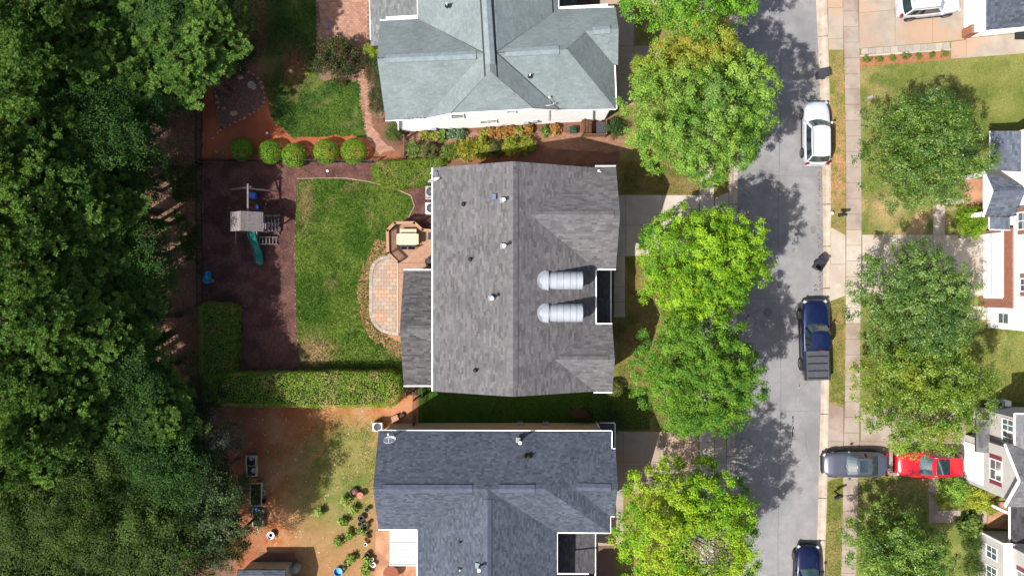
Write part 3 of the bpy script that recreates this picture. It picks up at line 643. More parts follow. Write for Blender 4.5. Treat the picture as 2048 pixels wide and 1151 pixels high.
def cap(parent, a, b, m, w=.3, t=.045, name='ridge_vent'):
    "two sloping strips along a ridge"
    a = Vector(a); b = Vector(b); d = (b - a).normalized(); s = d.cross(Vector((0, 0, 1))).normalized() * w; dn = Vector((0, 0, w * .45)); up = Vector((0, 0, t))
    k = MB(); V = []
    for p in (a, b): V += [p - s - dn + up, p + up * 1.2, p + s - dn + up, p - s - dn - up, p + s - dn - up]
    k.add(V, [(0, 1, 6, 5), (1, 2, 7, 6), (3, 0, 5, 8), (2, 4, 9, 7), (0, 3, 4, 2, 1), (5, 6, 7, 9, 8)]); return k.build(name, m, parent)
def gutter(house, pts, w=.085, h=.1, name='gutter'):
    for a, b in zip(pts[:-1], pts[1:]): 
        MB().bar(a, b, w, h).build(name, 'white_paint', house)
def walls(house, polys, m, name='wall'):
    for poly, z0, z1 in polys: MB().prism(poly, z0, z1).build(name, m, house)
def window(house, c, nrm, w, h, band=None, grid=1):
    "frame with panes on a vertical wall; nrm: outward direction"
    c = Vector(c); nrm = Vector(nrm).normalized(); s = Vector((-nrm.y, nrm.x, 0)); up = Vector((0, 0, 1)); f = .07
    def rc(m, c, a, b, t): 
        M = Matrix((s, nrm, up)).transposed(); return m.box(c, (a, t, b), M=M)
    fr = MB()
    rc(fr, c + up * (h / 2 + f / 2), w + 2 * f, f, .07); rc(fr, c - up * (h / 2 + f / 2), w + 2 * f, f, .09)
    for q in (-1, 1): rc(fr, c + s * q * (w / 2 + f / 2), f, h, .07)
    for k in range(1, grid + 1): rc(fr, c + s * (w * (k / (grid + 1) - .5)), f * .8, h, .06)
    rc(fr, c, w, .03, .05)
    fo = fr.build('window', 'white_paint', house)
    for k in range(grid + 1):
        wk_ = w / (grid + 1); rc(MB(), c + s * (w * ((k + .5) / (grid + 1) - .5)) + nrm * .004, wk_ - .06, h, .02).build('pane', 'glass_window', fo)
    if band:
        for q in (1, -1): rc(MB(), c + s * q * (w / 2 + f + .16), .28, h + .1, .06).build('shutter', band, house)

PAL_G = (lit(108, 106, 108), lit(143, 140, 143)); PAL_GD = (lit(86, 84, 86), lit(130, 128, 130)); PAL_T = (lit(143, 156, 158), lit(160, 173, 175)); PAL_B = (lit(80, 87, 101), lit(114, 121, 137)); PAL_R = (lit(92, 100, 116), lit(128, 136, 152)); PAL_K = (lit(84, 84, 88), lit(112, 112, 116))

def rooftop_pipe(px, py, z, label, kind='plumbing', h=.35):
    "roof penetrations are parts-free small things standing on the roof"
    p = W(px, py, z)
    if kind == 'plumbing':
        t = thing('plumbing_vent', label, 'vent pipe', (p.x, p.y, p.z))
        MB().lathe([(.16, -.1), (.15, .02), (.09, .05), (.075, .1), (.06, .1)], 10, p).build('boot', 'dark_rubber', t)
        MB().tube([p, p + Vector((0, 0, h))], .045, 8).build('pipe', 'white_paint' if 'white' in label else 'black_metal', t)
    else:
        t = thing('flue_pipe', label, 'flue pipe', (p.x, p.y, p.z))
        MB().box(p + Vector((-.12, 0, -.04)), (.32, .34, .05), M=Matrix.Rotation(-.4, 3, 'Y')).build('flashing', 'ridge_green', t)
        MB().tube([p, p + Vector((0, 0, h))], .07, 10).build('pipe', 'ridge_green', t)
        MB().lathe([(.08, h - .02), (.12, h), (.12, h + .08), (.06, h + .12), (.01, h + .13)], 12, p).build('cap', 'white_paint', t)
def dish(px, py, z, label, az=2.6, s=1.0):
    p = W(px, py, z); t = thing('satellite_dish', label, 'satellite dish', (p.x, p.y, p.z - .55))
    M = Matrix.Rotation(az, 3, 'Z') @ Matrix.Rotation(math.radians(-66), 3, 'X')
    prof = [(r, .22 * r * r / .4) for r in (0.01, .12, .24, .34, .4)]; m = MB(); n = 20; vs = []
    for side in (0, 1):
        for r, q in prof: vs += [M @ (Vector((r * 1.05 * math.cos(a * 2 * math.pi / n), r * .95 * math.sin(a * 2 * math.pi / n), q - .05 - side * .015)) * s) + p for a in range(n)]
    k = len(prof); fs = []
    for side in (0, 1):
        for i in range(k - 1):
            for j in range(n):
                f = (side * k * n + i * n + j, side * k * n + i * n + (j + 1) % n, side * k * n + (i + 1) * n + (j + 1) % n, side * k * n + (i + 1) * n + j); fs.append(f if side == 0 else f[::-1])
    for j in range(n): fs.append(((k - 1) * n + j, (k - 1) * n + (j + 1) % n, (2 * k - 1) * n + (j + 1) % n, (2 * k - 1) * n + j))
    m.add(vs, fs).build('reflector', 'white_paint', t, smooth=True)
    f = M @ (Vector((0, -.12, .52)) * s) + p; lo = M @ (Vector((0, -.38, .02)) * s) + p
    MB().tube([lo, f], .025, 6).build('arm', 'galvanised', t)
    MB().box(f, (.1, .08, .12), M=M).build('receiver', 'white_paint', t)
    MB().tube([p + M @ Vector((0, 0, -.06)), p + Vector((0, 0, -.25)), p + Vector((0, 0, -.62))], .03, 6).build('mast', 'galvanised', t)
    return t

# ---- the house with two barrel dormers
XW, XE, XR, ZE, ZR, YN, YS = -5.22, 5.5, .07, 5.5, 8.0, 7.94, -6.82
h = thing('house', 'grey shingled house with two white barrel dormers and a rear deck', 'house', (0, .5, 0))
walls(h, [([(-4.85, -6.5), (5.15, -6.5), (5.15, 7.6), (-4.85, 7.6)], 0, 5.45), ([(5.15, 1.6), (6.4, 1.6), (6.4, 7.6), (5.15, 7.6)], 0, 5.45), ([(5.15, -6.5), (6.2, -6.5), (6.2, -2.8), (5.15, -2.8)], 0, 5.45),
          ([(-7.2, -6.4), (-4.85, -6.4), (-4.85, .95), (-7.2, .95)], 0, 2.95)], 'tan_siding')
for P in ([(-4.85, -6.5, 5.44), (5.15, -6.5, 5.44), (XR, -6.5, 7.75)], [(5.15, 7.6, 5.44), (-4.85, 7.6, 5.44), (XR, 7.6, 7.75)], [(6.4, 1.6, 5.44), (6.4, 7.6, 5.44), (6.4, 4.64, 7.2)], [(6.2, -6.5, 5.44), (6.2, -2.8, 5.44), (6.2, -4.61, 6.45)], [(-7.2, .95, 2.94), (-7.2, -6.4, 2.94), (-7.2, -2.75, 4.6)]):
    nrm_g = (Vector(P[1]) - Vector(P[0])).cross(Vector(P[2]) - Vector(P[0])).normalized() * .08
    MB().add(P + [tuple(Vector(p) - nrm_g) for p in P], [(0, 1, 2), (5, 4, 3), (0, 3, 4, 1), (1, 4, 5, 2), (2, 5, 3, 0)]).build('gable_wall', 'tan_siding', h)
g1 = 4.64; z1 = 7.5; x1 = 1.14; e1 = 6.86; g2 = -4.61; z2 = 6.76; x2 = 2.77; e2 = 6.62
r = roof(h, [[(XW, YS, ZE), (XR, YS, ZR), (XR, YN, ZR), (XW, YN, ZE)], [(XR, YS, ZR), (XE, YS, ZE), (XE, YN, ZE), (XR, YN, ZR)],
             [(x1, g1, z1), (e1, g1, z1), (e1, 8.0, 5.5), (XE, 8.0, 5.5)], [(x1, g1, z1), (XE, 1.27, 5.5), (e1, 1.27, 5.5), (e1, g1, z1)],
             [(x2, g2, z2), (e2, g2, z2), (e2, -2.42, 5.5), (XE, -2.42, 5.5)], [(x2, g2, z2), (XE, -6.83, 5.5), (e2, -6.83, 5.5), (e2, g2, z2)]], PAL_G)
cap(r, (XR, YN - .5, ZR), (XR, YS + .55, ZR), 'ridge_grey'); cap(r, (x1 + .35, g1, z1), (e1 - .4, g1, z1), 'ridge_grey', .26); cap(r, (x2 + .3, g2, z2), (e2 - .4, g2, z2), 'ridge_grey', .24)
rr_ = roof(h, [[(-7.52, -2.75, 4.75), (-5.0, -2.75, 4.75), (-5.0, 1.2, 2.95), (-7.52, 1.2, 2.95)], [(-7.52, -2.75, 4.75), (-7.52, -6.74, 2.95), (-5.0, -6.74, 2.95), (-5.0, -2.75, 4.75)]], PAL_GD, seed=30, name='sunroom_roof')
cap(rr_, (-7.0, -2.75, 4.75), (-5.1, -2.75, 4.75), 'ridge_grey', .26)
roof(h, [[(5.2, -2.45, 3.35), (6.82, -2.45, 2.95), (6.82, 1.3, 2.95), (5.2, 1.3, 3.35)]], PAL_K, seed=50, name='porch_roof')
MB().box((6.55, 1.0, 1.4), (.2, .2, 2.8)).build('porch_post', 'white_paint', h); MB().box((6.55, -2.2, 1.4), (.2, .2, 2.8)).build('porch_post', 'white_paint', h)
gutter(h, [(XW - .05, YS, 5.43), (XW - .05, YN, 5.43)]); gutter(h, [(XE, 8.05, 5.43), (e1, 8.05, 5.43)]); gutter(h, [(5.6, 1.22, 5.43), (e1, 1.22, 5.43)])
gutter(h, [(XE + .05, 1.2, 5.43), (XE + .05, -2.4, 5.43)]); gutter(h, [(5.55, -2.36, 5.43), (e2, -2.36, 5.43)]); gutter(h, [(5.4, -6.9, 5.43), (e2, -6.9, 5.43)])
gutter(h, [(6.87, 1.28, 2.9), (6.87, -2.4, 2.9)]); gutter(h, [(-7.52, 1.26, 2.9), (-5.1, 1.26, 2.9)]); gutter(h, [(-7.52, -6.8, 2.9), (-5.1, -6.8, 2.9)])
for k in range(20): MB().box((XW - .05, YS + .4 + k * .75, 5.5), (.16, .03, .03)).build('gutter_hanger', 'white_paint', h)
for dy in (.49, -1.6):                                          # barrel dormers
    hw_, z0_, xf, xb = .59, 6.62, 4.53, 1.5; n = 12
    sl = lambda x: ZR - (x - XR) * (ZR - ZE) / (XE - XR)
    dm = MB()
    for sgn in (-1, 1):
        P = [(xf - .12, dy + sgn * .55, z0_ + .03), (xf - .12, dy + sgn * .55, sl(xf - .12)), (2.9, dy + sgn * .55, sl(2.9))]
        dm.add(P + [(x, y - sgn * .04, z) for x, y, z in P], [(0, 1, 2), (5, 4, 3), (0, 3, 4, 1), (1, 4, 5, 2)])
    F_ = [(xf - .12, dy + .55 * math.cos(a), z0_ + .6 * math.sin(a)) for a in np.linspace(0, math.pi, 9)] + [(xf - .12, dy - .55, sl(xf)), (xf - .12, dy + .55, sl(xf))]
    dm.add(F_, [tuple(range(11))]); db = dm.build('dormer', 'white_siding', h)
    sk = MB(); A = [(dy + hw_ * math.cos(a), z0_ + .66 * math.sin(a)) for a in np.linspace(0, math.pi, n + 1)]
    V = [(x, y, z + q) for x in (xb, xf) for q in (0, -.03) for y, z in A]; k = n + 1; fs = []
    for i in range(n): fs += [(i, i + 1, 2 * k + i + 1, 2 * k + i), (k + i + 1, k + i, 3 * k + i, 3 * k + i + 1), (2 * k + i, 2 * k + i + 1, 3 * k + i + 1, 3 * k + i)]
    fs += [(0, 2 * k, 3 * k, k), (k - 1, 2 * k - 1, 4 * k - 1, 3 * k - 1)]
    sk.add(V, fs).build('barrel_roof', 'white_metal', db, smooth=True)
    for x in (2.45, 2.87, 3.29, 3.71, 4.12):
        MB().tube([(x, dy + (hw_ + .012) * math.cos(a), z0_ + .668 * math.sin(a)) for a in np.linspace(0, math.pi, n + 1)], .011, 5).build('seam', 'seam_grey', db)
    co = MB(); B = [(dy + (hw_ + .13) * math.cos(a), z0_ + .05 + .66 * math.sin(a)) for a in np.linspace(0, math.pi, n + 1)]
    V = [(x, y, z + q) for x in (1.93, 2.34) for q in (.02, -.05) for y, z in B]
    co.add(V, fs).build('flashing_collar', 'white_metal', db, smooth=True)
    fl = MB(); P = [(1.6 + .55 * (1 - math.sin(a)), dy + .62 * math.cos(a)) for a in np.linspace(0, math.pi, 13)] + [(2.2, dy - .66), (2.2, dy + .66)]
    P = P[:13] + [(2.2, dy - .62), (2.2, dy + .62)]
    fl.slab([(x, y, sl(x) + .05) for x, y in P], .04).build('flashing_apron', 'white_metal', db)
for px, py, z, lb in ((927, 408, 7.0, 'small black plumbing vent on the rear slope above the deck'), (941, 518, 7.2, 'small black plumbing vent level with the dormers on the rear slope'), (951, 740, 7.4, 'small black plumbing vent low on the rear slope near the gable end')):
    rooftop_pipe(px, py, z - .45, lb)
rooftop_pipe(1008, 400, 7.95, 'short white flue with a square flashing near the top of the ridge', 'flue', .25); rooftop_pipe(1009, 492, 7.95, 'tall white capped flue beside the long ridge vent', 'flue', .55); rooftop_pipe(985, 596, 7.75, 'white capped flue standing in front of the dormers', 'flue', .4)
p = W(988, 393, 7.7); MB().box((p.x, p.y, 7.62), (.3, .34, .05), M=Matrix.Rotation(-.43, 3, 'Y')).build('roof_patch', mat('blue_tarp', lit(88, 112, 150), lit(120, 140, 170), scale=9, rough=.6), label='small blue patch lying on the grey shingles', cat='roof patch')
p = W(1198, 341, 5.9); MB().box((p.x, p.y, 5.78), (.14, .12, .04)).add([(p.x, p.y, 5.8), (p.x + .1, p.y - .12, 5.75), (p.x + .16, p.y - .06, 5.75)], [(0, 1, 2)]).build('paper_scrap', 'white_paint', label='white scrap lying on the shaded north slope of the front gable', cat='scrap')
dish(868, 360, 5.9, 'satellite dish on the rear gutter above the air conditioners', az=.3)

# ---- the pale green roof to the north
E_, R_ = 5.3, 7.7
def T(*pts): return [W(*p) for p in pts]
def PL(base, pts):
    "give pts the slope of the three base points"
    A = np.array([[p.x, p.y, 1] for p in base]); a, b, c = np.linalg.solve(A, np.array([p.z for p in base])); return [Vector((p.x, p.y, a * p.x + b * p.y + c)) for p in pts]
h = thing('house', 'white house under a pale green-grey hip and gable roof', 'house', W(980, 120, 0))
wp = [(W(806, 264)), W(1213, 240), W(1232, -60), W(790, -60)]
SWp, SEp = W(806, 264), W(1208, 240.5)
nrm_n = Vector((-(SEp - SWp).y, (SEp - SWp).x, 0)).normalized()
def on_wall(px, z, f=0.0):
    "point on the white south wall under the given pixel column"
    k = (1 - z / CAMH) / PXM; x = (px - 1024) * k; t = (x - SWp.x) / (SEp.x - SWp.x); p = SWp.lerp(SEp, t) - nrm_n * f; return Vector((p.x, p.y, z))
walls(h, [([SWp, SEp, SEp + nrm_n * 6.6, SWp + nrm_n * 6.6], 0, 5.2), ([SWp + nrm_n * 6.55 + (SEp - SWp) * .17, SEp + nrm_n * 6.55 - (SEp - SWp) * .25, SEp + nrm_n * 14 - (SEp - SWp) * .25, SWp + nrm_n * 14 + (SEp - SWp) * .17], 0, 5.2),
          ([SWp + nrm_n * 5.5 - (SEp - SWp) * .03, SWp + nrm_n * 5.5 + (SEp - SWp) * .18, SWp + nrm_n * 14 + (SEp - SWp) * .18, SWp + nrm_n * 14 - (SEp - SWp) * .03], 0, 2.6)], 'white_siding')
r = roof(h, [T((771.6, 241, E_), (754.4, 117.6, R_), (968, 107, R_), (851, 237, E_)), T((754.4, 117.6, R_), (760, 42, E_), (836, 38, E_), (968, 107, R_)),
             PL(T((967, -80, 8.1), (980, 142, 8.1), (836, 38, E_)), T((834, -80, E_), (967, -80, 8.1), (980, 142, 8.1), (903, 226, 6.35), (851, 237, E_), (968, 107, R_), (836, 38, E_))), T((980, 142, 8.1), (903, 226, 6.35), (1068, 217, 6.35)),
             PL(T((967, -80, 8.1), (980, 142, 8.1), (1117, 18.6, E_)), T((1068, 217, 6.35), (980, 142, 8.1), (967, -80, 8.1), (1115, -80, E_), (1117, 18.6, E_), (991, 106, R_), (1118, 220, E_))),
             T((1134, 98, R_), (1229, 15, E_), (1117, 18.6, E_), (991, 106, R_))[:4], T((1170, 62, 6.8), (1237, 57, 6.8), (1236, 130, E_), (1228, 130, E_)), T((1170, 62, 6.8), (1237, 57, 6.8), (1231, 15, E_), (1226, 16, E_)),
             T((1134, 98, R_), (1232, 218, E_), (1228, 130, E_), (1170, 62, 6.8)), T((991, 106, R_), (1134, 98, R_), (1232, 218, E_), (1118, 220, E_))],
         PAL_T, ex=.13, tab=(.24, .3), seed=100)
cap(r, W(967.5, -70, 8.1), W(981, 128, 8.1), 'ridge_green', .3); cap(r, W(772, 117, R_), W(952, 109, R_), 'ridge_green', .26); cap(r, W(1010, 104.5, R_), W(1118, 99, R_), 'ridge_green', .26); cap(r, W(1186, 61, 6.8), W(1221, 58.5, 6.8), 'ridge_green', .24)
roof(h, [T((738, -80, 2.8), (742, 92, 2.8), (840, 88, 4.4), (838, -80, 4.4))], (lit(120, 124, 126), lit(156, 160, 162)), ex=.15, tab=(.28, .34), seed=140, name='porch_roof')
roof(h, [T((1110, -80, 3.4), (1154, -80, 2.9), (1154, 20, 2.9), (1112, 20, 3.4))], PAL_K, seed=141, name='porch_roof')
gutter(h, T((771, 241.5, E_ - .05), (852, 237.5, E_ - .05))); gutter(h, T((852, 237.5, E_ - .05), (903, 226.8, 6.28)), .08, .14, 'barge_board'); gutter(h, T((903, 226.8, 6.28), (1068, 217.8, 6.28)), .08, .1, 'barge_board'); gutter(h, T((1068, 217.8, 6.28), (1118, 220.5, E_ - .05)), .08, .14, 'barge_board'); gutter(h, T((1118, 221, E_ - .05), (1232, 218.5, E_ - .05)))
gw = [on_wall(858, 5.19), on_wall(1112, 5.19), on_wall(1066, 6.2), on_wall(906, 6.2)]; MB().add(gw + [p + nrm_n * .1 for p in gw], [(0, 1, 2, 3), (7, 6, 5, 4), (0, 4, 5, 1), (1, 5, 6, 2), (2, 6, 7, 3), (3, 7, 4, 0)]).build('gable_wall', 'white_siding', h)
gutter(h, T((1233, 218, E_ - .05), (1229.5, 130, E_ - .05))); gutter(h, T((1228, 14, E_ - .05), (1117, 18, E_ - .05), (1115, -80, E_ - .05))); gutter(h, T((760, 41.5, E_ - .05), (836, 37, E_ - .05), (833.5, -80, E_ - .05))); gutter(h, T((737.5, -80, 2.75), (741.5, 80, 2.75)))
for px, z, w_, h_, g_ in ((915, 4.1, .75, 1.1, 0), (1023, 4.5, .5, .6, 0), (969, 1.9, .5, .9, 0), (985, 1.9, .5, .9, 0)): window(h, on_wall(px, z, .02), -nrm_n, w_, h_, grid=g_)
for px, z in ((868, .7), (1052, .9), (1070, 1.2)): MB().box(on_wall(px, z, .08), (.35, .2, .35)).build('meter_box', 'galvanised', h)
MB().tube([on_wall(1185, .1, .08), on_wall(1185, 4.9, .08)], .05, 6).build('downpipe', 'white_paint', h); MB().tube([on_wall(797, .1, .06), on_wall(797, 5.0, .06)], .06, 6).build('downpipe', 'white_paint', h)
MB().tube([on_wall(1098, 1, .06), on_wall(1098, 5.2, .06)], .02, 5).build('cable', 'galvanised', h)
rooftop_pipe(1060, 152, 6.85, 'white-booted plumbing vent on the east face of the pale green roof'); rooftop_pipe(894, 11, 7.0, 'white-booted plumbing vent near the top edge of the pale green roof')
p = W(1030, 195, 6.0); t = thing('roof_flue', 'black flue with a cowl low on the pale green roof', 'flue pipe', (p.x, p.y, 5.9)); MB().box((p.x, p.y - .05, 6.0), (.36, .36, .06)).build('flashing', 'galvanised', t)
MB().tube([p, p + Vector((0, 0, .5))], .09, 10).build('pipe', 'black_metal', t); MB().lathe([(.1, .48), (.17, .5), (.17, .62), (.05, .68)], 10, p).build('cowl', 'black_metal', t)
dish(1100, 209, 5.9, 'satellite dish at the eave of the pale green roof', az=.15, s=.95)

# ---- the blue-grey roof to the south
E_, R_ = 5.3, 7.45
h = thing('house', 'cream house under a blue-grey shingled roof with an L-shaped ridge', 'house', W(960, 1000, 0))
walls(h, [(PX([(785, 845), (1203, 845), (1203, 1000), (1190, 1010), (785, 1010)]), 0, 5.2), (PX([(850, 1005), (1085, 1005), (1085, 1230), (850, 1230)]), 0, 5.2)], 'beige_siding')
r = roof(h, [T((757.4, 860.5, E_), (746, 976.7, R_), (1091, 976.7, R_), (1223, 862, E_)), T((746, 976.7, R_), (975, 976.7, R_), (975, 1058, E_), (757, 1057, E_)),
             T((975, 977.2, R_), (975, 1250, R_), (835, 1250, E_), (835, 990, E_)), T((975, 977.2, R_), (975, 1250, R_), (1114, 1250, E_), (1114, 990, E_)),
             T((972, 977, R_), (1091, 976.7, R_), (1220, 1064, E_), (980, 1063, E_)), T((1091, 976.7, R_), (1223, 862, E_), (1220, 1064, E_)),
             T((1148, 972, 6.55), (1236, 976, 6.55), (1231, 897, E_), (1200, 897, E_)), T((1148, 972, 6.55), (1205, 1032, E_), (1229, 1031, E_), (1236, 976, 6.55))],
         PAL_B, ex=.13, tab=(.16, .3), seed=200)
cap(r, W(766, 977, R_), W(945, 977, R_), 'ridge_blue', .26); cap(r, W(998, 977, R_), W(1070, 977, R_), 'ridge_blue', .26); cap(r, W(975, 998, R_), W(975, 1240, R_), 'ridge_blue', .26); cap(r, W(1152, 972.5, 6.55), W(1222, 975, 6.55), 'ridge_blue', .24)
roof(h, [T((1105, 1065, 3.3), (1190, 1065, 2.9), (1190, 1146, 2.9), (1105, 1146, 3.3))], PAL_K, seed=240, name='porch_roof'); roof(h, [T((1200, 846, 3.0), (1229, 846, 2.8), (1229, 905, 2.8), (1200, 905, 3.0))], PAL_K, seed=241, name='side_roof')
gutter(h, T((757, 860, E_ - .05), (1223, 861, E_ - .05))); gutter(h, T((1223.5, 861, E_ - .05), (1223.5, 896, E_ - .05))); gutter(h, T((1223, 896.5, E_ - .05), (1231, 896.5, E_ - .05)))
gutter(h, T((757, 1057.5, E_ - .05), (835, 1058, E_ - .05), (835, 1250, E_ - .05))); gutter(h, T((1220.5, 1032, E_ - .05), (1220.5, 1064.5, E_ - .05), (1114, 1064, E_ - .05), (1114, 1146, E_ - .05), (1177, 1146, E_ - .05))); gutter(h, T((1229, 1031.5, E_ - .05), (1220, 1031.5, E_ - .05)))
gutter(h, T((1190.5, 1065, 2.85), (1190.5, 1200, 2.85))); gutter(h, T((1229.5, 846, 2.75), (1229.5, 896, 2.75))); gutter(h, T((1200, 845.5, 2.75), (1229.5, 845.5, 2.75)))
walls(h, [(PX([(1120, 1150), (1180, 1150), (1180, 1240), (1120, 1240)]), 0, 5.1)], 'beige_siding')
p0 = W(960, 845); window(h, (W(957, 845).x, p0.y + .02, 4.0), (0, 1, 0), .4, .5, grid=0); window(h, (W(970, 845).x, p0.y + .02, 4.0), (0, 1, 0), .4, .5, grid=0)
for x_ in (1040, 1090): MB().box((W(x_, 845).x, p0.y + .12, .9), (.4, .22, .5)).build('meter_box', 'galvanised', h)
MB().tube([(W(1192, 845).x, p0.y + .07, .1), (W(1192, 845).x, p0.y + .07, 4.9)], .05, 6).build('downpipe', 'white_paint', h)
dish(779, 879, 6.4, 'satellite dish with a long arm at the corner of the blue-grey roof', az=.1)
rooftop_pipe(1040, 880, 5.95, 'galvanised flue on the north slope of the blue-grey roof', 'flue', .75); rooftop_pipe(959, 1131, 7.3, 'tall white-capped flue beside the ridge of the blue-grey roof', 'flue', .7)
rooftop_pipe(1050, 913, 6.4, 'left of two black roof vents standing side by side'); rooftop_pipe(1059, 913, 6.4, 'right of two black roof vents standing side by side')
rooftop_pipe(921, 1082, 6.6, 'small black plumbing vent on the west slope of the blue-grey roof'); rooftop_pipe(920, 1136, 6.6, 'small black plumbing vent close to the tall white-capped flue')
aw = thing('patio_awning', 'white ribbed patio awning over the pink concrete patio', 'awning', W(806, 1095, 0))
for k in range(5):
    y0, y1 = 1057 + k * 14.7, 1057 + (k + 1) * 14.7; P = T((779, y0 + .6, 2.55), (838, y0 + .6, 2.75), (838, y1 - .3, 2.75), (779, y1 - .3, 2.55)); MB().slab(P, .05).build('panel', mat('awning_white', (.3, .3, .31), (.26, .26, .27), scale=1.5, rough=.5) if k == 0 else 'awning_white', aw)
    P = T((779, y1 - 1.6, 2.62), (838, y1 - 1.6, 2.82), (838, y1 - .2, 2.82), (779, y1 - .2, 2.62)); MB().slab(P, .05).build('rib', 'galvanised', aw)
for y_ in (1060, 1128): p = W(783, y_, 2.5); MB().box((p.x, p.y, 1.25), (.1, .1, 2.5)).build('post', 'white_paint', aw)

# ---- houses across the street (seen from the side)
h = thing('house', 'white garage corner with brick pier and dark roof by the wide driveway', 'house', W(2000, 30))
X0 = W(1929, 40).x; Y0 = W(0, 76).y
walls(h, [([(X0, Y0), (X0 + 9, Y0 + .9), (X0 + 9, Y0 + 9), (X0, Y0 + 9)], 0, 2.6), ([(X0 + 4, Y0 + .55), (X0 + 10, Y0 + 1.2), (X0 + 10, Y0 + 9), (X0 + 4, Y0 + 9)], 2.5, 4)], 'white_siding')
MB().box((X0 - .02, Y0 + 2.4, 1.1), (.08, 3.2, 2.2)).build('garage_door', 'white_paint', h); MB().box((X0 + .05, Y0 + .28, .6), (.55, .6, 1.2)).build('brick_pier', 'brick_wall', h)
roof(h, [[(X0 - .1, Y0 - .35, 2.7), (X0 + 3.2, Y0 + 3.6, 4.4), (X0 + 9, Y0 + 4.2, 4.4), (X0 + 9, Y0 + .5, 2.7)], [(X0 - .1, Y0 - .35, 2.7), (X0 - .1, Y0 + 8, 2.7), (X0 + 3.2, Y0 + 8, 4.4), (X0 + 3.2, Y0 + 3.6, 4.4)]], PAL_B, seed=300, tab=(.2, .34))
gutter(h, [(X0 - .15, Y0 - .4, 2.65), (X0 - .15, Y0 + 8, 2.65)]); gutter(h, [(X0 - .15, Y0 - .4, 2.65), (X0 + 9, Y0 + .45, 2.65)])
MB().box((W(2041, 72).x, W(2041, 72).y, .1), (.9, .55, .16)).build('doormat', 'dark_rubber', label='black mat on the path beside the white garage', cat='mat')

h = thing('house', 'white and brick house with a gabled porch and white garage door', 'house', W(2010, 450))
X0 = W(1967, 500).x
walls(h, [([(X0, W(0, 614).y), (X0 + 7, W(0, 614).y), (X0 + 7, W(0, 462).y), (X0, W(0, 462).y)], 0, 3.2)], 'brick_wall')
walls(h, [([(X0 + .12, W(0, 655).y), (X0 + 7, W(0, 655).y), (X0 + 7, W(0, 440).y), (X0 + .12, W(0, 440).y)], 3.19, 6.2), ([(X0 + .4, W(0, 462).y), (X0 + 7, W(0, 462).y), (X0 + 7, W(0, 280).y), (X0 + .4, W(0, 280).y)], 0, 6.2), ([(X0 + .3, W(0, 655).y), (X0 + 7, W(0, 655).y), (X0 + 7, W(0, 613.5).y), (X0 + .3, W(0, 613.5).y)], 0, 3.2)], 'white_siding')
gd = MB().box((X0 - .02, W(0, 529).y, 1.05), (.07, 4.45, 2.1)).build('garage_door', 'white_paint', h)
for k in range(1, 4): MB().box((X0 - .06, W(0, 529).y, k * .52), (.03, 4.4, .03)).build('panel_joint', 'galvanised', gd)
MB().box((X0 + .01, W(0, 529).y, 2.2), (.09, 4.7, .2)).build('lintel', 'white_paint', h); MB().box((X0 - .02, W(0, 592.5).y, 1.1), (.1, .25, 2.2)).build('door_jamb', 'white_paint', h)
window(h, (X0 + .1, W(0, 520).y * 1.0 + 2.1 + .42, 4.2), (-1, 0, 0), 1.1, 1.0, 'shutter_brown'); window(h, (X0 + .1, W(0, 570).y, 4.35), (-1, 0, 0), .8, .8, 'shutter_brown'); window(h, (X0 + .3, W(0, 634).y, 1.8), (-1, 0, 0), .7, 1.1, grid=0)
r = roof(h, [T((1981, 262, 2.9), (2075, 262, 3.9), (2075, 345, 3.9), (1981, 339, 2.9)), T((1966, 341, 2.9), (2075, 382, 4.0), (1984, 381.5, 3.9))[:3],
             T((1984, 381.5, 3.9), (2075, 382, 4.0), (2060, 432, 2.95), (1966, 432, 2.9)), T((1979, 434, 2.75), (2020, 434, 3.2), (2020, 459, 3.2), (1979, 458, 2.75))], PAL_R, seed=320, ex=.16, tab=(.22, .4))
cap(r, W(1998, 381.6, 3.93), W(2060, 381.8, 3.97), 'ridge_blue', .24)
MB().add(T((1967, 343, 2.85), (1985, 381.5, 3.8), (1967, 430, 2.85)) + [v + Vector((.05, 0, 0)) for v in T((1967, 343, 2.85), (1985, 381.5, 3.8), (1967, 430, 2.85))], [(0, 1, 2), (5, 4, 3), (0, 3, 4, 1), (1, 4, 5, 2), (2, 5, 3, 0)]).build('gable_wall', 'white_paint', h)
gutter(h, T((1965.5, 340, 2.86), (1984, 381.5, 3.86), (1965.5, 433, 2.86)), .1, .16, 'barge_board'); gutter(h, T((1980.5, 262, 2.84), (1980.5, 339, 2.84))); gutter(h, T((1978.5, 434, 2.7), (1978.5, 458, 2.7))); gutter(h, T((1979, 459, 2.7), (2020, 459.5, 3.1)))
for y_ in (346, 427): p = W(1972, y_, 2.8); MB().bar((p.x, p.y, .15), (p.x, p.y, 2.8), .3, .3).build('porch_post', 'white_paint', h)
a, b = W(1971, 346, 2.7), W(1971, 427, 2.7); MB().bar(a, b, .22, .25).build('porch_beam', 'white_paint', h)

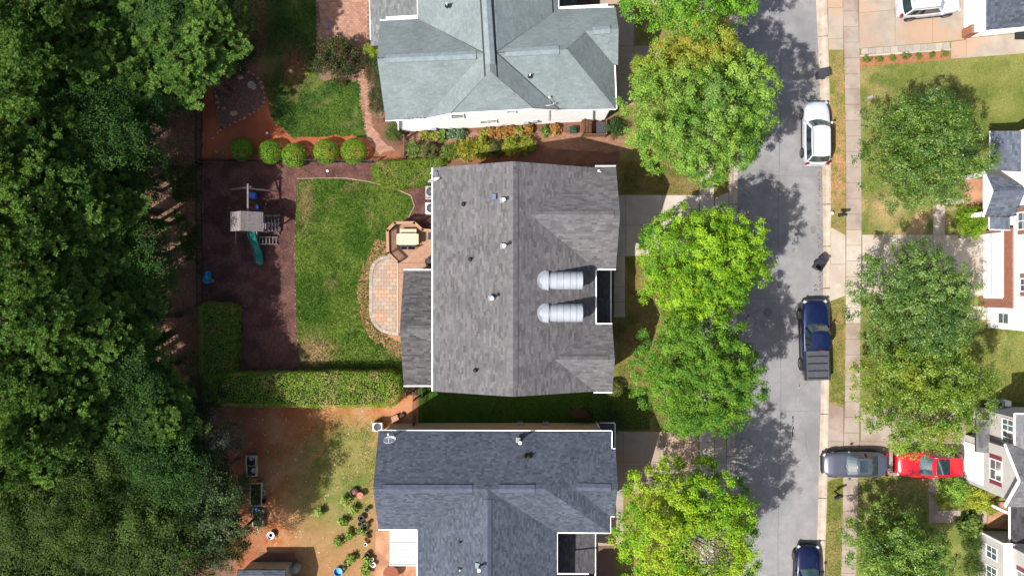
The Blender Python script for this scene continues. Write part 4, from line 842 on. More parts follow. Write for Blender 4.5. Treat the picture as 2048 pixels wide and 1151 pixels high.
h = thing('house', 'grey siding house with maroon window bands and steep gables', 'house', W(2000, 950))
X0 = W(1928, 900).x + .05; ya, yb, yc = W(0, 868).y, W(0, 962).y, W(0, 1010).y
walls(h, [([(X0, ya), (X0 + 7, ya), (X0 + 7, yb), (X0, yb)], 0, 5.2), ([(X0 + 3.2, yb + .02), (X0 + 7, yb + .02), (X0 + 7, yc - 3), (X0 + 3.2, yc - 3)], 0, 5.2), ([(X0 + .6, ya + 2), (X0 + 7, ya + 2), (X0 + 7, ya - .1), (X0 + .6, ya - .1)], 0, 5.2)], 'grey_siding')
MB().box((X0 - .02, W(0, 918).y, 1.1), (.08, 2.7, 2.2)).build('garage_door', 'white_paint', h)
ea = [(X0 - .35, ya + .35, 5.25), (X0 - .35, (ya + yb) / 2, 6.7), (X0 - .35, yb - .35, 5.25)]
r = roof(h, [[ea[0], ea[1], (X0 + 8, ea[1][1], 6.7), (X0 + 8, ea[0][1], 5.25)], [ea[1], ea[2], (X0 + 8, ea[2][1], 5.25), (X0 + 8, ea[1][1], 6.7)]], (lit(120, 120, 124), lit(160, 160, 164)), seed=340)
MB().add([(X0 + .01, ya, 5.19), (X0 + .01, yb, 5.19), (X0 + .01, (ya + yb) / 2, 6.5)], [(0, 2, 1)]).build('gable_wall', 'grey_siding', h)
gutter(h, [tuple(Vector(p) + Vector((-.05, 0, -.08))) for p in ea], .08, .18, 'barge_board')
roof(h, [[(X0 - .65, W(0, 838, 2.6).y, 2.45), (X0 - .65, W(0, 904, 2.6).y, 2.45), (X0 + .05, W(0, 904, 2.6).y, 2.85), (X0 + .05, W(0, 838, 2.6).y, 2.85)]], (lit(100, 100, 104), lit(140, 140, 144)), seed=345, name='pent_roof')
window(h, (X0, ya - 1.75, 3.6), (-1, 0, 0), 1.3, 1.2, 'shutter_maroon'); window(h, (X0 + .58, ya + .55, 4.0), (-1, 0, 0), .7, 1.1); window(h, (X0 + .58, ya + 1.4, 4.0), (-1, 0, 0), .7, 1.1)
r = roof(h, [[(X0 + .25, ya + 2.4, 5.3), (X0 + .25, ya - .3, 5.3), (X0 + 7, ya - .3, 7.6), (X0 + 7, ya + 2.4, 7.6)]], (lit(140, 140, 146), lit(168, 168, 174)), seed=347, name='upper_roof')
gutter(h, [(X0 + .2, ya + 2.4, 5.25), (X0 + .2, ya - .2, 5.25)]); gutter(h, [(X0 + .2, ya + 2.4, 5.25), (X0 + 7, ya + 2.4, 7.5)])
roof(h, [[(X0 + 1.6, yb - .5, 2.7), (X0 + 4, yb - .5, 3.3), (X0 + 4, yc - 3.2, 3.3), (X0 + 1.6, yc - 3.2, 2.7)]], (lit(70, 70, 76), lit(100, 100, 104)), seed=350, name='porch_roof')
gutter(h, [(X0 + 1.55, yb - .5, 2.65), (X0 + 1.55, yc - 3.2, 2.65)]); MB().box((X0 + 1.7, yb - 1.6, 1.4), (.2, .2, 2.6)).build('porch_post', 'white_paint', h)
h = thing('house', 'white siding house with a narrow two-window bay behind the lower tree', 'house', W(2010, 1120))
X1 = W(1956, 1080).x; yt = W(0, 1060).y
walls(h, [([(X1, yt), (X1 + 7, yt), (X1 + 7, yt - 8), (X1, yt - 8)], 0, 3.0), ([(X1 + .5, yt - .2), (X1 + 7, yt - .2), (X1 + 7, yt - 8), (X1 + .5, yt - 8)], 2.9, 5.4)], 'grey_siding')
for k in (0, 1): window(h, (X1, -18.8 - k * 1.45, 1.6), (-1, 0, 0), .8, 1.1)
window(h, (X1 + .5, -19.9, 4.1), (-1, 0, 0), 1.1, 1.0, 'shutter_maroon')
MB().box((X1 - .05, yt + .02, 1.5), (.12, .12, 3)).build('corner_board', 'white_paint', h)
MB().box((X1 + .2, yt - 3.8, 3.06), (.6, 7.8, .1)).build('ledge', 'white_paint', h)
# ---------------------------------------------------------------- vegetation
mat('leaf', (1, 1, 1), attr=True, rough=.55, spec=.25, trans=.28)
mat('leaf_gloss', (1, 1, 1), attr=True, rough=.4, spec=.4, trans=.25)
mat('leaf_matt', (1, 1, 1), attr=True, rough=.7, spec=.2, trans=.22)
mat('needle', (1, 1, 1), attr=True, rough=.7, spec=.15, trans=.3)
mat('petal', (1, 1, 1), attr=True, rough=.7, trans=.2)
mat('bark', lit(120, 104, 92), lit(88, 74, 66), scale=6, rough=.95, bump=.02, bscale=18)
mat('bark_pale', lit(196, 184, 170), lit(150, 138, 126), scale=6, rough=.9)
mat('bark_pine', lit(128, 92, 72), lit(92, 68, 56), scale=5, rough=.95, bump=.02, bscale=15)

def unit(a): return a / np.maximum(np.linalg.norm(a, axis=-1, keepdims=True), 1e-6)
def leaf_quads(P, Nn, s, rg, asp=.62, tip=None):
    "diamond leaves at P with normals Nn and length s"
    n = len(P); r = rg.normal(size=(n, 3)); t = unit(np.cross(Nn, r)); b = np.cross(Nn, t); s = s[:, None]
    return np.stack([P - t * s * .5, P + b * s * .5 * asp - Nn * s * .06, P + t * s * .5, P - b * s * .5 * asp - Nn * s * .06], 1).reshape(-1, 3)
def cloud(name, P, Nn, s, cols, m, parent, rg, asp=.62):
    V = leaf_quads(P, Nn, s, rg, asp); return mesh_np(name, V, np.arange(len(V)).reshape(-1, 4), m, parent, cols=cols, world=False)
def sph(n, rg, zmin=-1.0):
    v = unit(rg.normal(size=(n * 3, 3))); v = v[v[:, 2] > zmin]
    while len(v) < n: v = np.concatenate([v, v])
    return v[:n]
def lump(d, seed): return fbm(np.arctan2(d[:, 1], d[:, 0]) * 2.2 + 9, d[:, 2] * 2.6 + 7, 1.0, seed, 3)
def crown_pts(rg, R, Hh, nc, n, cr, seed, lo=.45, zmin=-.55, up=.6, lumpy=.34, lobes=None):
    "leaf positions of a domed crown made of lobes: clumps lie under an uneven dome, thick enough to hide the ground"
    nl = lobes or max(14, int(R * R * 2.2)); kk = np.arange(nl); a = kk * 2.39996 + rg.normal(0, .18, nl); r = np.sqrt((kk + .5) / nl) * .82 + rg.normal(0, .025, nl)
    lr = rg.uniform(.95, 1.35, nl) * R * 1.22 / np.sqrt(nl); out = 1 - lumpy * .5 + lumpy * fbm(np.cos(a) * 1.7 + 9, np.sin(a) * 1.7 + 7, 1.0, seed, 2)
    L = np.stack([np.cos(a) * r * out * R, np.sin(a) * r * out * R, Hh * (np.sqrt(np.maximum(0, 1 - r ** 2)) * .9 - .15) + rg.normal(0, .07 * Hh, nl)], 1)
    L = np.concatenate([L, np.stack([np.cos(a[: nl // 2]) * .8 * R * out[: nl // 2], np.sin(a[: nl // 2]) * .8 * R * out[: nl // 2], np.full(nl // 2, -.35 * Hh)], 1)]); lr = np.concatenate([lr, lr[: nl // 2]]); tone = rg.normal(0, 1, len(L))
    w0 = rg.choice(len(L), nc, p=lr ** 2 / (lr ** 2).sum()); d = sph(nc, rg, -.35); C = L[w0] + d * lr[w0][:, None] * rg.uniform(.75, 1.02, nc)[:, None] * np.array([1, 1, .8])
    w = rg.choice(nc, n); g = rg.normal(size=(n, 3)) * cr * np.array([.55, .55, .3]); P = C[w] + g; cb = (rg.normal(0, 1, nc) * .8 + tone[w0] * .7)
    Nn = unit(d[w] * .5 + np.array([0, 0, up]) + unit(g) * .3 + rg.normal(size=(n, 3)) * .42)
    k = int(n * .3); j = rg.choice(n, k, replace=False); v = sph(k, rg, -.45) * (rg.random((k, 1)) ** .4) * np.array([R * .88, R * .88, Hh * .72]); P[j] = v * (1 - lumpy * .3)     # leaves inside the crown
    return P, Nn, cb[w], lr[w0][w], C
def limbs(rg, C, base_z, fork_z, tr, k=14):
    m = MB(); m.tube([(0, 0, base_z), (0, 0, base_z + (fork_z - base_z) * .5), (.05, 0, fork_z), (0, .05, fork_z + 1.6)], [tr * 1.35, tr, tr * .85, tr * .4], 9)
    for i in rg.choice(len(C), min(k, len(C)), replace=False):
        c = Vector(C[i]); s = Vector((0, 0, fork_z + rg.uniform(-.3, 1.2))); mid = s.lerp(c, .5) + Vector(rg.normal(size=3) * .2) - Vector((0, 0, .15))
        m.tube([s, mid, s.lerp(c, .92)], [tr * .42, tr * .24, tr * .08], 6)
    return m
def tree(name, label, px, py, zc, R, Hh, n, pal, seed, cr=.42, nc=None, ls=(.11, .2), spots=None, group=None, zmin=-.55, lumpy=.34, gap=None, lo=.45, up=.6, limb=14, leafm='leaf'):
    rg = np.random.default_rng(seed); c = W(px, py, zc); nc = nc or int(R * R * 30)
    P, Nn, cb, f, C = crown_pts(rg, R, Hh, nc, n, cr, seed, lo=lo, zmin=zmin, lumpy=lumpy, up=up)
    if gap is not None:
        k = gap(P) > rg.random(len(P)); P, Nn, cb, f = P[k], Nn[k], cb[k], f[k]
    t = np.clip(.5 + .2 * cb + .24 * rg.normal(size=len(P)), 0, 1); col = mixc(pal[0], pal[1], t)
    if len(pal) > 2: col = mixc(col, pal[2], np.clip(sm(.56, .74, fbm(P[:, 0], P[:, 1] + P[:, 2], R * .55, seed + 5)) * rg.uniform(.2, 1, len(P)), 0, 1))
    if spots: col = spots(P, col, rg)
    o = thing(name, label, 'tree', (c.x, c.y, 0), group)
    P = P + np.array([0, 0, zc]); 
    cloud('crown', P, Nn, rg.uniform(*ls, len(P)), col, leafm, o, rg).location = (0, 0, 0) 
    m = limbs(rg, C + np.array([0, 0, zc]), 0, max(1.8, zc - Hh * .55), .05 * R, limb)
    m.v = [Vector(v) + OFF[o.name] for v in m.v]; m.build('trunk', 'bark', o, smooth=True)
    return o
# mesh_np subtracts the parent's position, so crowns are handed over in place
_cl = cloud
def cloud(name, P, Nn, s, cols, m, parent, rg, asp=.62):
    off = np.array(OFF[parent.name]) if parent is not None else 0
    return _cl(name, np.asarray(P) + off, Nn, s, cols, m, parent, rg, asp)

LIME = (lit(54, 116, 6, 1.55), lit(162, 204, 40, 1.55)); MAPLE = (lit(52, 108, 18, 1.6), lit(152, 190, 70, 1.6)); DARKM = (lit(50, 106, 16, 1.6), lit(128, 172, 46, 1.6)); PEAR = (lit(44, 90, 18, 1.8), lit(132, 164, 62, 1.8))
OLIVE = (lit(64, 108, 14, 1.7), lit(146, 174, 50, 1.7), lit(182, 178, 56, 1.7))
def autumn_and_highlight(P, col, rg):
    k = np.exp(-((P[:, 0] + .9) / 3.2) ** 2 - ((P[:, 1] - 3.6) / 1.7) ** 2); k = k * sm(.3, .6, fbm(P[:, 0], P[:, 1], 1.3, 77)); col = mixc(col, mixc(lit(222, 176, 66), lit(206, 214, 70), rg.random(len(P))), k * rg.uniform(.4, 1.3, len(P)))
    g = np.exp(-((P[:, 0] - .3) / 2.6) ** 2 - ((P[:, 1] + .6) / 2.4) ** 2) * sm(.4, .6, fbm(P[:, 0], P[:, 1], 1.0, 78)); return mixc(col, lit(190, 206, 150), g * .4 * rg.random(len(P)))  # whitish-green highlight at mid-crown, painted into the leaf colour
tree('maple_tree', 'largest round maple with yellow and orange leaves on its far side', 1396, 213, 7.7, 5.0, 3.8, 98000, MAPLE, 41, spots=autumn_and_highlight, cr=.24, ls=(.08, .155), lumpy=.18)
tree('maple_tree', 'bright yellow-green maple beside the driveway of the dormer house', 1405, 530, 6.5, 4.25, 3.4, 78000, LIME, 42, cr=.24, ls=(.08, .15), lumpy=.18)
tree('maple_tree', 'darker green maple standing just below the bright yellow-green maple', 1396, 748, 7.2, 4.2, 3.6, 74000, DARKM, 43, cr=.24, ls=(.075, .14), lumpy=.22)
def hole(P): return 1 - .98 * np.exp(-((P[:, 0] - .3 - P[:, 2] * .15) / 1.9) ** 4 - ((P[:, 1] + .3 + P[:, 2] * .12) / 1.35) ** 4) * (P[:, 2] > -1.0)
lt = tree('maple_tree', 'yellow-green maple with a bare opening of dead branches in its crown', 1376, 1062, 6.6, 4.75, 3.5, 80000, (lit(62, 128, 6, 1.6), lit(166, 208, 36, 1.6), lit(180, 196, 46, 1.6)), 44, gap=hole, cr=.26, ls=(.08, .155), lumpy=.2)
m = MB(); rg = np.random.default_rng(5); o = OFF[lt.name]
for k in range(26):
    a = rg.uniform(-.75, .55) if k < 18 else rg.uniform(0, 6.3); L = rg.uniform(1.4, 3.0); s = Vector((-.7 + rg.uniform(-.3, .3), .35 + rg.uniform(-.3, .3), 7.0)); d = Vector((math.cos(a), math.sin(a) - .35, rg.uniform(.25, .75)))
    pts = [o + s, o + s + d * L * .5 + Vector((0, 0, .25)), o + s + d * L]; m.tube(pts, [.06, .035, .01], 5)
    for q in range(4):
        b = pts[1].lerp(pts[2], rg.uniform(0, .8)); m.tube([b, b + Vector((d.x + rg.uniform(-.8, .8), d.y + rg.uniform(-.8, .8), rg.uniform(0, .5))) * .7], [.022, .006], 4)
m.build('dead_branches', 'bark_pale', lt)
tree('maple_tree', 'green maple cut by the top of the picture above the orange-tinted one', 1375, -40, 7.4, 4.3, 3.6, 52000, (lit(66, 128, 18, 1.7), lit(146, 196, 58, 1.7)), 45, cr=.25, ls=(.09, .16), lumpy=.2)
PR = dict(cr=.28, ls=(.08, .15), lumpy=.4, up=.5, leafm='leaf_gloss')
tree('pear_tree', 'glossy dark green street tree on the lawn beside the gabled porch', 1846, 297, 5.6, 4.2, 3.0, 54000, PEAR, 51, **PR)
tree('pear_tree', 'glossy green street tree casting shade on the clean pale driveway', 1836, 604, 5.8, 4.0, 3.0, 54000, (lit(46, 94, 24, 1.8), lit(136, 168, 74, 1.8)), 52, **PR)
tree('pear_tree', 'olive and yellow tinted tree hanging over the dark sedan and red car', 1842, 783, 5.6, 4.15, 3.0, 52000, OLIVE, 53, **PR)
tree('pear_tree', 'green street tree on the lawn below the bent mailbox post', 1796, 1112, 4.3, 3.3, 2.4, 42000, (lit(50, 100, 20, 1.8), lit(146, 178, 62, 1.8)), 54, **PR)

# ---- the wood: pines and broadleaf trees, one template per kind, copied tree by tree
def pine(seed, R=2.6, top=15.0, n_puff=760, per=40, dim=1.0):
    rg = np.random.default_rng(seed); nl = 26; k = np.arange(nl); t = ((k + .5) / nl) ** .75; a = k * 2.4 + rg.normal(0, .3, nl); r = R * t ** .7 * rg.uniform(.75, 1.0, nl)
    L = np.stack([r * np.cos(a), r * np.sin(a), top - .7 - 4.6 * t + rg.normal(0, .3, nl)], 1); lr = rg.uniform(.5, .85, nl)
    w0 = rg.choice(nl, n_puff); C = L[w0] + sph(n_puff, rg, -.3) * lr[w0][:, None] * rg.uniform(.7, 1.12, n_puff)[:, None] * np.array([1, 1, .75]); tone = rg.normal(0, 1, nl)
    w = np.repeat(np.arange(n_puff), per); n = len(w); d = sph(n, rg, -.55); pr = rg.uniform(.13, .23, n_puff)[w]
    base = C[w] + d * pr[:, None] * .1; tipp = C[w] + d * pr[:, None] * rg.uniform(.8, 1.05, n)[:, None] + np.array([0, 0, .04])
    s = unit(np.cross(d, rg.normal(size=(n, 3)))) * .0165
    V = np.stack([base - s * .8, base + s * .8, tipp + s, tipp - s], 1).reshape(-1, 3)
    tint = np.clip(.45 + .22 * tone[w0][w] + .14 * rg.normal(0, 1, n_puff)[w] + .12 * rg.normal(size=n), 0, 1)
    col = mixc(lit(44, 78, 26), lit(116, 150, 68), tint) * dim * 2.05
    o = thing('pine_tree', 'pine with puffy needle clusters in the shaded wood', 'tree', (0, 0, 0), 'pines of the wood behind the fence')
    mesh_np('crown', V, np.arange(len(V)).reshape(-1, 4), 'needle', o, cols=col)
    m = MB(); m.tube([(0, 0, 0), (.1, 0, top * .5), (0, 0, top - .5)], [.2, .15, .04], 7)
    for c in L: c = Vector(c); m.tube([(0, 0, c.z - .5), c], [.05, .02], 5)
    m.build('trunk', 'bark_pine', o); return o
def broad(seed, R, zc, Hh, n, pal, label, ls=(.07, .15), cr=.4, group='broadleaf trees of the wood'):
    rg = np.random.default_rng(seed); P, Nn, cb, f, C = crown_pts(rg, R, Hh, int(R * R * 26), n, cr, seed, lumpy=.5)
    t = np.clip(.5 + .25 * cb + .22 * rg.normal(size=n), 0, 1); col = mixc(pal[0], pal[1], t)
    if len(pal) > 2: col = mixc(col, pal[2], sm(.6, .72, fbm(P[:, 0], P[:, 1], 1.0, seed)) * rg.random(n))
    o = thing('broadleaf_tree', label, 'tree', (0, 0, 0), group)
    P = P + np.array([0, 0, zc]); cloud('crown', P, Nn, rg.uniform(*ls, n), col * 1.3, 'leaf_matt', o, rg)
    limbs(rg, C + np.array([0, 0, zc]), 0, zc - Hh * .6, .05 * R, 10).build('trunk', 'bark', o); return o
FD = .62
pines = [pine(600 + k, R=2.2 + .3 * (k % 3)) for k in range(4)]
def wood_top(px, py): return float(np.interp(px, [-50, 30, 100, 170, 240, 420], [15.5, 14.5, 13.0, 11.6, 10.0, 9.0]))
pine_spots = [(18, 40), (75, 20), (120, 70), (185, 55), (60, 110), (140, 130), (215, 110), (20, 165), (325, 40), (300, 90), (395, 70), (360, 120), (415, 20), (255, 150), (35, 255), (20, 330), (85, 320), (130, 390), (40, 410), (75, 470), (20, 500), (150, 460), (190, 420), (60, 560), (120, 540), (200, 520), (30, 640), (95, 640), (165, 620), (45, 715), (115, 720), (180, 690), (225, 640), (35, 790), (100, 800), (170, 770), (235, 750), (290, 820), (250, 850), (330, 850), (30, 880), (90, 900), (-30, 100), (-40, 300), (-30, 450), (-40, 600), (-30, 760), (-30, 930), (270, 20), (230, -20), (120, -20), (360, -20)]
rs = random.Random(3)
for i, (px, py) in enumerate(pine_spots):
    k = i % 4; z = wood_top(px, py) * rs.uniform(.93, 1.05); p = W(px, py, z * .88)
    o = pines[k] if i < 4 else copy_tree(pines[k]); o.location = (p.x, p.y, 0); o.rotation_euler = (0, 0, rs.uniform(0, 6.28)); s = rs.uniform(.9, 1.15); o.scale = (s, s, z / 15)
BL = [broad(700, 2.9, 6.8, 2.5, 27000, (lit(32, 68, 20), lit(74, 114, 40)), 'dark broadleaf tree at the inner edge of the wood'), broad(701, 2.6, 5.6, 2.3, 25000, (lit(30, 68, 24), lit(66, 110, 48)), 'blue-green broadleaf tree facing the fence strip'),
      broad(702, 3.0, 8.0, 2.4, 25000, (lit(38, 66, 18), lit(90, 116, 40)), 'olive feathery tree in the lower corner of the wood', ls=(.06, .16))]
bs_ = [(255, 200, 0), (315, 215, 1), (215, 230, 0), (300, 290, 0), (250, 300, 0), (190, 280, 0), (295, 360, 1), (250, 400, 0), (275, 430, 1), (230, 470, 0), (285, 500, 0), (270, 560, 0), (300, 610, 1), (255, 640, 1), (285, 690, 1), (240, 700, 0), (300, 745, 0), (345, 800, 0), (350, 150, 1), (390, 170, 1), (440, 20, 0), (470, 60, 1), (395, 10, 0), (150, 230, 0), (110, 220, 0), (160, 340, 0),
       (120, 960, 2), (200, 930, 2), (60, 980, 2), (270, 950, 2), (180, 1010, 2), (100, 1050, 2), (250, 1040, 2), (30, 1060, 2), (60, 1130, 2), (150, 1120, 2), (230, 1120, 2), (310, 1080, 2), (340, 960, 0), (300, 900, 0), (335, 915, 0), (352, 820, 0), (320, 1150, 2), (20, 1160, 2)]
used = set()
for px, py, k in bs_:
    if py < 870 and px > 200: px = 200 + (px - 200) * .44
    z = (7.0, 5.8, 8.0)[k]; p = W(px, py, z); o = BL[k] if k not in used else copy_tree(BL[k]); used.add(k)
    o.location = (p.x, p.y, 0); o.rotation_euler = (0, 0, rs.uniform(0, 6.28)); s = rs.uniform(.75, 1.1); o.scale = (s, s, rs.uniform(.85, 1.1) * (1.12 if 150 < py < 310 else 1))

# ---- single shrubs and small trees
def shrub(name, label, px, py, R, Hh, n, pal, seed, ls=(.05, .1), zc=None, group=None, cat='shrub', cr=.16, spots=None, lumpy=.1, m='leaf', up=.5, ry=None, nc=None):
    rg = np.random.default_rng(seed); zc = Hh * .9 if zc is None else zc; c = W(px, py, zc); nc = nc or max(40, int(R * R * 160))
    P, Nn, cb, f, C = crown_pts(rg, R, Hh, nc, n, cr, seed, lo=.55, zmin=-.75, lumpy=lumpy, up=up)
    if name == 'round_shrub':                             # clipped into a ball
        d = sph(n, rg, -.85); P = d * np.array([R, R, Hh]) * (1 - .1 * rg.random(n) ** 2 + .09 * (lump(d, seed) - .5))[:, None]; Nn = unit(d + rg.normal(size=(n, 3)) * .5)
    if ry: P[:, 1] *= ry / R; C[:, 1] *= ry / R
    t = np.clip(.5 + .2 * cb + .25 * rg.normal(size=n), 0, 1); col = mixc(pal[0], pal[1], t)
    if len(pal) > 2: k = sm(.58, .68, fbm(P[:, 0], P[:, 1] + P[:, 2], .35, seed)); col = mixc(col, pal[2], k * (rg.random(n) > .45))
    if spots: col = spots(P, col, rg)
    o = thing(name, label, cat, (c.x, c.y, 0), group); P = P + np.array([0, 0, zc]); P[:, 2] = np.maximum(P[:, 2], .03)
    cloud('foliage', P, Nn, rg.uniform(*ls, n), col, m, o, rg)
    s = MB(); oo = OFF[o.name]
    for i in rg.choice(len(C), 7, replace=False): s.tube([oo + Vector((0, 0, 0)), oo + Vector((C[i][0] * .5, C[i][1] * .5, zc * .7)), oo + Vector(C[i]) + Vector((0, 0, zc * .95))], [.03, .022, .008], 5)
    s.build('stem', 'bark', o); return o
BOX = (lit(76, 130, 20, 1.7), lit(156, 196, 56, 1.7))
for i, (px, py, r, lb) in enumerate([(484, 299, .84, 'clipped round shrub by the fence nearest the wood'), (541, 304, .88, 'clipped round shrub second from the wood along the fence'), (588, 311, .9, 'looser round shrub in the middle of the fence row'), (652, 303, .92, 'clipped round shrub second from the brick path along the fence'), (708, 302, .95, 'clipped round shrub nearest the brick path along the fence')]):
    shrub('round_shrub', lb, px, py, r, .75, 5200, BOX, 800 + i, group='round shrubs along the fence')
shrub('round_shrub', 'small round green shrub at the front corner of the dormer house', 1228, 779, .68, .6, 3200, (lit(96, 118, 46), lit(170, 186, 92)), 810)
shrub('shrub', 'bushy green shrub at the back corner of the white house', 788, 264, .75, .7, 3000, (lit(62, 98, 32), lit(120, 150, 64)), 811)
shrub('shrub', 'dark green shrub beside the wooden equipment screen', 1227, 256, .7, .7, 3000, (lit(40, 84, 36), lit(96, 138, 60)), 812)
shrub('shrub', 'dark shaded shrub at the corner of the cream house', 1222, 838, .9, .8, 3000, (lit(40, 70, 26), lit(88, 116, 46)), 813)
shrub('shrub', 'vivid lime feathery shrub beside the white garage door', 1937, 445, 1.15, .9, 5200, (lit(92, 146, 14), lit(176, 214, 50)), 814, ls=(.07, .13))
shrub('shrub', 'large leafy shrub between the red car and the grey siding', 1905, 978, 1.0, .8, 4000, (lit(84, 140, 34, 1.5), lit(170, 206, 84, 1.5)), 815, ls=(.06, .13))
shrub('shrub', 'yellow-green shrub on the corner of the terracotta porch', 1955, 1002, .85, .6, 3000, (lit(140, 170, 40, 1.5), lit(206, 210, 76, 1.5)), 816)
shrub('shrub', 'spiky green plant beside the porch walk', 1938, 1048, .75, .7, 2600, (lit(60, 100, 26), lit(140, 166, 66)), 817, ls=(.14, .34))
shrub('shrub', 'dark green shrub below the spiky plant', 1942, 1090, .8, .7, 2600, (lit(50, 84, 26), lit(110, 140, 50)), 818)
shrub('shrub', 'low green shrub by the lower white house wall', 1945, 1135, .8, .7, 2600, (lit(60, 96, 26), lit(124, 150, 56)), 819)
for i, (px, py, lb) in enumerate([(1925, 1003, 'small yellow-green bush next to the big leafy shrub'), (1982, 1015, 'small lime bush against the grey siding gable'), (1880, 1000, 'low yellow bush beside the narrow porch path')]):
    shrub('shrub', lb, px, py, .5, .4, 1500, (lit(130, 160, 40), lit(210, 210, 90)), 820 + i)
def white_bloom(P, col, rg): k = (rg.random(len(P)) > .972) & (P[:, 2] > -.2); col = col.copy(); col[k] = (.75, .75, .72); return col
shrub('hydrangea', 'dark shrub dotted with white blooms at the edge of the wood', 462, 108, 1.45, 1.3, 9000, (lit(30, 56, 24), lit(72, 98, 46)), 830, spots=white_bloom, ls=(.07, .13), cr=.24, nc=140)
shrub('shrub', 'broad dark red-tinged shrub growing over the edge of the brick patio', 676, 118, 1.65, 1.2, 9000, (lit(44, 62, 26), lit(100, 112, 50), lit(120, 70, 56)), 831, ls=(.08, .16), cr=.26, nc=150, ry=1.45)
for i, (px, py, ry, lb) in enumerate([(748, 140, 1.3, 'dark red-flowered shrub beside the bend in the brick path'), (753, 200, 1.2, 'dark red-flowered shrub against the west gable of the white house')]):
    shrub('rose_shrub', lb, px, py, .6, .8, 3600, (lit(40, 66, 30), lit(92, 112, 54), lit(150, 52, 48)), 832 + i, ry=ry)
shrub('arborvitae', 'slim yellow-green conifer under the low pale roof', 746, 103, .5, 1.4, 3600, (lit(110, 140, 26), lit(176, 196, 60)), 836, cr=.12)
def pink(P, col, rg): k = sm(.55, .66, fbm(P[:, 0], P[:, 1], .8, 9)) * (rg.random(len(P)) > .5); return mixc(col, lit(176, 96, 92), k)
tree('crepe_myrtle', 'grey-green small tree with dull pink flower heads beside the hedge end', 424, 872, 4.6, 1.9, 1.9, 9000, (lit(70, 90, 66), lit(140, 152, 122)), 840, spots=pink, cr=.3, ls=(.07, .13), limb=8)
tree('crepe_myrtle', 'dense tree with scattered pale flowers beside the raised planters', 424, 1034, 6.2, 2.6, 2.2, 16000, (lit(38, 70, 30), lit(100, 132, 66), lit(150, 140, 110)), 841, cr=.34, ls=(.08, .15))
tree('crepe_myrtle', 'reddish yellow-leaved small tree above the garden shed', 458, 1082, 5.0, 1.6, 1.8, 9000, (lit(80, 92, 30), lit(150, 150, 66), lit(166, 92, 74)), 842, cr=.3, ls=(.07, .14), limb=8)
tree('broadleaf_tree', 'dark tree reaching over the wood side of the raised planters', 412, 958, 6.0, 2.3, 2.2, 12000, (lit(30, 52, 22), lit(76, 98, 40)), 843, cr=.34, ls=(.08, .15))
tree('broadleaf_tree', 'dark bush-like tree at the bend of the clipped hedge', 398, 805, 3.4, 1.6, 1.6, 8000, (lit(36, 58, 24), lit(84, 104, 44)), 844, cr=.3, ls=(.07, .13), limb=8)

# ---- clipped hedges
def hedge(name, label, poly, hz, n, pal, seed, dry=.35, ls=(.05, .11)):
    rg = np.random.default_rng(seed); P0 = PX(poly, hz); x0, x1 = min(p.x for p in P0), max(p.x for p in P0); y0, y1 = min(p.y for p in P0), max(p.y for p in P0)
    per = sum((P0[i] - P0[i - 1]).length for i in range(len(P0))); area = (x1 - x0) * (y1 - y0); nt = int(n * area / (area + per * hz * .6)); ns = n - nt
    X = rg.uniform(x0, x1, nt * 2); Y = rg.uniform(y0, y1, nt * 2); k = inside(P0, X, Y); X, Y = X[k][:nt], Y[k][:nt]
    ed = np.full(len(X), 9.0)
    for i in range(len(P0)):
        a, b = P0[i - 1], P0[i]; d = b - a; L2 = d.x ** 2 + d.y ** 2; t = np.clip(((X - a.x) * d.x + (Y - a.y) * d.y) / L2, 0, 1); ed = np.minimum(ed, np.hypot(X - a.x - t * d.x, Y - a.y - t * d.y))
    Z = hz + (fbm(X, Y, .6, seed) - .5) * .5 + (rg.random(len(X)) > .985) * rg.uniform(.05, .22, len(X)) - .28 * np.clip(1 - ed / .3, 0, 1) ** 2 - rg.random(len(X)) ** 3 * .35
    Pt = np.stack([X, Y, Z], 1); Nt = np.tile([0, 0, 1.0], (len(X), 1))
    seg = np.array([(P0[i] - P0[i - 1]).length for i in range(len(P0))]); i = rg.choice(len(P0), ns, p=seg / seg.sum()); t = rg.random(ns); A = np.array([(p.x, p.y) for p in P0])
    B = np.roll(A, 1, 0)[i] * (1 - t[:, None]) + A[i] * t[:, None]; dd = unit(A[i] - np.roll(A, 1, 0)[i]); area2 = sum(A[j - 1][0] * A[j][1] - A[j][0] * A[j - 1][1] for j in range(len(A)))
    nn = np.stack([dd[:, 1], -dd[:, 0]], 1) * (1 if area2 > 0 else -1); Zs = rg.uniform(.05, hz - .1, ns); B = B - nn * (rg.uniform(-.06, .16, ns) + (fbm(B[:, 0], B[:, 1] + Zs, .7, seed + 9) - .5) * .34)[:, None]
    Ps = np.concatenate([B, Zs[:, None]], 1); Ns = np.concatenate([nn, np.full((ns, 1), .3)], 1)
    P = np.concatenate([Pt, Ps]); Nn = unit(np.concatenate([Nt, Ns]) + rg.normal(size=(len(P), 3)) * .5); nA = len(P)
    t = np.clip(.5 + .22 * rg.normal(size=nA) + (fbm(P[:, 0], P[:, 1], .3, seed + 2) - .5) * .9, 0, 1); col = mixc(pal[0], pal[1], t)
    k = sm(.5, .68, fbm(P[:, 0], P[:, 1], .7, seed + 4)) * (rg.random(nA) > .4); col = mixc(col, pal[2], k * dry * 2)
    c = sum(P0, Vector()) / len(P0); o = thing(name, label, 'hedge', (c.x, c.y, 0)); P = P - np.array([c.x, c.y, 0])
    cloud('foliage', P, Nn, rg.uniform(*ls, nA), col, 'leaf', o, rg)
    inner = [c + (p - c) * .86 for p in P0]; MB().prism(inner, 0, hz - .4).build('branch_core', mat('hedge_core', lit(40, 44, 24), lit(60, 56, 34), scale=9, rough=.95) if 'hedge_core' not in MATS else 'hedge_core', o)
    return o
